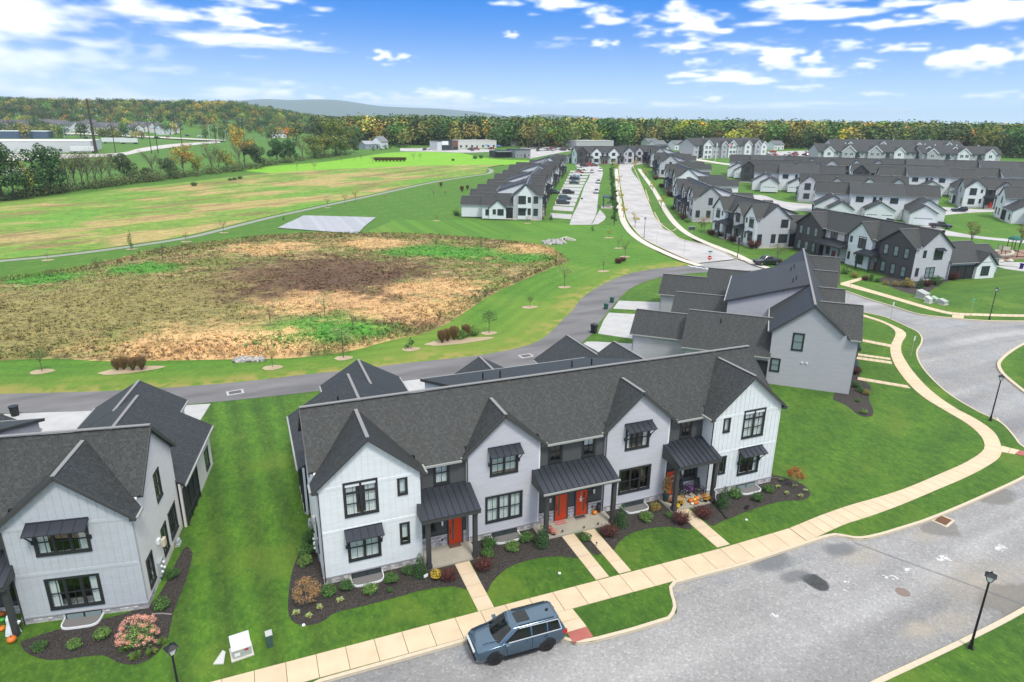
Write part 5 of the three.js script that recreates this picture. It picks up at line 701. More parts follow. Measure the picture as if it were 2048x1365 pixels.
function shrubProto(kind, seed) {
  const r = rng(seed), g = new THREE.Group(), mb = new MB(); g.name = 'shrub';
  const stem = new MB(); for (let i = 0; i < 5; i++) { const a = i * 1.3; stem.tube([Math.cos(a) * .03, 0, Math.sin(a) * .03], [Math.cos(a) * .2, .35, Math.sin(a) * .2], .015, .008, 5, false); } stem.build('stem', barkMat, g);
  if (kind === 'ball') leaves(mb, ballC(r, .5, .85), 1100, .085, PAL.green, r); if (kind === 'dark') leaves(mb, ballC(r, .5, .85), 1000, .085, [...PAL.deep, ...PAL.green], r); if (kind === 'lime') leaves(mb, ballC(r, .5, .8), 1000, .085, [...PAL.lime, ...PAL.green], r); if (kind === 'redtip') { leaves(mb, ballC(r, .5, .85), 800, .085, [...PAL.lime, ...PAL.rust], r); }
  if (kind === 'cone') { const c = []; for (let i = 0; i < 9; i++) c.push([(r() - .5) * .1, .12 + i * .17, (r() - .5) * .1, .5 * (1 - i / 10.5), 1]); leaves(mb, c, 1500, .08, [...PAL.deep, ...PAL.green.slice(2)], r); }
  if (kind === 'burg') { for (let i = 0; i < 260; i++) { const a = r() * 6.28, l = .2 + .45 * r(), h = .25 + .5 * r(); const q = PAL.burg[i % 4]; mb.paint(...q.map(v => v * (.6 + .8 * r()))); const c = Math.cos(a), s = Math.sin(a); mb.bar([c * .05, .02, s * .05], [c * l, h, s * l], .014, .014); } leaves(mb, [[0, .35, 0, .5, .75]], 420, .075, PAL.burg, r); }
  if (kind === 'hosta') for (let i = 0; i < 42; i++) { const a = r() * 6.28, l = .22 + .16 * r(), h = .1 + .22 * r(), c = Math.cos(a), s = Math.sin(a), w = .05; mb.paint(...PAL.pale[i % 3].map(v => v * (.75 + .4 * r()))); const A = V(0, .03, 0), B = V(c * l * .55 - s * w, h, s * l * .55 + c * w), C = V(c * l, h * .75, s * l), D = V(c * l * .55 + s * w, h, s * l * .55 - c * w); mb.tri(A, B, C, [0, 0], [1, 0], [1, 1]); mb.tri(A, C, D, [0, 0], [1, 1], [0, 1]); }
  if (kind === 'hostaGreen') for (let i = 0; i < 60; i++) { const a = r() * 6.28, l = .25 + .2 * r(), h = .12 + .26 * r(), c = Math.cos(a), s = Math.sin(a), w = .035; mb.paint(...PAL.lime[i % 3].map(v => v * (.75 + .4 * r()))); mb.tri(V(0, .03, 0), V(c * l * .55 - s * w, h, s * l * .55 + c * w), V(c * l, h * .7, s * l), [0, 0], [1, 0], [1, 1]); mb.tri(V(0, .03, 0), V(c * l, h * .7, s * l), V(c * l * .55 + s * w, h, s * l * .55 - c * w), [0, 0], [1, 1], [0, 1]); }
  if (kind === 'bronze') { for (let k = 0; k < 3; k++) for (let i = 0; i < 160; i++) { const a = r() * 6.28, l = .1 + .35 * r(), h = .7 + .5 * r(); mb.paint(...PAL.tan[i % 4].map(v => v * (.35 + .5 * r()))); mb.bar([0, .02, 0], [Math.cos(a) * l, h, Math.sin(a) * l], .02, .02); } leaves(mb, [[0, .7, 0, .45, 1.2]], 300, .08, [[.16, .07, .03], [.2, .12, .04], [.12, .1, .03]], r); }
  mb.build('foliage', leafMat, g); return g;
}
function treeProto(o) { // h, r, base (bottom of crown), n leaves, size, pal, shape, bare (twigs)
  const r = rng(o.seed), g = new THREE.Group(); g.name = o.name || 'tree'; const tr = new MB(), cl = []; const H = o.h, tw = o.tw || H * .018;
  tr.tube([0, -.2, 0], [.02 * H * (r() - .5), o.base + (H - o.base) * .45, .02 * H * (r() - .5)], tw, tw * .45, 7, false);
  const nb = o.limbs || 8; for (let i = 0; i < nb; i++) { const a = i / nb * 6.28 + r(), y0 = o.base * (.75 + .3 * r()) + (H - o.base) * .3 * i / nb, t = (i + .5) / nb, rr = o.shape === 'cone' ? o.r * (1 - t) : o.shape === 'column' ? o.r * .7 : o.r * (.45 + .5 * r()), yy = o.shape === 'cone' ? o.base + (H - o.base) * t : mix(o.base + (H - o.base) * .25, H * .88, r());
    const e = [Math.cos(a) * rr, yy, Math.sin(a) * rr]; tr.tube([0, y0, 0], [e[0] * .85, yy - .05 * H, e[2] * .85], tw * .42, tw * .12, 5, false); cl.push([...e, o.shape === 'cone' ? Math.max(.12, o.r * (1.05 - t) * .55) : o.r * (.36 + .2 * r()), o.flat || .85]);
    if (o.bare) for (let k = 0; k < o.bare; k++) { const f = .35 + .6 * r(), p = [e[0] * f, mix(y0, yy, f), e[2] * f], a2 = a + (r() - .5) * 2.4, l = o.r * (.35 + .5 * r()); const q = [p[0] + Math.cos(a2) * l, p[1] + l * (.5 + .8 * r()), p[2] + Math.sin(a2) * l]; tr.tube(p, q, tw * .16, tw * .05, 4, false); for (let m = 0; m < 3; m++) { const a3 = a2 + (r() - .5) * 2.5, l2 = l * .5, q0 = [mix(p[0], q[0], .5 + .4 * r()), mix(p[1], q[1], .7), mix(p[2], q[2], .6)]; tr.tube(q0, [q0[0] + Math.cos(a3) * l2, q0[1] + l2 * (.6 + .6 * r()), q0[2] + Math.sin(a3) * l2], tw * .07, tw * .03, 3, false); } } }
  if (!o.open) cl.push([0, mix(o.base, H, .55), 0, o.r * .62, (H - o.base) / 2 / o.r * .9], [0, H * .9, 0, o.shape === 'cone' ? o.r * .12 : o.r * .35, 1]);
  tr.build('trunk', o.bark || barkMat, g); const mb = leaves(new MB(), cl, o.n, o.size, o.pal, r, .5); mb.build('crown', leafMat, g); return g;
}
function plant(src, p, s, turn, name, label, category, group) { const c = src.clone(); c.name = numbered(name); c.position.copy(v3(p)); c.rotation.y = turn; typeof s === 'number' ? c.scale.setScalar(s) : c.scale.set(...s); scene.add(c); return tag(c, label, category, group); }
const SH = {}; for (const [k, i] of [['ball', 1], ['dark', 2], ['lime', 3], ['redtip', 4], ['cone', 5], ['burg', 6], ['hosta', 7], ['hostaGreen', 8], ['bronze', 9]]) SH[k] = shrubProto(k, i * 13);
const where = r => r;
// [u, v, kind, width in m, label]
const beds = [
  [658, 1190, 'ball', 1.0, 'bright green ball shrub at the left corner of the central row, nearest the tan hydrangea'], [693, 1179, 'dark', .95, 'dark green ball shrub left of the leftmost window well'], [740, 1187, 'lime', 1.0, 'yellow-green ball shrub in front of the leftmost window well'], [783, 1165, 'ball', 1.0, 'green ball shrub right of the leftmost window well'], [780, 1184, 'dark', .42, 'tiny green shrub below the ball right of the leftmost well'], [815, 1148, 'dark', .8, 'small dark ball shrub beside the cone-shaped shrub at the first porch'], [840, 1152, 'cone', 1.05, 'dark cone-shaped shrub at the left post of the first porch'], [897, 1160, 'burg', 1.0, 'burgundy shrub between the yellow chrysanthemum and the first front path'], [680, 1204, 'hosta', .75, 'pale variegated hosta right of the green ball shrubs at the left bed'], [639, 1218, 'hosta', .75, 'pale variegated hosta just right of the tan hydrangea'], [592, 1229, 'hosta', .75, 'pale variegated hosta at the far left tip of the bed'], [618, 1235, 'hosta', .75, 'pale variegated hosta lowest in the left bed, above a white drain cap'], [612, 1110, 'ball', 1.2, 'leafy green shrub at the left side wall of the central row'], [620, 1085, 'dark', 1.1, 'upper leafy shrub along the left side wall of the central row'], [610, 1130, 'lime', 1.0, 'lower leafy shrub at the left side wall behind the tan hydrangea'],
  [967, 1139, 'burg', 1.1, 'burgundy shrub just right of the first front path'], [975.7, 1114, 'ball', .95, 'green ball shrub right of the first porch slab, upper of two'], [978.7, 1094, 'dark', 1.05, 'green ball shrub left of the second window well by the wall'], [1024.5, 1101, 'lime', 1.05, 'yellow-green ball shrub in front of the second window well'], [1052.7, 1083, 'ball', 1.05, 'green ball shrub right of the second window well'], [1083.8, 1094, 'cone', 1.2, 'dark cone-shaped shrub at the left corner of the double porch'], [1171.4, 1081, 'ball', .75, 'small green shrub between the two middle front paths'],
  [1241.8, 1052, 'cone', 1.15, 'dark cone-shaped shrub at the right corner of the double porch'], [1292, 1042, 'lime', 1.05, 'yellow-green ball shrub in front of the third window well'], [1310.6, 1021, 'redtip', .9, 'green shrub with red tips right of the third window well'], [1337.7, 1034, 'ball', .6, 'small bright green ball left of the pumpkin porch path'], [1218, 1072, 'burg', 1.1, 'reddish shrub right of the double front paths'], [1362.6, 1047, 'burg', 1.15, 'burgundy shrub just left of the path to the pumpkin porch'], [1404.8, 1035, 'burg', 1.2, 'burgundy shrub just right of the path to the pumpkin porch'],
  [1445, 1015, 'cone', 1.15, 'dark rounded cone shrub right of the pumpkin porch'], [1470.7, 995, 'ball', 1.1, 'green shrub left of the rightmost window well'], [1514.6, 1002, 'dark', .95, 'dark ball shrub in front of the rightmost window well'], [1537, 984, 'ball', .95, 'green ball shrub right of the rightmost window well'], [1563, 962, 'hosta', .7, 'pale hosta nearest the right wall corner of the central row'], [1556, 976, 'hosta', .7, 'pale hosta right of the rightmost green ball shrub'], [1573.6, 989, 'hosta', .75, 'pale hosta in the middle of the right bed tip'], [1601.5, 994.5, 'hosta', .75, 'pale hosta lowest in the right bed tip'], [1612, 984, 'hosta', .7, 'pale hosta at the far right edge of the right bed'], [1590, 974, 'hosta', .65, 'pale hosta at the foot of the rust-coloured hydrangea'],
  [205, 1277, 'lime', .95, 'yellow-green ball shrub beside the window well of the left grey house'], [346, 1155, 'dark', .9, 'dark ball shrub by the meters on the side of the left grey house'], [324, 1217, 'ball', 1.0, 'green ball shrub at the right corner of the left grey house'], [325, 1287, 'hostaGreen', .85, 'lime grassy hosta right of the pink hydrangea'], [303, 1308, 'hostaGreen', .85, 'lime grassy hosta lower right of the pink hydrangea'], [271, 1317, 'hostaGreen', .9, 'lime grassy hosta lowest below the pink hydrangea'], [250, 1302, 'hostaGreen', .8, 'lime grassy hosta lower left of the pink hydrangea'], [150, 1296, 'lime', .8, 'green shrub left of the pink hydrangea near the picture corner'], [80, 1300, 'dark', .8, 'dark shrub in the left house bed near the picture corner'],
  [1712, 775, 'dark', 1.0, 'dark shrub at the front corner of the grey end-on row'], [1722, 785, 'dark', .9, 'dark green shrub right of the white well at the grey end-on row'], [1733, 790, 'redtip', .9, 'olive shrub at the outer edge of the bed of the grey end-on row'], [1716, 804, 'ball', .6, 'small green shrub low in the bed of the grey end-on row'], [1727, 828, 'lime', .8, 'lime plant at the tip of the bed of the grey end-on row'], [1711, 748, 'burg', 1.2, 'dark red shrub by the wall of the grey end-on row']];
{ const r = rng(404); for (const [u, v, k, w, label] of beds) { const p = G(u, v); plant(SH[k], [p.x, .02, p.z], [w, w * (.9 + .15 * r()), w], r() * 6.28, /hosta/.test(k) ? 'hosta_plant' : 'shrub', label, /hosta/.test(k) ? 'hosta' : 'shrub'); } }
// hydrangeas on short stems
function hydrangea(u, v, h, w, pal, label, pink) { const r = rng(u), p = G(u, v), g = thing('hydrangea_bush', [p.x, 0, p.z], 0, label, 'hydrangea'), s = new MB(); for (let i = 0; i < 7; i++) { const a = i * .9; s.tube([Math.cos(a) * .06, 0, Math.sin(a) * .06], [Math.cos(a) * w * .25, h * .6, Math.sin(a) * w * .25], .022, .012, 5, false); } s.build('stem', paleBark, g);
  if (!pink) { const c = []; for (let i = 0; i < 26; i++) { const a = r() * 6.28, q = Math.acos(1 - 1.6 * r()), k = w * .36; c.push([Math.cos(a) * Math.sin(q) * k, h * .62 + Math.cos(q) * k * .85, Math.sin(a) * Math.sin(q) * k, w * .15, 1]); } leaves(new MB(), c, 2600, .075, pal, r).build('foliage', leafMat, g); }
  else { const c = []; for (let i = 0; i < 8; i++) { const a = i * .8; c.push([Math.cos(a) * w * .22, h * (.3 + .3 * r()), Math.sin(a) * w * .22, w * .25, 1]); } leaves(new MB(), c, 900, .1, PAL.lime, r).build('foliage', leafMat, g); for (let i = 0; i < 56; i++) { const a = r() * 6.28, q = Math.acos(1 - 1.35 * r()), k = w * (.44 + .08 * r()), P = V(Math.cos(a) * Math.sin(q) * k, h * .48 + Math.cos(q) * k * .95, Math.sin(a) * Math.sin(q) * k), ss = .1 + .06 * r(); const fl = leaves(new MB(), [[P.x, P.y, P.z, ss, .9]], 60, .055, PAL.pink, r, .3); fl.build('flower_head', leafMat, g); } } return g; }
hydrangea(615, 1208, 1.55, 1.75, PAL.tan, 'round tan-brown hydrangea at the left corner of the central row'); hydrangea(1588, 973, 1.75, 1.5, PAL.rust, 'rust-orange hydrangea on a pale stem at the right bed of the central row'); hydrangea(280, 1290, 1.5, 2.1, PAL.pink, 'pink flowering hydrangea in front of the left grey house', 1);
// young trees and shrubs on the bank, in the basin and along the path; each stands in a pale mulch ring
const TP = {
  sap: treeProto({ seed: 3, h: 4.4, r: 1.0, base: 1.3, n: 260, size: .16, pal: PAL.light, open: 1, limbs: 9, bare: 2, tw: .05, name: 'sapling' }), sapY: treeProto({ seed: 8, h: 3.6, r: .9, base: 1.2, n: 200, size: .16, pal: [...PAL.light, ...PAL.yellow], open: 1, limbs: 8, bare: 2, tw: .05, name: 'sapling' }), umb: treeProto({ seed: 5, h: 3, r: 1.0, base: 1.3, n: 520, size: .14, pal: [...PAL.olive, ...PAL.green], flat: .6, tw: .05, name: 'sapling' }), conA: treeProto({ seed: 7, h: 4.4, r: .75, base: .7, n: 500, size: .17, pal: PAL.green, shape: 'cone', tw: .05, name: 'sapling' }), con2: treeProto({ seed: 17, h: 1.9, r: .75, base: .2, n: 500, size: .12, pal: PAL.deep, shape: 'cone', tw: .04, name: 'sapling' }), bareS: treeProto({ seed: 12, h: 3.4, r: .7, base: 1, n: 50, size: .12, pal: PAL.tan, open: 1, limbs: 8, bare: 4, tw: .05, name: 'sapling' }), red: treeProto({ seed: 21, h: 3, r: .9, base: .8, n: 240, size: .14, pal: PAL.rust, open: 1, tw: .05, name: 'sapling' }), darkS: treeProto({ seed: 23, h: 3, r: .9, base: .6, n: 220, size: .16, pal: [[.1, .06, .05], [.07, .06, .04], [.06, .07, .03]], open: 1, bare: 2, tw: .05, name: 'sapling' })
};
const ringMat = new THREE.MeshStandardMaterial({ map: concTex([150, 132, 104], [182, 166, 138], 210), roughness: 1 });
const ringGeo = (() => { const g = new THREE.CircleGeometry(1, 20); g.rotateX(-Math.PI / 2); const p = g.attributes.position, r = rng(4); for (let i = 1; i < p.count - 1; i++) { const k = .85 + .25 * r(); p.setXYZ(i, p.getX(i) * k, 0, p.getZ(i) * k); } p.setXYZ(p.count - 1, p.getX(1), 0, p.getZ(1)); p.setY(0, .06); g.computeVertexNormals(); return g; })();
function mulchRing(x, z, w, d) { const m = struct(mesh(ringGeo, ringMat), 'mulch_ring'); m.position.set(x, ground(x, z) + .05, z); m.scale.set(w, 1, d || w); return m; }
const young = [[84, 744, 'umb', .95, 1, 'small round-headed tree in a mulch ring left of the bronze shrubs by the lane'], [545, 736, 'sapY', .75, 1, 'thin yellowish sapling in a mulch ring right of the stones by the lane'], [687, 717, 'sap', 1.25, 1, 'airy pale green sapling in front of the big weed mound'], [822, 699, 'con2', .9, 1, 'low dark conifer between the weed mound and the long hedge'], [978, 667, 'umb', 1.15, 1, 'umbrella-shaped young tree right of the long hedge'], [1060, 615, 'umb', .6, 1, 'small bush-like tree in a mulch ring on the bank below the curve'], [1129, 575, 'sap', 1.2, 1, 'tall pale sapling on the bank at the right end of the basin'], [1207, 543, 'bareS', .9, 1, 'nearly bare sapling on the bank left of the brown shrub'], [1250, 514, 'bareS', 1.3, 1, 'bare thin tree on the bank above the brown shrub'], [1237, 497, 'sap', .8, 1, 'faint sapling below the boulevard sidewalk'], [1218, 476, 'red', .8, 1, 'reddish sapling below the turning head'], [1055, 447, 'red', .85, 1, 'reddish sapling on the lawn in front of the white gabled row end'], [873, 442, 'red', .7, 1, 'small orange sapling on the lawn left of the white gabled row end'], [263, 499, 'conA', 1.0, 1, 'green pointed young tree standing on the walking path edge'], [372, 484, 'red', .8, 1, 'small orange sapling by the walking path'], [447, 466, 'sap', .9, 1, 'thin sapling by the walking path near the white matting'], [95, 521, 'bareS', .6, 1, 'tiny sapling near the left end of the walking path'], [196, 541, 'darkS', .9, 0, 'dark reddish young tree at the upper left edge of the basin'], [326, 523, 'darkS', 1.25, 0, 'dark brown young tree at the upper edge of the basin'], [100, 557, 'darkS', .6, 0, 'small dark bush at the left edge of the basin'], [242, 536, 'bareS', .6, 0, 'thin dead sapling between two dark young trees'], [650, 638, 'sap', 1.0, 0, 'pale green young tree on top of the big weed mound'], [541, 655, 'bareS', 1.15, 0, 'dead thin sapling at the left of the big weed mound'], [706, 663, 'bareS', 1.0, 0, 'dead sapling right of the tree on the weed mound'], [872, 500, 'sap', .85, 0, 'young tree on the left of the far weed mound'], [962, 506, 'sap', .9, 0, 'young tree in the middle of the far weed mound'], [655, 416, 'sap', 1.0, 1, 'sapling on the far bank left of a yellow one'], [690, 410, 'sapY', 1.2, 0, 'yellow sapling by the far stretch of the walking path'], [711, 405, 'sapY', 1.4, 0, 'taller yellow sapling right beside another by the path'], [1185, 462, 'con2', .8, 0, 'round dark shrub below the end of the side street'], [568, 440, 'con2', .6, 0, 'small dark shrub at the corner of the white matting'], [867, 395, 'sap', .9, 0, 'sapling on the far lawn left of the long row'], [890, 392, 'red', .8, 0, 'rusty sapling on the far lawn by the long row'], [770, 399, 'red', .6, 0, 'small rust shrub on the far lawn strip']];
{ const r = rng(88); for (const [u, v, k, s, ringed, label] of young) { const p = G(u, v); plant(TP[k], [p.x, p.y, p.z], s, r() * 6, 'sapling', label, 'young tree'); if (ringed) mulchRing(p.x, p.z, 1.0 + .3 * r(), .9); } }
{ const r = rng(89); const row = (a, kind, nm, lab, grp) => a.forEach(([u, v, s, l], i) => { const p = G(u, v); plant(SH[kind], [p.x, p.y, p.z], s, r() * 6, nm, l || lab + ', ' + nth(i) + ' from the left', 'shrub', grp); });
  row([[234, 742, 1.2], [248, 741, 1.35], [266, 742, 1.3], [284, 741, 1.4]], 'bronze', 'bronze_shrub', 'bronze-brown upright shrub in the mulch island of four by the lane', 'four bronze shrubs by the lane'); { const p = G(262, 741); mulchRing(p.x, p.z, 3.3, 1.1); }
  row([[884, 687, 1.5], [895, 684, 1.5], [908, 681, 1.6], [932, 675, 1.5]], 'bronze', 'hedge_shrub', 'brown-tinged shrub of the clipped-looking hedge clump on the bank', 'brown shrubs of the bank hedge'); row([[921, 678, 1.9], [946, 671, 1.9]], 'lime', 'hedge_shrub', 'green shrub within the brown hedge clump on the bank', 'green shrubs of the bank hedge'); { const p = G(918, 683); mulchRing(p.x, p.z, 4.6, 1.2); }
  row([[1237, 527, 1.6, 'dark red-brown low shrub in a mulch ring on the bank'], [1246, 523, 1.3, 'second red-brown shrub touching the first on the bank']], 'burg', 'bank_shrub'); row([[924, 384, 2, 'brown shrub mass at the foot of the long row of houses, lower'], [935, 380, 1.6, 'brown shrub just right of another at the foot of the long row'], [882, 374, 1.6, 'brown shrub clump beside the far walking path']], 'bronze', 'bank_shrub');
  for (const [u, v, k, s, l] of [[912, 428, 'lime', 2.0, 'yellow-topped shrub at the left corner of the white gabled row end'], [913, 432, 'dark', 1.8, 'dark low shrub at the left corner of the white gabled row end'], [980, 436, 'redtip', 2.1, 'tan hydrangea-like bush under the small gable of the row end'], [1017, 437, 'redtip', 1.6, 'tan bush in the middle of the white row end'], [1085, 439, 'redtip', 1.6, 'tan bush at the right corner of the white row end'], [1102, 440, 'cone', 1.2, 'small dark cone shrub right of the row end porch']]) { const p = G(u, v); plant(SH[k], [p.x, p.y, p.z], s, r() * 6, 'shrub', l, 'shrub'); }
  for (const [u, v, k, s, l] of [[1507, 497, 'burg', 3, 'big red-brown shrub at the right corner of the three-gable row'], [1554, 515, 'darkS', 1, ''], [1465, 483, 'burg', 2, 'dark red shrub by the red door of the three-gable row'], [1440, 474, 'burg', 2, 'dark red shrub under the porch of the three-gable row'], [1422, 470, 'burg', 2, 'dark red shrub at the left corner of the three-gable row'], [1375, 445, 'lime', 2, 'green shrub at the corner of the second grey row'], [1368, 440, 'burg', 2, 'purple-brown shrub at the second grey row'], [1362, 434, 'redtip', 2, 'tan shrub at the second grey row'], [1346, 420, 'dark', 1.8, 'tall dark shrub between the first two boulevard rows'], [1340, 393, 'burg', 2.6, 'red shrub at the corner of the white shed row'], [1323, 375, 'burg', 2.4, 'dark red shrub farther along the boulevard rows'], [1311, 360, 'burg', 2.4, 'small dark shrub farthest along the boulevard rows'],
    [1815, 575, 'redtip', 2.4, 'tan-green bush at the right corner of the dark and white row'], [1840, 577, 'cone', 1.5, 'green pointed shrub beside the tan bush at the dark row'], [1870, 570, 'dark', 2.5, 'large dark bush under the side windows of the dark row'], [1853, 573, 'burg', 1.7, 'brown shrub under the side windows of the dark row'], [1905, 560, 'burg', 2.2, 'dark red bush at the screened porch of the dark row'], [1932, 553, 'dark', 2.8, 'largest dark green bush right of the dark row'], [1945, 545, 'burg', 1.6, 'rounded dark shrub at the garage corner of the dark row'], [1791, 573, 'redtip', 1.4, 'low shrub under the dark gable, right'], [1771, 570, 'redtip', 1.2, 'low tan shrub under the dark gable, middle'], [1755, 565, 'dark', 1.2, 'low shrub under the dark gable, left'], [1742, 563, 'cone', 1.1, 'narrow dark conifer right of the red door'], [1730, 561, 'burg', 1.2, 'low dark shrub at the path to the red door'], [1708, 555, 'redtip', 1.6, 'red-green shrub left of the red door'], [1691, 548, 'lime', 1.9, 'yellow bush at the left of the white gable']]) { if (!l) continue; const p = G(u, v); plant(SH[k], [p.x, p.y, p.z], s, r() * 6, 'shrub', l, 'shrub'); }
  const t1 = G(1941, 490); plant(treeProto({ seed: 31, h: 6, r: 1.5, base: .8, n: 900, size: .22, pal: [...PAL.olive, ...PAL.rust, ...PAL.deep], shape: 'column' }), t1, 1, 0, 'young_tree', 'leaning olive and rust tree beside the playground', 'tree'); const t2 = G(2040, 495); plant(treeProto({ seed: 33, h: 6.5, r: 1.3, base: .8, n: 700, size: .22, pal: [...PAL.rust, ...PAL.olive], shape: 'column' }), t2, 1, 0, 'young_tree', 'rusty columnar tree right of the play tower', 'tree'); const t3 = G(1555, 520); plant(treeProto({ seed: 35, h: 4.2, r: 1.7, base: .9, n: 500, size: .18, pal: PAL.olive, open: 1, bare: 2 }), t3, 1, 0, 'young_tree', 'olive young tree behind the dark pickup', 'tree'); const t4 = G(1408, 462); plant(TP.red, t4, 1.5, 0, 'young_tree', 'rusty young tree between the two near boulevard rows', 'tree'); const t5 = G(1399, 487); plant(TP.darkS, G(1402, 462), 1.3, 1, 'young_tree', 'dark young tree left of the three-gable row', 'tree');
  // tall narrow evergreens between side street and boulevard, yellow street trees
  const ev = treeProto({ seed: 41, h: 7, r: 1.1, base: .3, n: 900, size: .28, pal: [...PAL.deep, ...PAL.green], shape: 'column' }), ye = treeProto({ seed: 43, h: 5, r: 1.2, base: 1.2, n: 350, size: .25, pal: PAL.yellow, open: 1 });
  for (let i = 0; i < 12; i++) { const t = i / 11, p = G(mix(1228, 1221, t) + (i % 3), mix(452, 352, Math.pow(t, .8))); plant(ev, p, .75 + .35 * r(), r() * 6, 'evergreen', nth(i) + ' narrow evergreen from the near end of the boulevard screen', 'evergreen tree', 'evergreen screen left of the boulevard'); }
  for (const [u, v, s, l] of [[1240, 405, 1, 'yellow street tree on the left verge near the mail shelter'], [1247, 435, .9, 'yellow street tree on the left verge, nearest'], [1236, 375, 1.1, 'orange-yellow street tree on the left verge, middle'], [1230, 343, 1.2, 'yellow street tree at the far left end of the boulevard'], [1269, 340, 1.2, 'yellow street tree at the far right end of the boulevard'], [1290, 356, 1, 'yellow street tree on the right verge, far'], [1322, 418, 1, 'small yellow street tree at the first right-hand island'], [1305, 385, .9, 'small yellow street tree at the second right-hand island'], [1270, 455, .9, 'bare yellowish street tree beside the nearest boulevard bend']]) plant(ye, G(u, v), s, r() * 6, 'street_tree', l, 'street tree');
}
// ───────────── vehicles ─────────────
const smoothMat = (c, o) => new THREE.MeshPhysicalMaterial({ color: lin(...c), roughness: .35, metalness: .25, clearcoat: 1, clearcoatRoughness: .06, ...o });
function loftRings(rings, closed = false) { const n = rings[0].length, P = [], I = []; rings.forEach(r => r.forEach(q => P.push(...q))); for (let i = 0; i < rings.length - 1; i++) for (let j = 0; j < n - 1; j++) { const a = i * n + j, b = a + n; I.push(a, b, a + 1, a + 1, b, b + 1); } const g = new THREE.BufferGeometry(); g.setAttribute('position', new THREE.Float32BufferAttribute(P, 3)); g.setAttribute('uv', new THREE.Float32BufferAttribute(new Array(P.length / 3 * 2).fill(0), 2)); g.setIndex(I); g.computeVertexNormals(); return g; }
const CAR = {
  suv: { st: [[0, .80, .74, .74, .36], [.07, .92, .82, .84, .3], [.25, 1.03, .93, .92, .25], [.7, 1.1, 1.0, .965, .24], [1.3, 1.16, 1.07, .985, .24], [2.2, 1.19, 1.1, .99, .24], [3.4, 1.21, 1.13, .985, .25], [4.3, 1.24, 1.16, .97, .28], [4.75, 1.22, 1.13, .94, .33], [4.9, 1.1, 1.02, .88, .38], [4.94, .9, .86, .84, .42]], f0: 1.2, f1: 2.05, r1: 4.5, r0: 4.86, base: 1.08, top: 1.7, crown: 1.77, bw: .93, tw: .69, wf: 1.0, wr: 3.85, wd: .38, side: [[1.5, 2.2, 2.95], [3.03, 3.03, 3.85], [3.92, 3.92, 4.55]] },
  sedan: { st: [[0, .62, .58, .7, .28], [.08, .74, .68, .82, .22], [.35, .84, .78, .88, .2], [1.0, .92, .86, .91, .2], [1.5, .97, .9, .915, .2], [3.2, .99, .93, .915, .21], [3.9, 1.02, .95, .9, .24], [4.5, .98, .92, .85, .28], [4.68, .86, .8, .8, .34]], f0: 1.25, f1: 2.05, r1: 3.4, r0: 4.2, base: .9, top: 1.38, crown: 1.45, bw: .86, tw: .6, wf: .9, wr: 3.7, wd: .33, side: [[1.6, 2.2, 2.75], [2.82, 2.82, 3.7]] },
  pickup: { st: [[0, .9, .84, .82, .45], [.1, 1.05, .96, .94, .4], [.4, 1.16, 1.06, 1.0, .38], [1.2, 1.22, 1.12, 1.0, .38], [1.6, 1.25, 1.15, 1.0, .38], [3.5, 1.26, 1.18, 1.0, .4], [5.5, 1.26, 1.18, .99, .45], [5.7, 1.2, 1.14, .96, .5]], f0: 1.5, f1: 2.15, r1: 3.55, r0: 3.75, base: 1.15, top: 1.82, crown: 1.9, bw: .93, tw: .72, wf: 1.05, wr: 4.55, wd: .42, side: [[1.75, 2.3, 2.75], [2.82, 2.82, 3.5]], bed: [3.9, 5.55] }
};
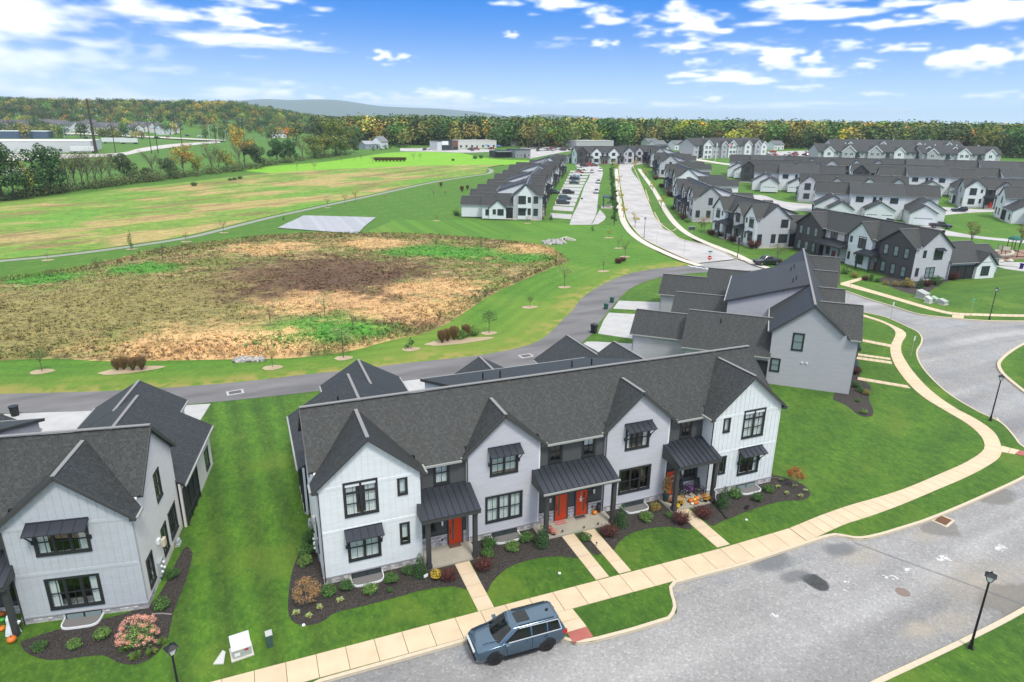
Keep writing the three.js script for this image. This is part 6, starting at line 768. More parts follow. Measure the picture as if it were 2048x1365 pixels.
function makeCar(kind, mat, p, turn, label, category, o = {}) { // local x runs from the bumper (0) to the tail, centred on z
  const c = CAR[kind], g = thing(o.name || 'parked_car', p, turn, label, category, o.group), det = o.det ?? 0, L = c.st[c.st.length - 1][0];
  const ring = ([x, top, sh, hw, bot]) => { const q = [[0, bot], [hw * .9, bot], [hw * .985, bot + .16], [hw, bot + (sh - bot) * .6], [hw * .975, sh - .03], [hw * .92, sh + .03], [hw * .55, top - .01], [0, top]], r = []; for (let i = 0; i < q.length; i++) r.push([x, q[i][1], q[i][0]]); for (let i = q.length - 2; i > 0; i--) r.push([x, q[i][1], -q[i][0]]); r.push(r[0]); return r; };
  const rings = c.st.map(ring), cap = (x, r) => r.map(q => [x, q[1] * .5 + .3, q[2] * .3]); const body = loftRings([cap(-.01, rings[0]), ...rings, cap(L + .01, rings[rings.length - 1])]); const bm = mesh(body, mat); bm.name = 'body'; g.add(bm); bm.geometry.computeVertexNormals();
  // cabin
  const lv = (k, s) => k === 0 ? [c.f0, c.r0, c.base, c.bw] : k === 1 ? [c.f1, c.r1, c.top, c.tw] : [c.f1 + .12, c.r1 - .08, (c.top + c.crown) / 2 + .015, c.tw - .09];
  const rr = [0, 1, 2].map(k => { const [a, b, y, w] = lv(k); const pts2 = []; const N = 6; for (let i = 0; i <= N; i++) { const z = mix(-w, w, i / N), bow = (k ? .1 : .2) * (1 - (z / w) ** 2); pts2.push([a - bow, y, z]); } for (let i = 0; i <= N; i++) { const z = mix(w, -w, i / N), bow = .04 * (1 - (z / w) ** 2); pts2.push([b + bow, y, z]); } pts2.push(pts2[0]); return pts2; });
  const top = rr[2].map(q => [(q[0] - (c.f1 + c.r1) / 2) * .5 + (c.f1 + c.r1) / 2, c.crown, q[2] * .55]), cen = rr[2].map(() => [(c.f1 + c.r1) / 2, c.crown + .005, 0]);
  const cab = mesh(loftRings([rr[0], rr[1], rr[2], top, cen].map(r => r.slice().reverse())), mat); cab.name = 'cabin'; g.add(cab);
  const gl = M.carGlass ??= new THREE.MeshPhysicalMaterial({ color: lin(.006, .009, .009), roughness: .03 });
  const lerpP = (a, b, t) => a.map((v, i) => mix(v, b[i], t)); const quadOn = (A, B, C, D, e, n) => { const mb = new MB(); const off = q => [q[0] + n[0] * e, q[1] + n[1] * e, q[2] + n[2] * e]; mb.quad(off(A), off(B), off(C), off(D)); return mb; };
  { const N = 6, mb = new MB(); for (let i = 0; i < N; i++) { const a = rr[0][i], b = rr[0][i + 1], d = rr[1][i], e = rr[1][i + 1], k = (q, t0) => t0; const s = i === 0 ? .35 : 0, s2 = i === N - 1 ? .65 : 1; const A = lerpP(lerpP(a, b, s), lerpP(d, e, s), .06), B = lerpP(lerpP(a, b, s2), lerpP(d, e, s2), .06), C = lerpP(lerpP(a, b, s2), lerpP(d, e, s2), .94), D = lerpP(lerpP(a, b, s), lerpP(d, e, s), .94); mb.quad(...[A, B, C, D].map(q => [q[0] - .012, q[1] + .012, q[2]])); } mb.build('windshield', gl, g); }
  { const a = [c.r0 + .03, mix(c.base, c.top, .15), -c.bw * .82], b = [c.r0 + .03, a[1], c.bw * .82], y2 = mix(c.base, c.top, .92), x2 = mix(c.r0, c.r1, .92) + .045, x1 = mix(c.r0, c.r1, .15) + .045, w2 = mix(c.bw, c.tw, .92) * .86; const mb = new MB(); mb.quad([x1, a[1], c.bw * .8], [x1, a[1], -c.bw * .8], [x2, y2, -w2], [x2, y2, w2]); mb.build('rear_window', gl, g); }
  for (const sg of [1, -1]) for (const [xa, xt, xb] of c.side) { const P = (x, t) => { const z = mix(c.bw, c.tw, t) + .008; return [x, mix(c.base, c.top, t), sg * z]; }; const mb = new MB(); const back = xb > c.r1 - .1; const q = [P(xa, .12), P(xb, .12), P(back ? Math.min(xb, c.r1 - .02) : xb - .02, .9), P(xt + (xa !== xt ? .05 : 0), .9)]; sg > 0 ? mb.quad(...q) : mb.quad(q[1], q[0], q[3], q[2]); mb.build('side_window', gl, g); }
  for (const [x, sx] of [[c.wf, 1], [c.wr, 1]]) for (const sg of [1, -1]) { const W0 = .99, zc = sg * (c.st[3][3] - .1), w = new MB(); w.tube([x, c.wd, zc - .12], [x, c.wd, zc + .13], c.wd, c.wd, 20); const wm = w.build('wheel', M.tyre ??= std([.012, .012, .013], { roughness: .85 }), g); const rm = new MB(), zo = zc + sg * .135; rm.tube([x, c.wd, zc], [x, c.wd, zo - sg * .02], c.wd * .68, c.wd * .68, 18); for (let i = 0; i < 5; i++) { const a = i / 5 * 6.283; rm.bar([x, c.wd, zo], [x + Math.cos(a) * c.wd * .66, c.wd + Math.sin(a) * c.wd * .66, zo], .07, .03, V(0, 0, 1)); } rm.build('rim', o.rim || M.rim || (M.rim = std([.03, .03, .032], { roughness: .3, metalness: .6 })), wm);
    const ar = new MB(); for (let i = 0; i < 12; i++) { const a0 = Math.PI * (-.08 + 1.16 * i / 12), a1 = Math.PI * (-.08 + 1.16 * (i + 1) / 12), r0 = c.wd + .035, r1 = c.wd + .1, z = sg * (c.st[3][3] + .012), q = (a, r) => [x + Math.cos(a) * r, c.wd + Math.sin(a) * r, z]; sg > 0 ? ar.quad(q(a0, r0), q(a0, r1), q(a1, r1), q(a1, r0)) : ar.quad(q(a0, r1), q(a0, r0), q(a1, r0), q(a1, r1)); const zi = sg * (c.st[3][3] + .004), q2 = (a, r) => [x + Math.cos(a) * r, c.wd + Math.sin(a) * r, zi], ce = [x, c.wd, zi]; sg > 0 ? ar.quad(ce, q2(a0, r0), q2(a1, r0), ce) : ar.quad(ce, q2(a1, r0), q2(a0, r0), ce); } ar.build('wheel_arch', M.archMat ??= std([.014, .014, .015], { roughness: .8 }), g); }
  for (const sg of [1, -1]) { const h = new MB(), y = c.st[1][1] - .14; h.hexa([[.02, y - .1, sg * .5], [.3, y - .02, sg * .9], [.36, y - .02, sg * .88], [.1, y - .1, sg * .48]].map(q => q), [[.02, y + .04, sg * .5], [.3, y + .1, sg * .9], [.4, y + .1, sg * .84], [.14, y + .06, sg * .48]]); h.build('headlight', M.headlight ??= std([.55, .57, .58], { roughness: .12 }), g); const t = new MB(), n = c.st.length; t.cbox(L - .1, c.st[n - 3][1] - .28, sg * (c.st[n - 2][3] - .0), .26, .2, .12); t.build('tail_light', M.tail ??= std([.45, .012, .01], { roughness: .2 }), g); const m = new MB(); m.cbox(c.f0 + .38, c.base + .06, sg * (c.bw + .16), .2, .14, .24); m.build('mirror', mat, g); }
  if (det) {
    const gr = new MB(); gr.cbox(.0, .7, 0, .1, .2, 1.1); gr.cbox(-.0, .44, 0, .1, .14, 1.4); gr.build('grille', M.black, g); const ch = new MB(); ch.cbox(-.03, .81, 0, .1, .07, 1.25); ch.build('chrome_bar', std([.6, .62, .64], { metalness: .8, roughness: .2 }), g);
    for (const sg of [1, -1]) { const rl = new MB(); rl.bar([c.f1 + .3, c.top + .07, sg * (c.tw - .06)], [c.r1 - .2, c.top + .08, sg * (c.tw - .06)], .03, .035); rl.build('roof_rail', M.black, g); const tr = new MB(); tr.bar([c.side[0][0] - .1, c.base + .06, sg * (c.bw + .012)], [c.side[2][2] + .08, c.base + .1, sg * (c.bw + .012)], .03, .03); tr.bar([c.side[2][2] + .08, c.base + .1, sg * (c.bw + .012)], [c.r1 + .02, c.top - .05, sg * (c.tw + .03)], .03, .03); tr.bar([c.f1 + .3, c.top - .03, sg * (c.tw + .025)], [c.r1, c.top - .05, sg * (c.tw + .03)], .03, .03); tr.build('window_trim', M.headlight, g); for (const x of [2.75, 3.75]) { const h = new MB(); h.cbox(x, .98, sg * 1.0, .22, .045, .05); h.build('door_handle', mat, g); } const sk = new MB(); sk.box(1.5, 3.35, .22, .34, sg * .96 - .04, sg * .96 + .04); sk.build('side_skirt', M.black, g); for (const x of [1.62, 2.98, 3.75]) { const sm = new MB(); sm.cbox(x, .78, sg * .988, .012, .72, .012); sm.build('door_seam', M.black, g); } }
    const sr = new MB(); sr.quad([c.f1 + .28, c.crown + .006, .38], [c.f1 + 1.0, c.crown + .022, .38], [c.f1 + 1.0, c.crown + .022, -.38], [c.f1 + .28, c.crown + .006, -.38]); sr.build('sunroof', gl, g); for (const s of [1, -1]) { const wp = new MB(); wp.bar([c.f0 - .06, c.base + .13, s * .1 - .35], [c.f0 + .12, c.base + .23, s * .1 + .15], .025, .02); wp.build('wiper', M.black, g); }
    const sp = new MB(); sp.slab([c.r1 - .04, c.top + .03, .6], [c.r1 + .1, c.top + .0, .58], [c.r1 + .1, c.top + .0, -.58], [c.r1 - .04, c.top + .03, -.6], .03); sp.build('spoiler', mat, g); const an = new MB(); an.cbox(c.r1 - .35, c.crown + .03, 0, .16, .07, .05); an.build('antenna', M.black, g);
    const hl = new MB(); for (const s of [.45, -.45]) hl.bar([.45, 1.075, s * 1.1], [1.2, 1.165, s * 1.35], .03, .012); hl.build('hood_crease', mat, g); const pl = new MB(); pl.cbox(L + .01, .72, 0, .03, .13, .32); pl.build('number_plate', M.trimWhite, g);
  }
  if (c.bed) { const b = new MB(); b.box(c.bed[0], c.bed[1], c.st[5][1] - .02, c.st[5][1] + .03, -.82, .82); b.build('bed_liner', M.black, g); }
  return g;
}
const paint = { blue: smoothMat([.07, .125, .18], { metalness: .7, roughness: .22 }), navy: smoothMat([.012, .02, .05]), black: smoothMat([.012, .013, .015]), charcoal: smoothMat([.035, .045, .05]), silver: smoothMat([.45, .47, .48]), white: smoothMat([.75, .77, .78], { metalness: 0 }), red: smoothMat([.35, .03, .03]), lightblue: smoothMat([.3, .42, .5]), teal: smoothMat([.05, .09, .1]) };
{ const a = G(992, 1332, -.13), b = G(1095.4, 1303.5, -.13), dx = b.x - a.x, dz = b.z - a.z, l = Math.hypot(dx, dz), tn = Math.atan2(-dz, dx), s = l / (CAR.suv.wr - CAR.suv.wf); const ux = dx / l, uz = dz / l; const o = makeCar('suv', paint.blue, [a.x - ux * CAR.suv.wf * s + uz * 1.0 * s, -.13, a.z - uz * CAR.suv.wf * s - ux * 1.0 * s], tn, 'slate blue SUV parked at the kerb in front of the central row', 'SUV', { det: 1, name: 'parked_suv' }); o.scale.setScalar(s); }
const carAt = (kind, col, u, v, turn, label, cat = 'car', o) => { const p = G(u, v); return makeCar(kind, paint[col], [p.x, p.y + .07, p.z], turn, label, cat, { rim: M.rimL ??= std([.4, .41, .42], { roughness: .3, metalness: .6 }), ...o }); };
carAt('pickup', 'black', 1509, 531, -10 * R, 'dark pickup truck parked on the road behind the grey end-on row', 'pickup truck', { name: 'pickup_truck' });
carAt('pickup', 'black', 1903, 458, 139 * R, 'black pickup standing half inside the open garage of the white row', 'pickup truck', { name: 'pickup_truck' });
carAt('suv', 'navy', 1904, 423.5, -22 * R, 'navy car parked on the street before the red-doored white row at the right', 'car');
carAt('suv', 'black', 1787, 445, 120 * R, 'dark car before the middle garage doors of the white row', 'car');
{ const face = 154 * R, al = 62 * R; // cars on the drives stand nose to the street
  const dr = [[1140, 409, 'suv', 'charcoal', 'dark grey car on the nearest drive of the left long row'], [1143, 400, 'suv', 'teal', 'dark green car on the second drive of the left long row'], [1149, 388, 'suv', 'black', 'black SUV on the third drive of the left long row'], [1120, 388, 'suv', 'charcoal', 'dark car tucked beside the wall on the third drive'], [1159, 368, 'sedan', 'teal', 'long dark green car on a drive midway along the left row'], [1160, 361, 'suv', 'navy', 'blue SUV on a drive beyond the dark green car'], [1160, 356, 'sedan', 'lightblue', 'pale blue car on a drive beyond the blue SUV'], [1166, 352, 'suv', 'white', 'white SUV on a drive among the far cars of the left row'], [1168, 347, 'sedan', 'red', 'red car on a drive of the left row'], [1172, 341, 'suv', 'white', 'white van-like car on the farthest drive of the left row'], [1177, 334, 'suv', 'black', 'black car at the far end of the side street, left'], [1188, 333, 'suv', 'red', 'dark red car at the far end of the side street'], [1196, 333, 'suv', 'charcoal', 'dark grey car at the far end of the side street, right'], [1222, 328, 'suv', 'navy', 'dark blue car before the dark centre of the closing row'], [1250, 326, 'suv', 'black', 'black car before the white gables closing the boulevard']];
  for (const [u, v, k, c, l] of dr) carAt(k, c, u, v, face, l);
  for (const [u, v, k, c, l] of [[1193, 388, 'suv', 'silver', 'white car parked on the side street, nearest of three at the grass'], [1197, 368, 'suv', 'silver', 'white car parked on the side street, second at the grass'], [1201, 343, 'suv', 'white', 'white car parked on the side street, farthest at the grass'], [1184, 347, 'suv', 'silver', 'silver car driving along the side street']]) carAt(k, c, u, v, al, l); }

// ───────────── street furniture ─────────────
function lampPost(p, h, label) { const g = thing('street_lamp', p, .5, label, 'street lamp'), s = new MB(); s.tube([0, 0, 0], [0, .5, 0], .11, .1, 10); s.tube([0, .5, 0], [0, h - .55, 0], .065, .05, 10); s.tube([0, h - .6, 0], [0, h - .5, 0], .06, .1, 10); s.build('post', M.black, g); const b = new MB(); b.cbox(0, 0.02, 0, .34, .06, .34); b.build('base', M.black, g);
  const gl = new MB(); gl.hexa([[-.09, h - .5, .09], [.09, h - .5, .09], [.09, h - .5, -.09], [-.09, h - .5, -.09]], [[-.2, h - .13, .2], [.2, h - .13, .2], [.2, h - .13, -.2], [-.2, h - .13, -.2]]); gl.build('lantern_glass', M.lampGlass, g); const fr = new MB(); for (const [a, b2] of [[1, 1], [1, -1], [-1, -1], [-1, 1]]) fr.bar([.09 * a, h - .5, .09 * b2], [.205 * a, h - .13, .205 * b2], .03, .03); fr.build('lantern_frame', M.black, g); const r = new MB(); const e = .27; r.hexa([[-e, h - .13, e], [e, h - .13, e], [e, h - .13, -e], [-e, h - .13, -e]], [[-.06, h + .03, .06], [.06, h + .03, .06], [.06, h + .03, -.06], [-.06, h + .03, -.06]]); r.tube([0, h + .03, 0], [0, h + .14, 0], .06, .03, 8); r.build('lantern_roof', M.black, g); return g; }
for (const [u, v, h, l] of [[1941, 1297, 5.0, 'black lamp post on the grass at the bottom right corner'], [1981, 842, 4.85, 'black lamp post at the kerb right of the big front lawn'], [1979, 640, 5.0, 'black lamp post on the verge in front of the dark and white row'], [1475, 515, 4.9, 'black lamp post on the verge before the three-gable row'], [1288, 477, 5.2, 'black lamp post on the verge at the bend of the boulevard']]) lampPost(G(u, v), h, l);
lampPost([-9.5, 0, 7.95], 4.75, 'black lamp post at the kerb in front of the left grey house');
function sign(p, h, turn, draw, w, hh, back, label, name = 'street_sign', oct) { const g = thing(name, p, turn, label, 'sign'), s = new MB(); s.tube([0, 0, 0], [0, h, 0], .03, .03, 8); s.build('post', M.steel, g); if (draw) { const cv = document.createElement('canvas'); cv.width = 256; cv.height = Math.round(256 * hh / w); const c = cv.getContext('2d'); draw(c, cv.width, cv.height); const t = new THREE.CanvasTexture(cv); t.colorSpace = THREE.SRGBColorSpace; const pts3 = oct ? [...Array(8)].map((_, i) => { const a = (i + .5) / 8 * 2 * Math.PI; return new THREE.Vector2(Math.cos(a) * w / 2 / Math.cos(Math.PI / 8), Math.sin(a) * w / 2 / Math.cos(Math.PI / 8)); }) : [[-w / 2, -hh / 2], [w / 2, -hh / 2], [w / 2, hh / 2], [-w / 2, hh / 2]].map(q => new THREE.Vector2(...q)); const ge = new THREE.ExtrudeGeometry(new THREE.Shape(pts3), { depth: .012, bevelEnabled: false }); const pu = ge.attributes.uv, pp = ge.attributes.position; for (let i = 0; i < pu.count; i++) pu.setXY(i, pp.getX(i) / w + .5, pp.getY(i) / hh + .5); ge.translate(0, h - hh / 2 - (oct ? .3 : 0), .03); const m = mesh(ge, new THREE.MeshStandardMaterial({ map: t, roughness: .5 })); m.name = 'sign_plate'; g.add(m); } return g; }
sign(G(1417, 541), 3.3, -.6, (c, w, h) => { c.fillStyle = '#fff'; c.fillRect(0, 0, w, h); c.fillStyle = '#c0121c'; c.beginPath(); for (let i = 0; i < 8; i++) { const a = (i + .5) / 8 * 2 * Math.PI; c.lineTo(w / 2 + Math.cos(a) * w * .5, h / 2 + Math.sin(a) * h * .5); } c.fill(); c.fillStyle = '#fff'; c.font = 'bold 92px sans-serif'; c.textAlign = 'center'; c.textBaseline = 'middle'; c.fillText('STOP', w / 2, h / 2); }, .9, .9, 0, 'red octagonal STOP sign at the mouth of the lane', 'stop_sign', 1);
{ const s = scene.getObjectByName('stop_sign'), b = new MB(); b.box(-.02, .02, 3.35, 3.65, -.35, .35); b.box(-.4, .4, 3.66, 3.92, -.01, .01); b.build('street_name_blade', std([.02, .22, .17], { roughness: .5 }), s); }
sign(G(1781, 640), 2.8, .3, (c, w, h) => { c.fillStyle = '#c9ccca'; c.fillRect(0, 0, w, h); }, .5, .6, 0, 'grey-backed sign on a post before the loop road, upper'); sign(G(1822, 713), 2.7, .3, (c, w, h) => { c.fillStyle = '#c9ccca'; c.fillRect(0, 0, w, h); }, .45, .6, 0, 'grey-backed sign on a post in the verge beside the S-curved sidewalk'); sign(G(1940, 637), 3.1, .2, (c, w, h) => { c.fillStyle = '#3fa58f'; c.fillRect(0, 0, w, h); }, .9, .25, 0, 'green street-name sign left of a lamp post');
for (const [u, v, l] of [[1696, 600, 'thin grey sign post at the kerb behind the grey end-on row'], [1313, 488, 'thin sign post on the boulevard verge left of the stop sign'], [1368, 510, 'thin sign post on the verge nearest the stop sign']]) sign(G(u, v), 3.2, 0, null, .3, .4, 0, l);
sign(G(1382, 478), 3.2, -.4, (c, w, h) => { c.fillStyle = '#3b4448'; c.fillRect(0, 0, w, h); c.fillStyle = '#d8dcdc'; c.fillRect(0, 0, w, 14); }, 1.6, 1.0, 0, 'solar radar sign board on a post beside the boulevard island', 'radar_sign');
// cabinets and covers
function cabinet(u, v, w, h, d, mat, label, lid) { const p = G(u, v), g = thing('utility_box', [p.x, 0, p.z], .12, label, 'utility box'), b = new MB(); b.hexa([[-w / 2, .08, d / 2], [w / 2, .08, d / 2], [w / 2, .08, -d / 2], [-w / 2, .08, -d / 2]], [[-w / 2, h * .62, d / 2], [w / 2, h * .62, d / 2], [w / 2, h * .95, -d / 2], [-w / 2, h * .95, -d / 2]]); b.build('cabinet', mat, g); const l = new MB(); l.slab([-w / 2 - .03, h * .66, d / 2 + .03], [w / 2 + .03, h * .66, d / 2 + .03], [w / 2 + .03, h, -d / 2 - .03], [-w / 2 - .03, h, -d / 2 - .03], .05); l.build('lid', lid || mat, g); const q = new MB(); q.box(-w / 2 - .1, w / 2 + .1, -.05, .08, -d / 2 - .1, d / 2 + .12); q.build('plinth', whiteSlab, g); return g; }
const gBox = std([.36, .38, .36], { roughness: .55 }), greenBox = std([.04, .085, .07], { roughness: .55 }), paleGreen = std([.3, .42, .32], { roughness: .6 });
{ const t = cabinet(483, 1306, .95, .95, .85, gBox, 'grey transformer cabinet with warning stickers on the lawn by the sidewalk', std([.5, .52, .52], { roughness: .5 })); const s = new MB(); s.box(-.38, -.1, .22, .42, .425, .432); s.build('label_plate', M.trimWhite, t); const y = new MB(); y.box(-.15, .06, .5, .57, .425, .432); y.build('yellow_sticker', std([.65, .45, .1]), t); const r = new MB(); r.box(.14, .34, .42, .54, .425, .432); r.build('red_sticker', std([.4, .03, .04]), t); }
{ const p = G(540, 1293), g = thing('utility_pedestal', [p.x, 0, p.z], .1, 'narrow dark green utility pedestal right of the transformer cabinet', 'utility box'), b = new MB(); b.hexa([[-.17, 0, .15], [.17, 0, .15], [.17, 0, -.15], [-.17, 0, -.15]], [[-.17, .8, .12], [.17, .8, .12], [.17, .95, -.12], [-.17, .95, -.12]]); b.build('cabinet', greenBox, g); const l = new MB(); l.slab([-.18, .82, .14], [.18, .82, .14], [.18, .97, -.14], [-.18, .97, -.14], .03); l.build('lid', gBox, g); }
{ const c = [[426, 1331], [445, 1303], [451, 1306], [447, 1330]], P = pts(c), m = new MB(); m.hexa(P.map(q => [q[0], 0, q[1]]), P.map(q => [q[0], .07, q[1]])); const o = m.build(numbered('vault_lid'), std([.5, .51, .49], { roughness: .8 }), scene); tag(o, 'flat pale vault lid in the lawn left of the transformer cabinet', 'vault lid'); }
cabinet(1845, 596, 1.6, 1.3, 1.5, gBox, 'grey transformer on a pale pad before the dark row, leftmost of four boxes'); cabinet(1857, 606, .9, 1.1, .8, std([.5, .52, .5]), 'pale upright utility box, second of four before the dark row'); cabinet(1869, 605, .9, 1.0, .9, paleGreen, 'pale green utility box, third of four before the dark row'); cabinet(1886, 609, 1.1, .9, 1.0, gBox, 'grey sloped utility box, rightmost of four before the dark row');
function grate(u, v, turn, label) { const p = G(u, v, -.13), g = thing('drain_grate', [p.x, -.125, p.z], turn, label, 'drain'), f = new MB(); f.box(-.75, .75, 0, .012, -.55, .55); f.build('concrete_collar', kerbMat, g); const r = new MB(); r.box(-.55, .55, .012, .018, -.38, .38); r.build('pit', M.black, g); for (let i = 0; i < 12; i++) { const b = new MB(), x = -.5 + i / 11 * 1.0; b.box(x - .022, x + .022, .018, .05, -.38, .38); b.build('grate_bar', std([.22, .11, .06], { roughness: .8 }), g); } return g; }
grate(1887, 1042, .28, 'rust-brown drain grate at the kerb on the right of the street'); grate(1982, 838, -.75, 'rust-brown drain grate beside the right-hand lamp post');
{ const p = G(1806, 1185, -.13), c = new MB(); c.tube([0, 0, 0], [0, .02, 0], .42, .42, 24); const o = c.build(numbered('manhole_cover'), std([.2, .15, .13], { roughness: .8 }), scene); o.position.set(p.x, -.132, p.z); tag(o, 'brownish round manhole cover in the street', 'manhole cover'); }
for (const [u, v, l] of [[470, 786, 'rectangular drain in the lane behind the left grey house'], [1052, 713, 'rectangular drain in the bend of the lane']]) { const p = G(u, v), g = thing('lane_drain', [p.x, .04, p.z], .1, l, 'drain'); const f = new MB(); f.box(-.85, .85, 0, .02, -.6, .6); f.build('collar', drivewayMat, g); const r = new MB(); r.box(-.62, .62, .02, .03, -.4, .4); r.build('grille', std([.09, .09, .09]), g); }
for (const [u, v, l] of [[746, 1250, ''], [1119, 1148, 'white drain cap in the grass below the double paths'], [1365, 1040, 'white drain cap in the grass right of the third path'], [607, 1252, 'white drain cap at the left tip of the mulch bed'], [1493, 1041, 'white drain cap in the grass before the right gable']]) { if (!l) continue; const p = G(u, v), c = new MB(); c.tube([0, 0, 0], [0, .05, 0], .1, .09, 12); const o = c.build(numbered('lawn_drain'), M.trimWhite, scene); o.position.set(p.x, .02, p.z); tag(o, l, 'drain cap'); }
// bins
function bin(u, v, mat, label, s = 1) { const p = G(u, v), g = thing('trash_bin', [p.x, .03, p.z], .4, label, 'trash bin'), b = new MB(); b.hexa([[-.24, .06, .26], [.24, .06, .26], [.24, .06, -.26], [-.24, .06, -.26]], [[-.3, 1.0, .34], [.3, 1.0, .34], [.3, 1.0, -.34], [-.3, 1.0, -.34]]); b.build('bin', mat, g); const l = new MB(); l.slab([-.33, 1.06, .38], [.33, 1.06, .38], [.33, 1.12, -.38], [-.33, 1.12, -.38], .06); l.build('lid', mat, g); const w = new MB(); for (const x of [-.27, .27]) w.tube([x - .04, .12, -.28], [x + .04, .12, -.28], .12, .12, 10); w.build('wheel', M.black, g); g.scale.setScalar(s); }
bin(1188, 667, M.vent, 'black wheeled bin at the lane edge by the grey driveways', 1.15); bin(1212, 619, std([.015, .09, .055]), 'green bin beside the middle grey driveway', .8); bin(1224, 606, std([.015, .09, .055]), 'green bin beside the upper grey driveway', .8); bin(1887, 469, M.vent, 'black bin on the drive beside the black pickup'); bin(647, 790, std([.015, .07, .05]), 'green recycling bin behind the left wing of the central row', .8); bin(2043, 538, std([.03, .02, .16]), 'blue bin at the right edge by the playground road'); bin(1164, 399, M.vent, 'black bin on the grass between drives', .9);
{ const p = G(30, 832), g = thing('trash_can', [p.x, .03, p.z], 0, 'black round trash can on the left driveway by the lane', 'trash can'), b = new MB(); b.tube([0, 0, 0], [0, .95, 0], .33, .4, 18); b.build('can', M.vent, g); const l = new MB(); l.tube([0, .92, 0], [0, .99, 0], .43, .43, 18); l.tube([0, .985, 0], [0, .995, 0], .3, .3, 18); l.build('rim', M.black, g); }
// mail shelter, playground, matting, stones
{ const p = G(1216, 415), g = thing('mail_shelter', p, 62 * R, 'small dark-roofed mail shelter between side street and boulevard', 'shelter'), r = new MB(); r.slab([-3, 3.3, 2], [3, 3.3, 2], [3, 3.9, -2], [-3, 3.9, -2], .2); r.build('roof', M.metal, g); for (const [x, z] of [[-2.6, 1.6], [2.6, 1.6], [2.6, -1.6], [-2.6, -1.6]]) { const q = new MB(); q.cbox(x, 1.7, z, .25, 3.4, .25); q.build('post', M.trimDark, g); } const b = new MB(); b.box(-1.8, 1.8, .2, 1.7, -.3, .3); b.build('mailbox_unit', std([.3, .3, .3]), g); const f = new MB(); f.box(-3.4, 3.4, 0, .12, -2.4, 5); f.build('slab', whiteSlab, g); }
{ const q = [[1939, 509], [1960, 503], [2060, 500], [2060, 517], [2010, 522], [1960, 521]]; flat(pts(q), .035, std([.27, .17, .12], { roughness: 1 }), 'play_surface');
  const p = G(2022, 514), g = thing('play_tower', p, -.5, 'playground tower with a domed roof, slides and climbing net', 'play tower'), tan = std([.5, .46, .36]), dk = std([.06, .045, .035]), gr = std([.02, .13, .1]); for (const [x, z] of [[-.8, .8], [.8, .8], [.8, -.8], [-.8, -.8], [-2.6, .8], [-2.6, -.8]]) { const m = new MB(); m.tube([x, 0, z], [x, x < -2 ? 2.6 : 4.2, z], .08, .08, 8); m.build('post', dk, g); } const d = new MB(); d.box(-2.6, .8, 1.35, 1.5, -.8, .8); d.build('deck', dk, g); const rf = new MB(); for (let i = 0; i < 12; i++) for (let j = 0; j < 3; j++) { const a = i / 12 * 6.283, b = (i + 1) / 12 * 6.283, f = k => [Math.cos(k * .52) * 1.3, 3.9 + Math.sin(k * .52) * .9], [r0, y0] = f(j), [r1, y1] = f(j + 1); rf.quad([Math.cos(b) * r0, y0, Math.sin(b) * r0], [Math.cos(a) * r0, y0, Math.sin(a) * r0], [Math.cos(a) * r1, y1, Math.sin(a) * r1], [Math.cos(b) * r1, y1, Math.sin(b) * r1]); } rf.build('dome_roof', gr, g); const pn = new MB(); pn.box(-2.6, -.85, 1.5, 2.4, .76, .84); pn.box(-2.64, -2.56, 1.5, 2.4, -.8, .8); pn.build('panel', tan, g);
  const sl = new MB(); let pr = null; for (let i = 0; i <= 14; i++) { const a = -.3 + i * .3, y = 1.5 - i * .1, c = V(-2.2 + Math.cos(a) * 1.2, y, 1.9 + Math.sin(a) * 1.1); if (pr) sl.tube(pr, c, .38, .38, 8, false); pr = c; } sl.build('spiral_slide', tan, g); const s2 = new MB(); s2.slab([4.2, .35, .4], [4.2, .35, -.4], [.8, 1.55, -.4], [.8, 1.55, .4], .08); s2.box(.8, 4.2, .2, .3, .4, .46); s2.build('straight_slide', M.black, g); const br = new MB(); br.bar([-6, .6, 0], [-2.6, 1.5, 0], 1.1, .12); br.build('climbing_ramp', tan, g);
  const q2 = G(1968, 514), h = thing('climbing_frame', q2, 0, 'small brown and green climbing frame left of the play tower', 'climbing frame'); for (const x of [-.5, .5]) { const m = new MB(); m.tube([x, 0, 0], [x, 2.4, 0], .07, .07, 8); m.build('post', dk, h); } const bar = new MB(); bar.bar([-.5, 2.35, 0], [.5, 2.35, 0], .08, .08); bar.bar([-1.6, 2.1, 0], [2, 1.8, 0], .05, .05); bar.build('bar', gr, h);
  const rk = rng(66); for (const [u, v, l] of [[1948, 521, 'pale boulder at the playground edge, first from the left'], [1982, 524, 'pale flat boulder at the playground edge, second from the left'], [2002, 525, 'largest pale boulder at the playground edge'], [2021, 524, 'pale boulder at the playground edge, right of the largest']]) { const s = G(u, v), ge = new THREE.IcosahedronGeometry(1, 1), po = ge.attributes.position; for (let i = 0; i < po.count; i++) { const k = .8 + .3 * hsh(Math.round(po.getX(i) * 9), Math.round(po.getY(i) * 9 + po.getZ(i) * 31), u & 63); po.setXYZ(i, po.getX(i) * .75 * k, po.getY(i) * .45 * k, po.getZ(i) * .6 * k); } ge.computeVertexNormals(); const m = mesh(ge, std([.5, .47, .42], { roughness: 1 })); m.name = numbered('boulder'); m.position.set(s.x, s.y + .2, s.z); scene.add(m); tag(m, l, 'boulder'); } }
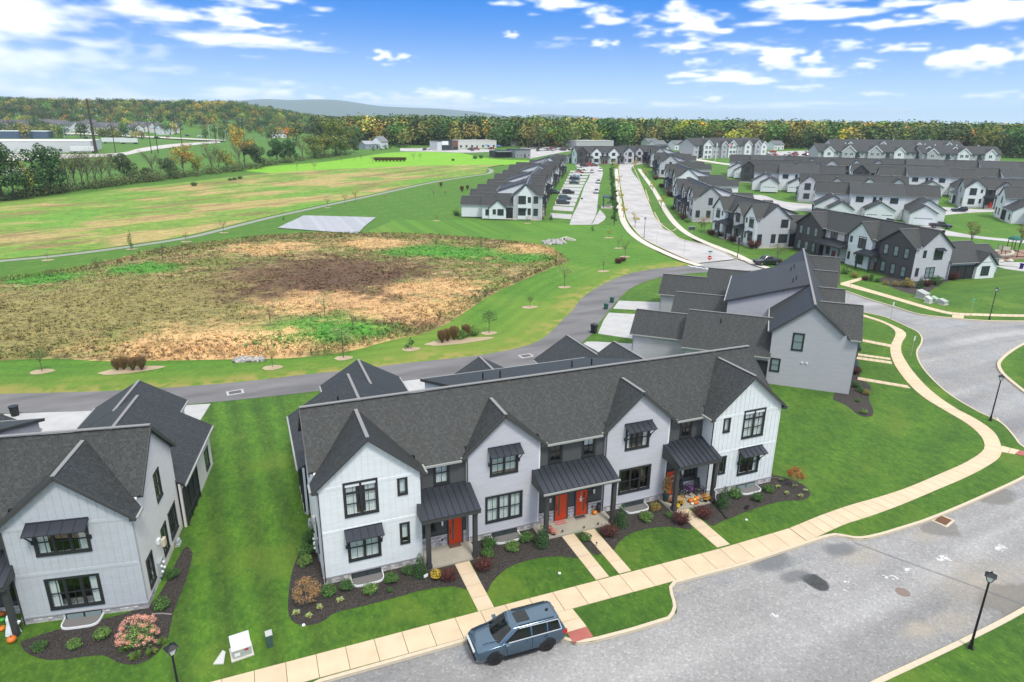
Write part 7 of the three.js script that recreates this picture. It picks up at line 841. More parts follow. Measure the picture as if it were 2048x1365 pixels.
loft(pts([[555, 457], [575, 447], [594, 439], [607, 432]]), pts([[715, 469], [728, 455], [740, 445], [752, 436]]), 12, 24, .12, new THREE.MeshStandardMaterial({ map: tex(512, 512, (x, y) => { const s = fbm(x / 512 * 3, y / 512 * 40, 4, 300, 3), v = 128 + 70 * s + 14 * hsh(x, y, 3) - (s > .6 ? 40 : 0); return [v * .98, v, v * 1.03]; }, true, 1 / 12), roughness: .9 }), 'erosion_matting', null, (x, z) => .12 * fbm(x, z * 1.5, 3, 12));
{ const r = rng(70), stone = new THREE.IcosahedronGeometry(1, 0), ms = [std([.34, .33, .31], { roughness: 1 }), std([.27, .26, .25], { roughness: 1 }), std([.4, .39, .37], { roughness: 1 })]; const pile = (name, label, A, n, s) => { const g = thing(name, [0, 0, 0], 0, label, 'riprap stones'); for (let i = 0; i < n; i++) { const t = r(), w = r(), u = mix(mix(A[0], A[2], t), mix(A[4], A[6], t), w), v = mix(mix(A[1], A[3], t), mix(A[5], A[7], t), w), p = G(u, v), m = mesh(stone, ms[i % 3]); m.name = i ? 'stone_' + String(i).padStart(3, '0') : 'stone'; m.position.set(p.x, p.y + .1 + (r() * .1), p.z); m.rotation.set(r() * 6, r() * 6, r() * 6); m.scale.set(s * (.6 + .8 * r()), s * (.4 + .5 * r()), s * (.6 + .8 * r())); g.add(m); } };
  pile('riprap', 'patch of pale stones at the basin edge by the lane', [470, 719, 528, 717, 466, 726, 530, 724], 110, .28); pile('riprap', 'pale stones and outlet at the right end of the basin', [1082, 484, 1136, 478, 1090, 490, 1128, 490], 110, .42); const o = G(1128, 483), g = thing('culvert_outlet', o, .6, 'concrete culvert outlet above the stones at the right end of the basin', 'culvert'), b = new MB(); b.box(-1.6, 1.6, 0, 1.0, -.25, 0); b.build('headwall', whiteSlab, g); const w = new MB(); w.hexa([[-1.6, 0, 0], [-1.4, 0, 0], [-2.2, 0, 2], [-2.5, 0, 2]].reverse(), [[-1.6, 1, 0], [-1.4, 1, 0], [-2.2, .3, 2], [-2.5, .3, 2]].reverse()); w.hexa([[1.4, 0, 0], [1.6, 0, 0], [2.5, 0, 2], [2.2, 0, 2]].reverse(), [[1.4, 1, 0], [1.6, 1, 0], [2.5, .3, 2], [2.2, .3, 2]].reverse()); w.build('wing_wall', whiteSlab, g); const d = new MB(); d.tube([0, .45, .0], [0, .45, .02], .4, .4, 16); d.build('pipe_opening', M.black, g); }
// ───────────── porch things ─────────────
const on = (u, v, y) => { const p = G(u, v, y); return [p.x, y, p.z]; };
const pumpkinGeo = (() => { const g = new THREE.SphereGeometry(.5, 24, 14), p = g.attributes.position; for (let i = 0; i < p.count; i++) { const a = Math.atan2(p.getZ(i), p.getX(i)), k = 1 - .09 * Math.abs(Math.sin(a * 5)), y = p.getY(i), r = Math.hypot(p.getX(i), p.getZ(i)); const d = r < .25 ? -.1 * (1 - r / .25) * Math.sign(y) : 0; p.setXYZ(i, p.getX(i) * k, (y + d) * .78 + .39, p.getZ(i) * k); } g.computeVertexNormals(); return g; })();
function pumpkin(p, s, c, label) { const g = thing('pumpkin', p, s * 9, label, 'pumpkin'), m = mesh(pumpkinGeo, std(c, { roughness: .55 })); m.name = 'shell'; m.scale.setScalar(s); g.add(m); const st = new MB(); st.tube([0, s * .7, 0], [s * .05, s * .92, 0], s * .07, s * .05, 6); st.build('stem', barkMat, g); return g; }
function mum(p, s, pal, label, pot, cat = 'potted flowers') { const r = rng(Math.round(s * 1000 + p[0] * 7)), g = thing('potted_flowers', p, 0, label, cat), q = new MB(); q.tube([0, 0, 0], [0, s * .35, 0], s * .22, s * .3, 14); q.build('pot', pot || M.vent, g); leaves(new MB(), [[0, s * .5, 0, s * .45, .75]], 90, s * .12, PAL.green, r).build('foliage', leafMat, g); leaves(new MB(), [[0, s * .56, 0, s * .5, .72]], 620, .05, pal, r, .3).build('blossoms', leafMat, g); return g; }
const O1 = [.75, .22, .02], O2 = [.62, .16, .02];
pumpkin(on(1381, 1005, .16), .42, O2, 'orange pumpkin left in the cluster on the right porch'); pumpkin(on(1384.5, 1010, .16), .27, [.75, .66, .5], 'small white pumpkin at the front of the right porch cluster'); pumpkin(on(1389, 1002, .16), .3, [.8, .5, .08], 'small yellow pumpkin behind the white one on the right porch'); pumpkin(on(1394, 1000, .16), .4, O1, 'tall orange pumpkin in the middle of the right porch cluster'); pumpkin(on(1391, 1009, .16), .36, O2, 'dull orange pumpkin beside the small white pumpkin'); pumpkin(on(1403, 1004, .16), .32, [.16, .19, .17], 'grey-green gourd between pumpkins and potted flowers on the right porch'); pumpkin(on(1398, 1007, .16), .22, [.6, .3, .12], 'smallest brownish gourd on the right porch');
mum(on(1359.8, 1011, .16), .85, [[.75, .4, .03], [.8, .5, .05], [.6, .25, .02]], 'large orange chrysanthemum at the left post of the right porch'); mum(on(1354.5, 1017, .16), .42, [[.8, .6, .05], [.75, .5, .04]], 'small yellow flowers at the foot of the left post, right porch'); mum(on(1411, 1003, .16), .72, [[.6, .12, .03], [.8, .55, .06], [.8, .3, .03]], 'red and yellow chrysanthemum at the right post of the right porch'); mum(on(1377, 986, .16), .8, [[.42, .07, .5], [.5, .12, .6], [.3, .04, .4]], 'purple chrysanthemum between two rocking chairs'); mum(on(1343, 1006, .16), .5, [[.35, .08, .03], [.4, .14, .05]], 'russet flowers beside the green planter on the right porch');
mum(on(1097, 1066, .16), .62, [[.5, .05, .03], [.62, .12, .08], [.4, .04, .04]], 'red flowers in a pot at the left post of the double porch, larger'); mum(on(1108, 1070, .16), .5, [[.6, .2, .15], [.7, .35, .28]], 'pinkish red flowers in a pot, right of the redder pot'); pumpkin(on(1189.5, 1029, .16), .42, O1, 'single orange pumpkin by the wall on the double porch');
{ const p = on(1197, 1024, .16), g = thing('milk_can', p, 0, 'dark milk can behind the single pumpkin on the double porch', 'milk can'), b = new MB(); b.tube([0, 0, 0], [0, .5, 0], .17, .17, 16); b.tube([0, .5, 0], [0, .62, 0], .17, .09, 16); b.tube([0, .62, 0], [0, .75, 0], .09, .12, 16); b.build('can', std([.06, .065, .07], { roughness: .4, metalness: .5 }), g); }
{ const p = G(872, 1160); const g = mum([p.x, .03, p.z], .75, [[.8, .5, .02], [.78, .56, .04], [.7, .4, .02]], 'round yellow chrysanthemum in the mulch left of the first path'); const s = G(852, 1163), h = thing('yard_sign', [s.x, .02, s.z], .3, 'little white yard sign in the mulch beside the yellow chrysanthemum', 'sign'), b = new MB(); b.box(-.15, .15, .28, .5, -.01, .01); b.build('sign_plate', M.trimWhite, h); const st = new MB(); st.box(-.01, .01, 0, .3, -.008, .008); st.build('stake', M.steel, h); }
function mat_(u, v, w, d, cols, label, turn = 0) { const p = on(u, v, .165), g = thing('doormat', p, turn, label, 'doormat'), n = cols.length; for (let i = 0; i < n; i++) { const b = new MB(); b.box(-w / 2 + (i % 2 ? .001 : 0), w / 2, 0, .015 + (i % 2) * .002, -d / 2 + d * i / n, -d / 2 + d * (i + 1) / n); b.build('mat_stripe', std(cols[i], { roughness: 1 }), g); } return g; }
mat_(909, 1091, .85, .5, [[.12, .06, .04], [.17, .09, .06], [.12, .06, .04], [.17, .09, .06], [.12, .06, .04]], 'brown patterned doormat on the first porch'); mat_(1119.5, 1045, .85, .55, [[.42, .1, .09], [.5, .3, .27], [.42, .1, .09], [.5, .3, .27], [.42, .1, .09]], 'red and pale patterned doormat on the double porch'); mat_(1160, 1035, .85, .55, [[.2, .19, .18], [.05, .045, .045], [.05, .045, .045], [.16, .12, .1], [.25, .24, .22]], 'grey and dark striped doormat on the double porch');
function rocker(p, turn, label) { const g = thing('rocking_chair', p, turn, label, 'rocking chair'), st = std([.025, .026, .028], { roughness: .5 }); for (const x of [-.28, .28]) { const r = new MB(); let q = null; for (let i = 0; i <= 8; i++) { const a = -.5 + i / 8, c = V(x, .04 + a * a * .22, a * .95); if (q) r.bar(q, c, .04, .04); q = c; } r.build('rocker', st, g); for (const z of [-.22, .25]) { const l = new MB(); l.bar([x, .07, z], [x, z > 0 ? .62 : .45, z], .045, .045); l.build('leg', st, g); } const ar = new MB(); ar.bar([x * 1.1, .63, .32], [x * 1.1, .66, -.25], .08, .03); ar.build('arm', st, g); } for (let i = 0; i < 5; i++) { const s = new MB(), z = -.2 + i * .11; s.box(-.28, .28, .42, .445, z - .04, z + .04); s.build('seat_slat', i % 2 ? M.steel : st, g); } for (let i = 0; i < 6; i++) { const s = new MB(), x = -.23 + i * .092; s.bar([x, .46, -.24], [x, 1.12, -.45], .06, .02); s.build('back_slat', st, g); } const t = new MB(); t.bar([-.28, 1.1, -.45], [.28, 1.1, -.45], .05, .1); t.build('top_rail', st, g); return g; }
rocker(on(1368, 992, .16), .35, 'black rocking chair left of the purple flowers'); rocker(on(1397, 988, .16), -.15, 'black rocking chair right of the purple flowers');
{ const g = thing('corn_stalk_planter', on(1331, 1002, .16), 0, 'dried corn stalks in a dark green planter beside the wreathed door', 'planter'), r = rng(9), b = new MB(); b.tube([0, 0, 0], [0, .55, 0], .2, .27, 14); b.build('planter', std([.02, .05, .05], { roughness: .5 }), g); const s = new MB(); for (let i = 0; i < 9; i++) s.tube([(r() - .5) * .2, .5, (r() - .5) * .2], [(r() - .5) * .5, 1.7 + .4 * r(), (r() - .5) * .5], .015, .01, 5); s.build('stalk', paleBark, g); leaves(new MB(), [[0, 1.0, 0, .35, 1], [0, 1.5, 0, .38, 1.1], [0, 1.9, 0, .25, 1]], 420, .12, [[.35, .2, .06], [.4, .12, .03], [.2, .22, .06], [.3, .25, .1]], r).build('dry_leaves', leafMat, g); }
{ const z = -1.1 + .12, g = thing('door_wreath', [24.42, 1.62, z], 0, 'cream and orange wreath hanging on the right-hand orange door', 'wreath'), r = rng(10), c = []; for (let i = 0; i < 14; i++) { const a = i / 14 * 6.283; c.push([Math.cos(a) * .24, Math.sin(a) * .24, 0, .085, 1]); } leaves(new MB(), c, 520, .07, [[.7, .45, .3], [.75, .55, .42], [.6, .25, .12]], r).build('wreath', leafMat, g); }
{ const g = thing('door_hanging', [16.5, 1.45, -1.0], 0, 'small white hanging decoration on the second door of the double porch', 'door decoration'), b = new MB(); b.cbox(0, .28, 0, .1, .1, .03); b.cbox(0, .1, 0, .22, .14, .03); b.cbox(.02, -.06, 0, .16, .1, .03); b.bar([0, .3, 0], [.05, .75, 0], .012, .012); b.build('ornament', M.trimWhite, g); const q = new MB(); q.cbox(.24, .08, 0, .1, .08, .03); q.build('tag', std([.6, .3, .05]), g); }
// left house porch
{ const p = on(27, 1268, .0), g = thing('ghost_figure', p, .2, 'white hooded ghost figure on the porch of the left grey house', 'ghost decoration'), b = new MB(); const pr = [[.34, 0], [.3, .3], [.2, .75], [.2, 1.05], [.13, 1.25], [0, 1.32]]; const lg = new THREE.LatheGeometry(pr.map(q => new THREE.Vector2(q[0], q[1])), 18), po = lg.attributes.position; for (let i = 0; i < po.count; i++) { const a = Math.atan2(po.getZ(i), po.getX(i)), k = 1 + .12 * Math.sin(a * 7) * (1.3 - po.getY(i)); po.setX(i, po.getX(i) * k); po.setZ(i, po.getZ(i) * k); } lg.computeVertexNormals(); b.geo(lg); b.bar([.1, .95, .1], [.42, .75, .25], .14, .14); b.build('sheet', std([.72, .78, .82], { roughness: .9, side: THREE.DoubleSide }), g); }
{ const pk = (u, v, s, l, c = O2) => pumpkin(on(u, v, .0), s, c, l); pk(24, 1285, .5, 'orange pumpkin at the ghost figure’s feet'); pk(6, 1232, .4, 'upper orange pumpkin at the left picture edge'); pk(4, 1262, .4, 'lower orange pumpkin at the left picture edge', O1); pk(5, 1243, .3, 'bright green gourd between two pumpkins at the left picture edge', [.1, .5, .08]); }
// drain hoses lying in the beds
function hose(pp, r, mat, label) { const c = new THREE.CatmullRomCurve3(pp.map(q => V(...q))), o = mesh(new THREE.TubeGeometry(c, 40, r, 8), mat); o.name = numbered('drain_hose'); scene.add(o); tag(o, label, 'drain hose'); }
hose([on(1424, 998, .08), on(1430, 1008, .06), on(1440, 1022, .06), on(1447, 1030, .06), on(1453, 1038, .06)], .05, M.vent, 'black drain hose lying from the right porch across the mulch'); hose([on(1541, 957, .1), on(1555, 957, .06), on(1572, 960, .06)], .05, std([.1, .08, .06]), 'dark drain hose at the right corner of the central row'); hose([on(303, 1229, .1), on(322, 1228, .06), on(344, 1230, .06)], .05, std([.2, .18, .16]), 'brown drain hose at the corner of the left grey house');
hose([[26.95, 1.6, .96], [27.1, 1.45, 1.0], [26.95, 1.2, 1.02], [27.15, .95, 1.02], [27.1, .6, 1.05], [27.2, .2, 1.1]], .035, M.trimWhite, 'white flexible pipe hanging at the right post of the pumpkin porch');
{ const p = G(1494, 1020), g = thing('garden_lantern', [p.x, .03, p.z], .3, 'small black garden lantern at the edge of the right mulch bed', 'garden light'), b = new MB(); b.tube([0, 0, 0], [0, .2, 0], .02, .02, 6); b.hexa([[-.1, .2, .1], [.1, .2, .1], [.1, .2, -.1], [-.1, .2, -.1]], [[-.15, .3, .15], [.15, .3, .15], [.15, .3, -.15], [-.15, .3, -.15]]); b.build('lantern', M.black, g); }
for (const [u, v, l] of [[1125, 1070, 'path light at the left of the left middle path'], [1168, 1062, 'path light between the middle paths, upper'], [1182, 1080, 'path light between the middle paths, middle'], [1193, 1094, 'path light between the middle paths, lower'], [1196, 1055, 'path light at the corner of the double porch']]) { const p = G(u, v), g = thing('path_light', [p.x, .02, p.z], 0, 'small dark ' + l, 'garden light'), s = new MB(); s.tube([0, 0, 0], [0, .28, 0], .012, .012, 6); s.build('stake', M.black, g); const h = new MB(); h.tube([0, .28, 0], [0, .36, 0], .08, .03, 10); h.build('shade', M.black, g); }
// meters and service boxes on the side walls
function meters(b, sg, off) { const rot = new THREE.Matrix4().makeRotationY(sg * Math.PI / 2).setPosition(off, 0, 0), f = d => sg > 0 ? d : -d; const bx = (n, m, d, y, w, h, dp) => { const q = new MB(); q.box(f(d) - w / 2, f(d) + w / 2, y - h / 2, y + h / 2, 0, dp); return q.build(n, m, b, null, rot); }; const gal = std([.42, .46, .47], { roughness: .5, metalness: .3 }); bx('meter_panel', gal, 2.7, 1.35, .75, 1.0, .22); for (let i = 0; i < 4; i++) bx('conduit', gal, 2.4 + i * .2, .5, .06, .8, .08); for (let i = 0; i < 4; i++) { const q = new MB(); q.tube([f(2.45 + (i % 2) * .45), 1.15 + .4 * (i >> 1), .2], [f(2.45 + (i % 2) * .45), 1.15 + .4 * (i >> 1), .32], .09, .08, 10); q.build('meter', M.lampGlass, b, null, rot); } bx('service_box', std([.62, .54, .4], { roughness: .6 }), 4.0, 2.3, .42, .5, .2); bx('wall_vent', M.trimWhite, 3.2, 2.9, .35, .3, .16); const q = new MB(); q.tube([f(6.3), .1, .15], [f(6.3), 1.0, .15], .04, .04, 8); q.tube([f(6.0), .5, .2], [f(6.6), .5, .2], .16, .16, 12); q.tube([f(6.1), .8, .2], [f(6.5), .8, .2], .12, .12, 12); q.build('gas_meter', gal, b, null, rot); }
{ const rows = scene.children.filter(o => /^townhouse_row/.test(o.name)); meters(rows[1], 1, 35.44 + .01); meters(rows[0], -1, -.01); const q = new MB(), w = rows[2]; for (const x of [-4.6, -5.1]) q.tube([-.02, 3.55, x], [-.12, 3.55, x], .11, .1, 12); q.build('wall_vent', M.trimWhite, w); }
// ───────────── woods, hedgerow, far buildings, power lines ─────────────
{
  // hedgerow trees along the far side of the meadow; size is read from the height each shows
  const HT = {
    green: treeProto({ seed: 51, h: 14, r: 4.8, base: .5, n: 4200, size: .6, pal: [...PAL.green, ...PAL.deep, ...PAL.deep], limbs: 10, bare: 2 }), dark: treeProto({ seed: 52, h: 9, r: 3.6, base: .1, n: 3000, size: .5, pal: [...PAL.deep, ...PAL.wood, ...PAL.olive], limbs: 9 }), bare: treeProto({ seed: 53, h: 15, r: 3.6, base: 3, n: 170, size: .4, pal: PAL.olive, open: 1, limbs: 11, bare: 9, tw: .2 }), bare2: treeProto({ seed: 58, h: 13, r: 3, base: 2.5, n: 420, size: .4, pal: [...PAL.mixed], open: 1, limbs: 9, bare: 8, tw: .18 }), orange: treeProto({ seed: 54, h: 12, r: 3.8, base: 3, n: 1300, size: .5, pal: [...PAL.orange, ...PAL.yellow], limbs: 10, bare: 3, open: 1 }), yellow: treeProto({ seed: 55, h: 10, r: 3.2, base: .4, n: 1400, size: .5, pal: [...PAL.yellow, ...PAL.olive, ...PAL.lime], limbs: 10 }), mixed: treeProto({ seed: 56, h: 15, r: 5.8, base: .3, n: 4000, size: .65, pal: [...PAL.mixed, ...PAL.green, ...PAL.yellow.slice(2)], limbs: 12 })
  };
  const hh = { green: 14, dark: 9, bare: 15, bare2: 13, orange: 12, yellow: 10, mixed: 15 };
  const row = [[6, 402, 290, 'green', 'half-bare green tree at the left picture edge of the hedgerow'], [30, 398, 312, 'bare2', 'thin bare tree second from the left picture edge, hedgerow'], [55, 394, 330, 'yellow', 'low olive tree left of the big dark green hedgerow tree'], [95, 390, 298, 'green', 'big dark green tree near the left end of the hedgerow'], [124, 387, 300, 'bare', 'bare tree right of the big dark green hedgerow tree'], [138, 384, 303, 'bare2', 'bare branching tree, first of the leafless group in the hedgerow'], [152, 382, 300, 'bare', 'bare tree in the middle of the leafless hedgerow group'], [166, 379, 306, 'bare2', 'slender bare tree with some leaves in the leafless group'], [178, 377, 302, 'bare', 'bare tree at the right end of the leafless hedgerow group'], [192, 374, 306, 'bare2', 'bare tree below the tall dark pylon'], [206, 372, 304, 'bare', 'bare tree just right of the pylon foot'], [222, 369, 308, 'bare2', 'bare tree left of the round dark hedgerow tree'], [250, 363, 314, 'dark', 'round dark tree midway along the hedgerow'], [293, 360, 338, 'dark', 'low wide dark bush tree right of the round dark one'], [306, 356, 300, 'bare', 'lone bare tree behind the low dark bush tree'], [338, 357, 321, 'dark', 'dark tree left of the orange hedgerow tree'], [368, 352, 291, 'orange', 'orange-yellow tree in the hedgerow with two poles behind'], [396, 350, 314, 'yellow', 'yellow round tree right of the orange hedgerow tree'], [424, 347, 284, 'bare2', 'tall thin bare tree in the right half of the hedgerow'], [438, 345, 300, 'bare2', 'sparse tree between bare and yellow-green trees'], [454, 343, 303, 'yellow', 'yellow-green tree in the right half of the hedgerow'], [480, 338, 280, 'bare', 'pale bare tree left of a tall orange one'], [490, 334, 264, 'orange', 'tallest orange tree at the right end of the hedgerow'], [512, 335, 294, 'dark', 'dark pointed tree at the right end of the hedgerow'], [554, 325, 283, 'green', 'green tree right of the gap in the hedgerow'], [580, 323, 283, 'green', 'second green tree right of the hedgerow gap'], [606, 320, 275, 'bare2', 'thin yellowish tree between green trees'], [628, 317, 275, 'mixed', 'green tree left of the yellow-topped group'], [650, 313, 270, 'yellow', 'yellow tree in front of the largest tree'], [672, 312, 247, 'mixed', 'largest yellow-green tree at the meadow’s far corner'], [690, 309, 262, 'mixed', 'green tree merging with the largest tree at the meadow corner'], [707, 305, 282, 'dark', 'small dark tree right of the largest meadow tree']];
  const r = rng(501); for (const [u, v, vt, k, label] of row) { const p = G(u, v), d = ahead(p.x, p.z), h = (v - vt) / FPX * d * 1.05, s = h / hh[k]; plant(HT[k], [p.x, p.y, p.z], [s * (.9 + .2 * r()), s, s * (.9 + .2 * r())], r() * 6.28, 'hedgerow_tree', label, 'tree'); }
  const sap = G(468, 343); plant(TP.red, sap, 2, 0, 'orange_sapling', 'small orange tree at the edge of the bright turf', 'tree');
  for (const [u, v, s, l] of [[388, 373, 2.6, 'dark shrub on the bright turf, leftmost'], [460, 362, 1.8, 'first of three dark shrubs on the bright turf'], [469, 361, 2, 'second of three dark shrubs on the bright turf'], [480, 359, 2.2, 'third of three dark shrubs on the bright turf'], [906, 322, 2, 'single dark shrub on the green before the shop'], [950, 318, 3, 'dark shrub group left of the dark café'], [962, 317, 3, 'dark shrub nearest the dark café']]) { const p = G(u, v); plant(SH.dark, [p.x, p.y, p.z], s, r() * 6, 'turf_shrub', l, 'shrub'); }
  for (const [u, v, s, l] of [[594, 340, 1, 'first sapling from the left on the bright turf'], [628, 343, 1.1, 'second sapling from the left on the bright turf'], [684, 325, 1, 'third sapling on the bright turf'], [710, 322, 1, 'fourth sapling on the bright turf'], [722, 322, 1, 'fifth sapling on the bright turf'], [745, 328, .9, 'sapling at the right end of the bright turf'], [827, 321, 1, 'sapling by the round reed bed'], [840, 320, .9, 'last sapling before the shop lawn']]) plant(TP.sap, G(u, v), s * 1.2, r() * 6, 'sapling', l, 'young tree');
  { const c = pts([[748, 325], [800, 327], [812, 322], [806, 319], [770, 318], [750, 320]]); const g0 = SH.bronze; for (let i = 0; i < 9; i++) { const p = G(752 + i * 7, 323); plant(g0, [p.x, p.y, p.z], [3.6, 2, 3.6], r() * 6, 'reed_clump', nth(i) + ' tan reed clump from the left in the round bed on the far green', 'reeds', 'tan reeds on the far green'); } }
  for (let i = 0; i < 5; i++) { const p = G(747 + i * 12, 302 - i * 1.5); plant(TP.con2, p, 2.2, r() * 6, 'small_evergreen', nth(i) + ' small evergreen from the left in the row before the farmhouse', 'evergreen tree', 'evergreens before the farmhouse'); }
  // undergrowth between the hedgerow trunks
  { const u0 = new MB(); const cl = []; for (let i = 0; i < 330; i++) { const t = r(), u = mix(-20, 700, t), v = u < 520 ? mix(404, 336, Math.pow((u + 20) / 540, .95)) : mix(333, 308, (u - 520) / 180); const p = G(u + (r() - .5) * 12, v + (r() - .5) * 3); const s = 1.5 + 3 * r() * r(); cl.push([p.x, p.y + s * .5, p.z, s, .95]); } leaves(u0, cl, 30000, .5, [...PAL.wood, ...PAL.deep, ...PAL.olive, ...PAL.mixed, [.2, .14, .06]], r); const o = u0.build('undergrowth', leafMat, scene); o.userData.kind = 'stuff'; tag(o, 'dense dark undergrowth filling the hedgerow along the meadow', 'bushes'); }
  // woods: thousands of crowns that read as one mass
  const kinds = [['wood', 9, .95], ['wood', 10, .8], ['olive', 9, .9], ['green', 8, 1.1], ['mixed', 9, .85], ['deep', 7, 1.4]];
  const col = { wood: PAL.wood, olive: PAL.olive, green: PAL.green, mixed: PAL.mixed, deep: PAL.deep };
  const spots = kinds.map(() => []);
  let cnt = 0; for (let i = 0; i < 60000 && cnt < 5200; i++) {
    const d = 455 + 2400 * Math.pow(r(), 2.1), k = (r() * 2.1 - 1.05) * .88, l = d * k, u = 1024 + k * FPX; const x = EYE.x + fwdH.x * d + rtH.x * l, z = EYE.z + fwdH.z * d + rtH.z * l;
    let p = 1; // where there is no wood
    const n = fbm(x / 90, z / 90, 3, 95);
    if (u < 720) { if (d < 560) p = 0; else if (d < 800) p = n > .56 ? .75 : .1; } else if (u < 1250) { if (d < 520) p = 0; else if (d < 560) p = .45; } else if (u < 1650) { if (d < 560) p = 0; } else { if (d < 515 + (u - 1650) * -.08) p = 0; }
    if (r() > p) continue; const pal = u > 1250 ? r() : r(); const q = kinds.length, ki = (n > .5 ? [0, 1, 2, 5] : [0, 2, 3, 4])[Math.floor(r() * 4)]; spots[ki].push([x, z, d, u, n]); cnt++;
  }
  // a thick front edge so that the wood closes
  for (let i = 0; i < 900; i++) { const u = mix(700, 2170, r()), base = u < 1250 ? 545 : u < 1640 ? 580 : 520, d = base + 60 * r(), k = (u - 1024) / FPX, x = EYE.x + fwdH.x * d + rtH.x * d * k, z = EYE.z + fwdH.z * d + rtH.z * d * k; spots[Math.floor(r() * 6)].push([x, z, d, u, fbm(x / 90, z / 90, 3, 95)]); }
  for (let i = 0; i < 900; i++) { const u = mix(-100, 640, r()), d = mix(760, 1250, r()), k = (u - 1024) / FPX, x = EYE.x + fwdH.x * d + rtH.x * d * k, z = EYE.z + fwdH.z * d + rtH.z * d * k;  spots[Math.floor(r() * 6)].push([x, z, d, u, .5]); }
  const mt = new THREE.Matrix4(), q = new THREE.Quaternion(), C = new THREE.Color();
  kinds.forEach(([pal, h, wd], i) => { const rr = rng(600 + i), cl = []; for (let k = 0; k < 9; k++) { const a = rr() * 6.28, e = .25 + .6 * rr(); cl.push([Math.cos(a) * .3 * wd * e, .4 + .45 * rr(), Math.sin(a) * .3 * wd * e, .16 + .09 * rr(), .95]); } cl.push([0, .6, 0, .3, 1], [0, .3, 0, .3, .9]); const tr = new MB().paint(.06, .05, .04); tr.tube([0, -.1, 0], [0, .4, 0], .03, .02, 5, false); leaves(tr, cl, 300, .095, [[1, 1, 1], [.8, .85, .8], [1.15, 1.1, .9]].map((m, j) => m.map((v, jj) => v * col[pal][j % col[pal].length][jj])), rr, .4); const im = new THREE.InstancedMesh(tr.geom(), leafMat, spots[i].length);
    spots[i].forEach(([x, z, d, u, n], k) => { const s = (d < 720 ? 13 + 11 * rr() : 12 + 8 * rr()) * (d > 900 ? .82 : 1) * (u < 640 && d < 900 ? .62 : 1); q.setFromEuler(new THREE.Euler(0, rr() * 6.28, 0)); mt.compose(V(x, ground(x, z) - .4, z), q, V(s * (1 + .3 * rr()), s, s * (1 + .3 * rr()))); im.setMatrixAt(k, mt); const t = rr(), autumn = u > 1250 ? .3 : u > 1000 ? .16 : .06; if (t < autumn) { const a = rr(); a < .6 ? C.setRGB(3.2 + 1.6 * rr(), 2 + .7 * rr(), .7) : a < .8 ? C.setRGB(3, 1.2, .6) : C.setRGB(2.4, 2.2, .8); } else { const b = 1.1 + 1.3 * rr() * rr(); C.setRGB(b * (1 + .6 * rr()), b * 1.05, b * .8); } im.setColorAt(k, C); });
    im.name = numbered('woods'); im.userData.kind = 'stuff'; tag(im, ['dark green woods closing the horizon', 'mid-green woods on the far slope and plain', 'olive woods behind the apartment blocks', 'fresh green crowns scattered through the far woods', 'yellowing mixed crowns through the far woods', 'darkest evergreens of the far woods'][i], 'woods'); scene.add(im); });
  // coloured trees that stand out at the edge of the woods
  for (const [u, v, vt, k, label, pal] of [[1290, 288, 258, 'red', 'bright red tree at the edge of the woods above the closing row'], [1003, 289, 256, 'lightg', 'pale green tree between the white shop and the woods'], [1215, 290, 258, 'yel', 'yellow tree at the wood edge, left of the red tree'], [1188, 288, 262, 'yel', 'second yellow tree at the wood edge'], [1372, 292, 274, 'bare2', 'thin yellowish tree before the small houses'], [1355, 292, 276, 'bare2', 'bare tree beside the first apartment block'], [1880, 285, 252, 'yel', 'golden tree above the right apartment blocks'], [1905, 286, 254, 'orange', 'orange-gold tree beside the golden one'], [1960, 291, 266, 'orange', 'orange tree low in the woods at the right'], [1770, 276, 256, 'yel', 'yellow tree behind the long apartment block'], [1650, 270, 246, 'yel', 'yellow tree at the left end of the long apartment block'], [1720, 266, 248, 'orange', 'orange tree behind the rearmost apartment block'], [1990, 282, 258, 'yel', 'yellow-green tree at the far right of the woods'], [2040, 288, 256, 'yel', 'yellow-green tree at the right picture edge'], [772, 285, 262, 'mixed', 'tree over the farmhouse roof'], [900, 288, 266, 'red', 'russet tree behind the shop'], [1165, 287, 256, 'dark', 'dark tree behind the flat store']]) { const p = G(u, v), d = ahead(p.x, p.z), h = (v - vt) / FPX * d * 1.05; const src = k === 'red' ? (HT.red ??= treeProto({ seed: 61, h: 12, r: 4, base: 1.5, n: 1500, size: .6, pal: PAL.red, limbs: 10 })) : k === 'yel' ? (HT.yel ??= treeProto({ seed: 62, h: 12, r: 4.4, base: 1.5, n: 1700, size: .6, pal: [...PAL.yellow, ...PAL.lime], limbs: 10 })) : k === 'lightg' ? (HT.lightg ??= treeProto({ seed: 63, h: 12, r: 4.4, base: 1, n: 1800, size: .6, pal: [...PAL.green, ...PAL.lime], limbs: 10 })) : HT[k]; const s = h / (hh[k] || 12); plant(src, [p.x, p.y, p.z], s, r() * 6, 'edge_tree', label, 'tree'); }
}
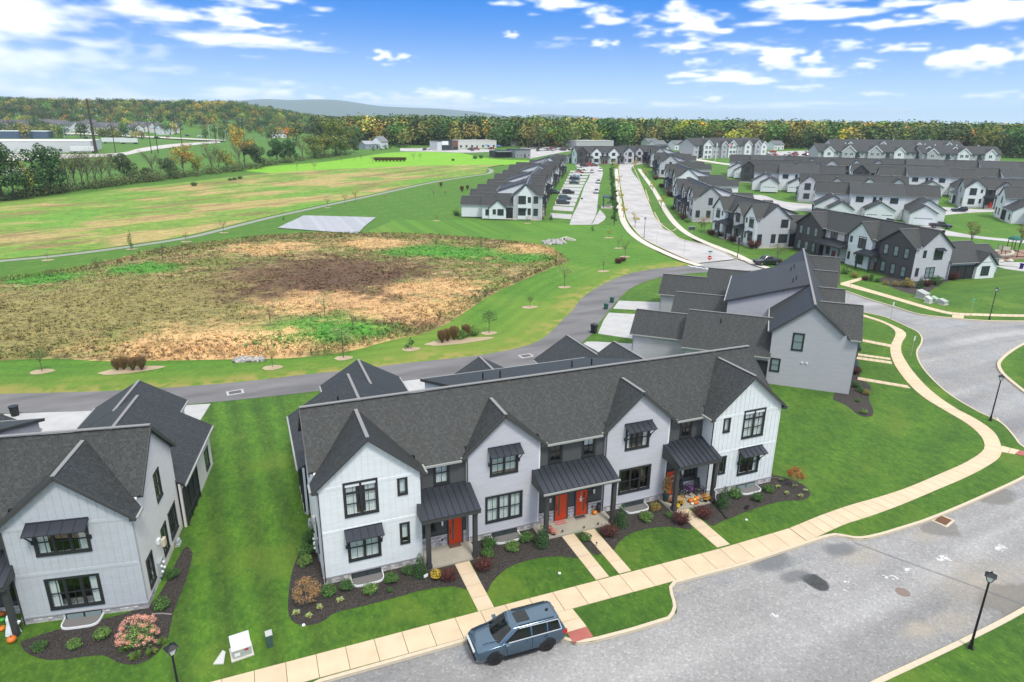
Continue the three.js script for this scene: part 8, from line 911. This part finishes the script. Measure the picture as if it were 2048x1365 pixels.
// blue ridges on the horizon
function ridge(sk, D, depth, name, c) { const P = [], I = [], U = [], N = 160, Mz = 14, r = rng(D); const sm = smooth(sk.map(q => [q[0], q[1]]), 10); for (let i = 0; i <= N; i++) { const u = mix(sk[0][0], sk[sk.length - 1][0], i / N); let k = 0; while (k < sm.length - 2 && sm[k + 1][0] < u) k++; const v = mix(sm[k][1], sm[k + 1][1], (u - sm[k][0]) / (sm[k + 1][0] - sm[k][0] || 1)), H = (243.5 - v) / FPX * D + 27 - 20; for (let j = 0; j <= Mz; j++) { const t = j / Mz, d = D - depth + depth * 1.6 * t, f = t < .62 ? sst(0, .62, t) : 1 - .8 * sst(.62, 1, t), kx = (u - 1024) / FPX, x = EYE.x + fwdH.x * d + rtH.x * d * kx, z = EYE.z + fwdH.z * d + rtH.z * d * kx; P.push(x, 20 + Math.max(0, H) * f * (1 - .16 * fbm(u / 22, t * 6, 4, 3) * (t < .6 ? 1 : 0)), z); U.push(x, z); } } for (let i = 0; i < N; i++) for (let j = 0; j < Mz; j++) { const a = i * (Mz + 1) + j, b = a + Mz + 1; I.push(a, b, a + 1, a + 1, b, b + 1); } const g = new THREE.BufferGeometry(); g.setAttribute('position', new THREE.Float32BufferAttribute(P, 3)); g.setAttribute('uv', new THREE.Float32BufferAttribute(U, 2)); g.setIndex(I); g.computeVertexNormals(); struct(mesh(g, std(c, { roughness: 1, side: THREE.DoubleSide })), name); }
ridge([[440, 236], [480, 216], [520, 210], [560, 208], [600, 209], [650, 207.5], [690, 208], [730, 213], [770, 218], [820, 220], [880, 221.5], [920, 224], [960, 227], [1000, 232], [1040, 238], [1080, 243]], 6500, 1600, 'hills', [.085, .14, .11]);
ridge([[1010, 244], [1040, 237], [1070, 230], [1090, 229], [1110, 230], [1140, 231], [1180, 235], [1230, 239], [1290, 242], [1330, 244]], 8600, 1500, 'hills', [.05, .09, .055]);
// far roads and yards
const pav = (A, B, name, m = roadLight, y = .12) => loft(smooth(pts(A), 4), smooth(pts(B), 4), 40, 2, y, m, name);
pav([[-40, 324], [80, 320], [180, 315], [240, 312], [290, 303], [360, 293], [440, 286]], [[-40, 308], [80, 308], [180, 309], [240, 306], [280, 297], [350, 288], [440, 283]], 'truck_road', new THREE.MeshStandardMaterial({ map: concTex([170, 166, 160], [196, 192, 186], 220), roughness: 1 }));
pav([[85, 268], [150, 270], [230, 274], [300, 277], [380, 281], [450, 284]], [[85, 265.5], [150, 267.5], [230, 271.5], [300, 274.5], [380, 278.5], [450, 282]], 'highway', whiteSlab, .8);
pav([[-40, 356], [30, 352], [70, 348]], [[-40, 340], [30, 338], [70, 336]], 'gravel_yard', whiteSlab);
pav([[800, 303], [870, 304], [930, 306], [985, 304]], [[800, 297], [870, 297], [930, 299], [990, 298]], 'parking_lot', roadLight); pav([[1060, 318], [1120, 306], [1160, 300]], [[1040, 296], [1100, 292], [1160, 290]], 'parking_lot', roadLight); pav([[1540, 322], [1600, 320], [1640, 320]], [[1535, 304], [1600, 302], [1640, 302]], 'parking_lot', roadLight);
pav([[1340, 316], [1380, 320], [1450, 330], [1470, 332]], [[1330, 310], [1380, 316], [1450, 327], [1470, 329]], 'side_street', whiteSlab);
// small and far buildings, each with walls, roof, windows and doors
function hut(u, v, w, d, h, rise2, turn, wall, roof, label, name, category, o = {}) {
  const p = G(u, v), g = thing(name, [p.x, p.y, p.z], turn, label, category, o.group), b = new MB(); b.box(-w / 2, w / 2, -1, h, -d, 0); b.build('wall', wall, g);
  const r = new MB(); if (rise2) { const y = h - .1; r.slab([-w / 2 - .4, y, .4], [w / 2 + .4, y, .4], [w / 2 + .4, h + rise2, -d / 2], [-w / 2 - .4, h + rise2, -d / 2], .2); r.slab([w / 2 + .4, y, -d - .4], [-w / 2 - .4, y, -d - .4], [-w / 2 - .4, h + rise2, -d / 2], [w / 2 + .4, h + rise2, -d / 2], .2); const gb = new MB(); for (const xx of [-w / 2, w / 2 - .2]) gb.hexa([[xx, h, 0], [xx + .2, h, 0], [xx + .2, h, -d], [xx, h, -d]], [[xx, h + rise2 - .25, -d / 2 + .1], [xx + .2, h + rise2 - .25, -d / 2 + .1], [xx + .2, h + rise2 - .25, -d / 2 - .1], [xx, h + rise2 - .25, -d / 2 - .1]]); gb.build('gable', wall, g); } else { r.box(-w / 2 - .15, w / 2 + .15, h + .001, h + .5, -d - .15, .15); } r.build('roof', roof, g);
  const n = o.n ?? Math.max(1, Math.round(w / 4)), fl = o.floors ?? 1, I = new THREE.Matrix4().makeTranslation(0, 0, .01); if (!o.blank) for (let f = 0; f < fl; f++) for (let i = 0; i < n; i++) { if (f === 0 && i === (n >> 1)) { const q = new MB(); q.box(-w / 2 + w * (i + .3) / n, -w / 2 + w * (i + .3) / n + 1.1, 0, 2.2, 0, .06); q.build('door', M.trimDark, g); continue; } win(g, I, -w / 2 + w * (i + .5) / n - .6, 1 + f * 2.9, 1.3, 1.3, { det: 0, trim: .12, frame: o.frame || M.trimWhite }); }
  return g;
}
hut(1046, 316, 11, 12, 4.8, 0, .12, std([.24, .25, .27]), M.trimDark, 'dark grey block of the café at the end of the green', 'cafe_building', 'café', { n: 4 });
{ const g = hut(1008, 315, 13, 8, 3.6, 0, .12, std([.05, .05, .055]), M.metal, 'open dark pavilion of the café with slender posts', 'cafe_pavilion', 'pavilion', { blank: 1 }); for (let i = 0; i < 6; i++) { const q = new MB(); q.cbox(-6 + i * 2.4, 1.8, 3, .2, 3.6, .2); q.build('post', M.trimDark, g); } const q = new MB(); q.box(-6.6, 6.6, 3.5, 3.75, 0, 3.4); q.build('canopy', std([.3, .31, .32]), g); }
{ const g = hut(896, 301, 17, 12, 6.2, 0, .2, std([.55, .57, .58]), M.trimDark, 'modern shop with white, glass and brown front panels', 'shop_building', 'shop', { blank: 1 }); const pc = (n, x0, x1, y0, y1, m) => { const q = new MB(); q.box(x0, x1, y0, y1, .02, .5); q.build(n, m, g); }; pc('white_panel', -5, 0, 3.8, 6.4, M.trimWhite); pc('glass_front', -5, 1, .3, 3.5, M.pane); pc('brown_panel', 4, 8, 2.5, 6.4, std([.16, .07, .04])); pc('glass_front', 4, 8, .3, 2.4, M.pane); pc('sign_band', -8, 3, 6.5, 7.4, M.metal); pc('dark_panel', .6, 3.6, .3, 6, M.trimDark); }
hut(955, 297, 32, 14, 5.4, 0, .12, std([.6, .58, .55]), std([.5, .5, .5]), 'long pale flat-roofed store behind the shop', 'store_building', 'store', { n: 7, frame: M.trimDark });
hut(1045, 292, 20, 8, 3.6, 2.0, .05, std([.6, .54, .45]), std([.36, .12, .09]), 'low cream house with a reddish roof at the wood edge', 'small_house', 'house', { n: 5 });
hut(1190, 299, 34, 16, 6, 0, .1, std([.42, .42, .43]), std([.5, .5, .5]), 'flat grey store behind the row closing the boulevard', 'store_building', 'store', { n: 6 }); hut(1232, 294, 9, 6, 4, 0, .1, M.lapWhite, std([.4, .4, .42]), 'small white flat building right of the flat grey store', 'small_building', 'building', { n: 3 });
hut(770, 297, 10, 8, 5, 3.6, .9, M.lapWhite, std([.2, .2, .21]), 'white farmhouse with a grey gabled roof', 'farmhouse', 'farmhouse', { n: 3, floors: 2 }); hut(748, 298, 14, 9, 3.4, 2.2, .35, std([.28, .32, .36]), std([.3, .32, .34]), 'grey-blue barn left of the farmhouse', 'barn', 'barn', { n: 2 });
for (const [u, v, l] of [[1306, 295, 'white cottage under the red tree'], [1322, 300, 'long grey-roofed cottage right of the white cottage'], [1360, 300, 'low dark-roofed house behind thin yellow trees'], [1558, 300, 'small white house behind the parking lot'], [1920, 290, 'white house half hidden in the right woods'], [560, 276, 'white-roofed house beyond the hedgerow'], [822, 288, 'grey-white house behind the shop trees']]) hut(u, v, 12, 8, 4.2, 2.8, .2, M.lapWhite, std([.13, .14, .15]), l, 'small_house', 'house', { n: 3 });
// suburb below the wooded hill
{ const r = rng(811); for (let i = 0; i < 42; i++) { const u = 4 + i * 8.3 + 3 * r(), v = mix(256, 262, (u % 90) / 90) + 5 * r() + (u > 190 ? 5 : 0); const p = G(u, v, 0); hut(u, v, 10 + 3 * r(), 9, 6, 3.4, (r() - .5) * 2.2, r() < .5 ? M.lapWhite : r() < .5 ? M.lapTan : M.lapC, std(r() < .5 ? [.1, .1, .105] : [.075, .08, .085]), 'small suburb house below the wooded hill, ' + nth(i) + ' from the left', 'suburb_house', 'house', { group: 'suburb houses below the wooded hill', floors: 2, n: 2 }); } }
// warehouse and trailers
hut(70, 306, 62, 34, 6.8, 0, -.02, std([.56, .57, .58]), std([.62, .6, .58]), 'long white flat warehouse behind the hedgerow', 'warehouse', 'warehouse', { n: 9, frame: M.trimDark }); hut(40, 277, 40, 18, 5.5, 0, 0, std([.08, .12, .2]), std([.66, .7, .73]), 'blue-walled hall with a white roof behind the warehouse', 'hall_building', 'hall', { blank: 1 }); hut(100, 268, 26, 14, 4.6, 1.5, 0, std([.3, .33, .36]), std([.34, .38, .42]), 'grey-roofed hall right of the blue-walled hall', 'hall_building', 'hall', { n: 4 });
function trailer(u, v, turn, label, L = 14) { const p = G(u, v), g = thing('semi_trailer', p, turn, label, 'trailer'), b = new MB(); b.box(-L / 2, L / 2, 1.1, 4.1, -1.3, 1.3); b.build('box', M.lapWhite, g); const w = new MB(); for (const x of [L / 2 - 1, L / 2 - 2.3, -L / 2 + 2]) for (const z of [-1.1, 1.1]) w.tube([x, .5, z - .15], [x, .5, z + .15], .5, .5, 12); w.build('wheels', M.black, g); const f = new MB(); f.box(-L / 2, L / 2, .85, 1.08, -1.1, 1.1); f.build('chassis', M.trimDark, g); }
trailer(128, 304, .1, 'white trailer parked at the warehouse dock, left'); trailer(168, 306, .05, 'white trailer right of another before the warehouse'); trailer(228, 287, -.12, 'white trailer standing on the far yard', 16); trailer(258, 288, -.12, 'trailer with its tractor at the far yard', 12);
// café parasols
for (const [u, v, l] of [[974, 299, 'blue parasol left, behind the café'], [997, 300, 'blue parasol right, behind the café']]) { const p = G(u, v), g = thing('parasol', p, 0, l, 'parasol'), c = new MB(); for (let i = 0; i < 8; i++) { const a = i / 8 * 6.283, b = (i + 1) / 8 * 6.283; c.quad([Math.cos(b) * 2.6, 2.7, Math.sin(b) * 2.6], [Math.cos(a) * 2.6, 2.7, Math.sin(a) * 2.6], [0, 3.6, 0], [0, 3.6, 0]); } c.build('canopy', std([.05, .14, .38], { side: THREE.DoubleSide }), g); const q = new MB(); q.tube([0, 0, 0], [0, 3.6, 0], .06, .06, 8); q.build('pole', M.steel, g); }
// flagpoles before the first apartment block
{ const p = G(1462, 330), g = thing('flagpole', p, 0, 'flagpole with a striped flag before the first apartment block', 'flagpole'), s = new MB(); s.tube([0, 0, 0], [0, 13, 0], .12, .07, 8); s.build('pole', M.trimWhite, g); const fl = []; for (let k = 0; k < 13; k++) { const b = new MB(); const N = 8; for (let i = 0; i < N; i++) { const f = j => [-.08 - 3.0 * j / N, 0, .35 * Math.sin(j * 1.1)]; const a = f(i), c = f(i + 1), y0 = 12.7 - k * .15 - .6 * (i / N), y1 = 12.7 - k * .15 - .6 * ((i + 1) / N); if (k < 7 && i < 3) continue; b.quad([a[0], y0 - .15, a[2]], [c[0], y1 - .15, c[2]], [c[0], y1, c[2]], [a[0], y0, a[2]]); } b.build('flag_stripe', std(k % 2 ? [.75, .74, .74] : [.5, .06, .08], { side: THREE.DoubleSide }), g); } const ca = new MB(); for (let i = 0; i < 3; i++) { const f = j => [-.08 - 3.0 * j / 8, 0, .35 * Math.sin(j * 1.1)]; const a = f(i), c = f(i + 1); ca.quad([a[0], 12.7 - 1.05 - .6 * i / 8, a[2]], [c[0], 12.7 - 1.05 - .6 * (i + 1) / 8, c[2]], [c[0], 12.7 - .6 * (i + 1) / 8, c[2]], [a[0], 12.7 - .6 * i / 8, a[2]]); } ca.build('flag_canton', std([.04, .06, .2], { side: THREE.DoubleSide }), g); }
{ const p = G(1430, 326), g = thing('flagpole', p, 0, 'bare white flagpole left of the striped flag', 'flagpole'), s = new MB(); s.tube([0, 0, 0], [0, 12, 0], .12, .07, 8); s.build('pole', M.trimWhite, g); const b = new MB(); b.quad([.08, 10.6, 0], [.9, 9.4, .2], [.9, 10.6, .2], [.08, 11.9, 0]); b.build('pennant', std([.7, .7, .68], { side: THREE.DoubleSide }), g); }
// poles and lines
function pole(u, v, vt, arms, mat, label, tower) { const p = G(u, v), d = ahead(p.x, p.z), h = (v - vt) / FPX * d * 1.03, g = thing(tower ? 'transmission_pole' : 'utility_pole', p, YAW + .5, label, 'utility pole'), s = new MB(); s.tube([0, -.5, 0], [0, h, 0], tower ? 1.0 : .28, tower ? .42 : .17, 10); s.build('pole', mat, g); const tops = []; for (const [k, w] of arms) { const a = new MB(); a.bar([-w, h * k, 0], [w, h * k + (tower ? .5 : 0), 0], .22, .22); a.build('crossarm', mat, g); for (const x of [-w, w]) { const q = new MB(); q.tube([x, h * k + .1, 0], [x + (tower ? .9 * Math.sign(x) : 0), h * k + (tower ? -.9 : .7), 0], .16, .1, 6); q.build('insulator', M.trimWhite, g); tops.push(V(x, h * k, 0).applyAxisAngle(UPV, g.rotation.y).add(g.position)); } } return tops; }
const brown = std([.055, .042, .035], { roughness: .9 }), steelP = std([.34, .35, .35], { roughness: .6 });
const tall = [pole(192, 306, 210, [[.93, 3.2], [.82, 3.4], [.7, 3.4]], brown, 'tallest dark transmission pole, three arms of white insulators', 1), pole(231, 307, 247, [[.95, 2.2], [.84, 2.2], [.72, 2.2]], brown, 'dark pole right of the tallest transmission pole', 0), pole(303, 307, 241, [[.95, 2.2], [.8, 2.2]], brown, 'left of a pair of dark poles behind the hedgerow'), pole(316, 307, 238, [[.95, 2.2], [.8, 2.2], [.65, 2]], brown, 'right of a pair of dark poles behind the hedgerow'), pole(364, 293, 238, [[.93, 2.2], [.8, 2.2], [.66, 2]], brown, 'dark pole above the orange hedgerow tree'), pole(432, 286, 252, [[.9, 1.8]], brown, 'dark pole by the far road bend'), pole(480, 282, 240, [[.93, 2.2], [.8, 2]], brown, 'dark pole above the bare hedgerow trees'), pole(488, 281, 241, [[.93, 2.2], [.8, 2]], brown, 'dark pole behind the tall orange tree')];
const low = [pole(852, 290, 263, [[.93, 1.2]], steelP, 'grey utility pole left of the shop'), pole(925, 288, 266, [[.93, 1.2]], steelP, 'grey utility pole behind the shop'), pole(966, 288, 267, [[.93, 1.2]], steelP, 'grey utility pole behind the pale store'), pole(1036, 288, 269, [[.93, 1.2]], steelP, 'grey utility pole before the red-roofed house'), pole(1150, 293, 272, [[.93, 1.2]], steelP, 'grey utility pole at the flat grey store'), pole(1274, 292, 274, [[.93, 1.2]], steelP, 'grey utility pole right of the closing row'), pole(1580, 293, 268, [[.93, 1.2]], steelP, 'grey utility pole behind the parking lot')];
for (const [u, v, vt, l] of [[131, 288, 258, 'light pole at the warehouse yard, left'], [178, 283, 262, 'light pole near the tallest pole'], [420, 284, 254, 'street light at the far road, left'], [437, 284, 258, 'street light at the far road, middle'], [452, 284, 263, 'street light at the far road, right']]) pole(u, v, vt, [[.98, .9]], steelP, l);
function lines(name, label, sets) { const g = thing(name, [0, 0, 0], 0, label, 'power line'); const wm = std([.12, .12, .13], { roughness: .6 }); for (const P of sets) for (let i = 0; i < P.length - 1; i++) { const w = new MB(); let q = null; for (let k = 0; k <= 8; k++) { const t = k / 8, c = P[i].clone().lerp(P[i + 1], t); c.y -= P[i].distanceTo(P[i + 1]) * .03 * 4 * t * (1 - t); if (q) w.tube(q, c, .045, .045, 4, false); q = c; } w.build('wire', wm, g); } }
{ const edge = (t, dx, dz) => t.clone().add(V(dx, 0, dz)); lines('power_line', 'power lines strung between the tall dark poles at the left', [0, 1, 2, 3, 4, 5].map(i => [edge(tall[0][i], -160, 60), tall[0][i], tall[3][i], tall[4][i] || tall[4][0], edge(tall[6][i % 4], 0, 0), edge(tall[6][i % 4], 420, -120)])); lines('power_line', 'low power line along the far road behind the shop and stores', [0, 1].map(i => [low[0][i], low[1][i], low[2][i], low[3][i], low[4][i], low[5][i]])); }
// cars far off, too small to tell apart
{ const r = rng(99); const kinds = ['white', 'silver', 'charcoal', 'red', 'black'], name = { white: 'white', silver: 'silver', charcoal: 'dark grey', red: 'red', black: 'black' }; const base = {}; let k = 0; const lot = (us, vs, n, lab) => { for (let i = 0; i < n; i++) { const u = mix(us[0], us[1], (i + .2 + .6 * r()) / n), v = mix(vs[0], vs[1], r()), c = kinds[Math.floor(r() * 5)], p = G(u, v); const l2 = `small ${name[c]} ${lab}, ${nth(i)} from the left`; if (!base[c]) { base[c] = makeCar('suv', paint[c], [p.x, p.y + .15, p.z], r() * 6, l2, 'car', { group: 'cars ' + lab.slice(4) }); } else copyOf(base[c], [p.x, p.y + .15, p.z], r() * 6, l2, 'cars ' + lab.slice(4)); } }; lot([1075, 1155], [296, 304], 16, 'car in the lot between café and flat store'); lot([1545, 1640], [305, 318], 22, 'car in the lot between the apartment blocks'); lot([835, 985], [299, 302], 10, 'car parked around the modern shop'); lot([130, 430], [269, 281], 9, 'car on the highway at the left'); }
scene.traverse(o => { if (o.isMesh) { o.castShadow = o.receiveShadow = true; } });
renderer.render(scene, camera);
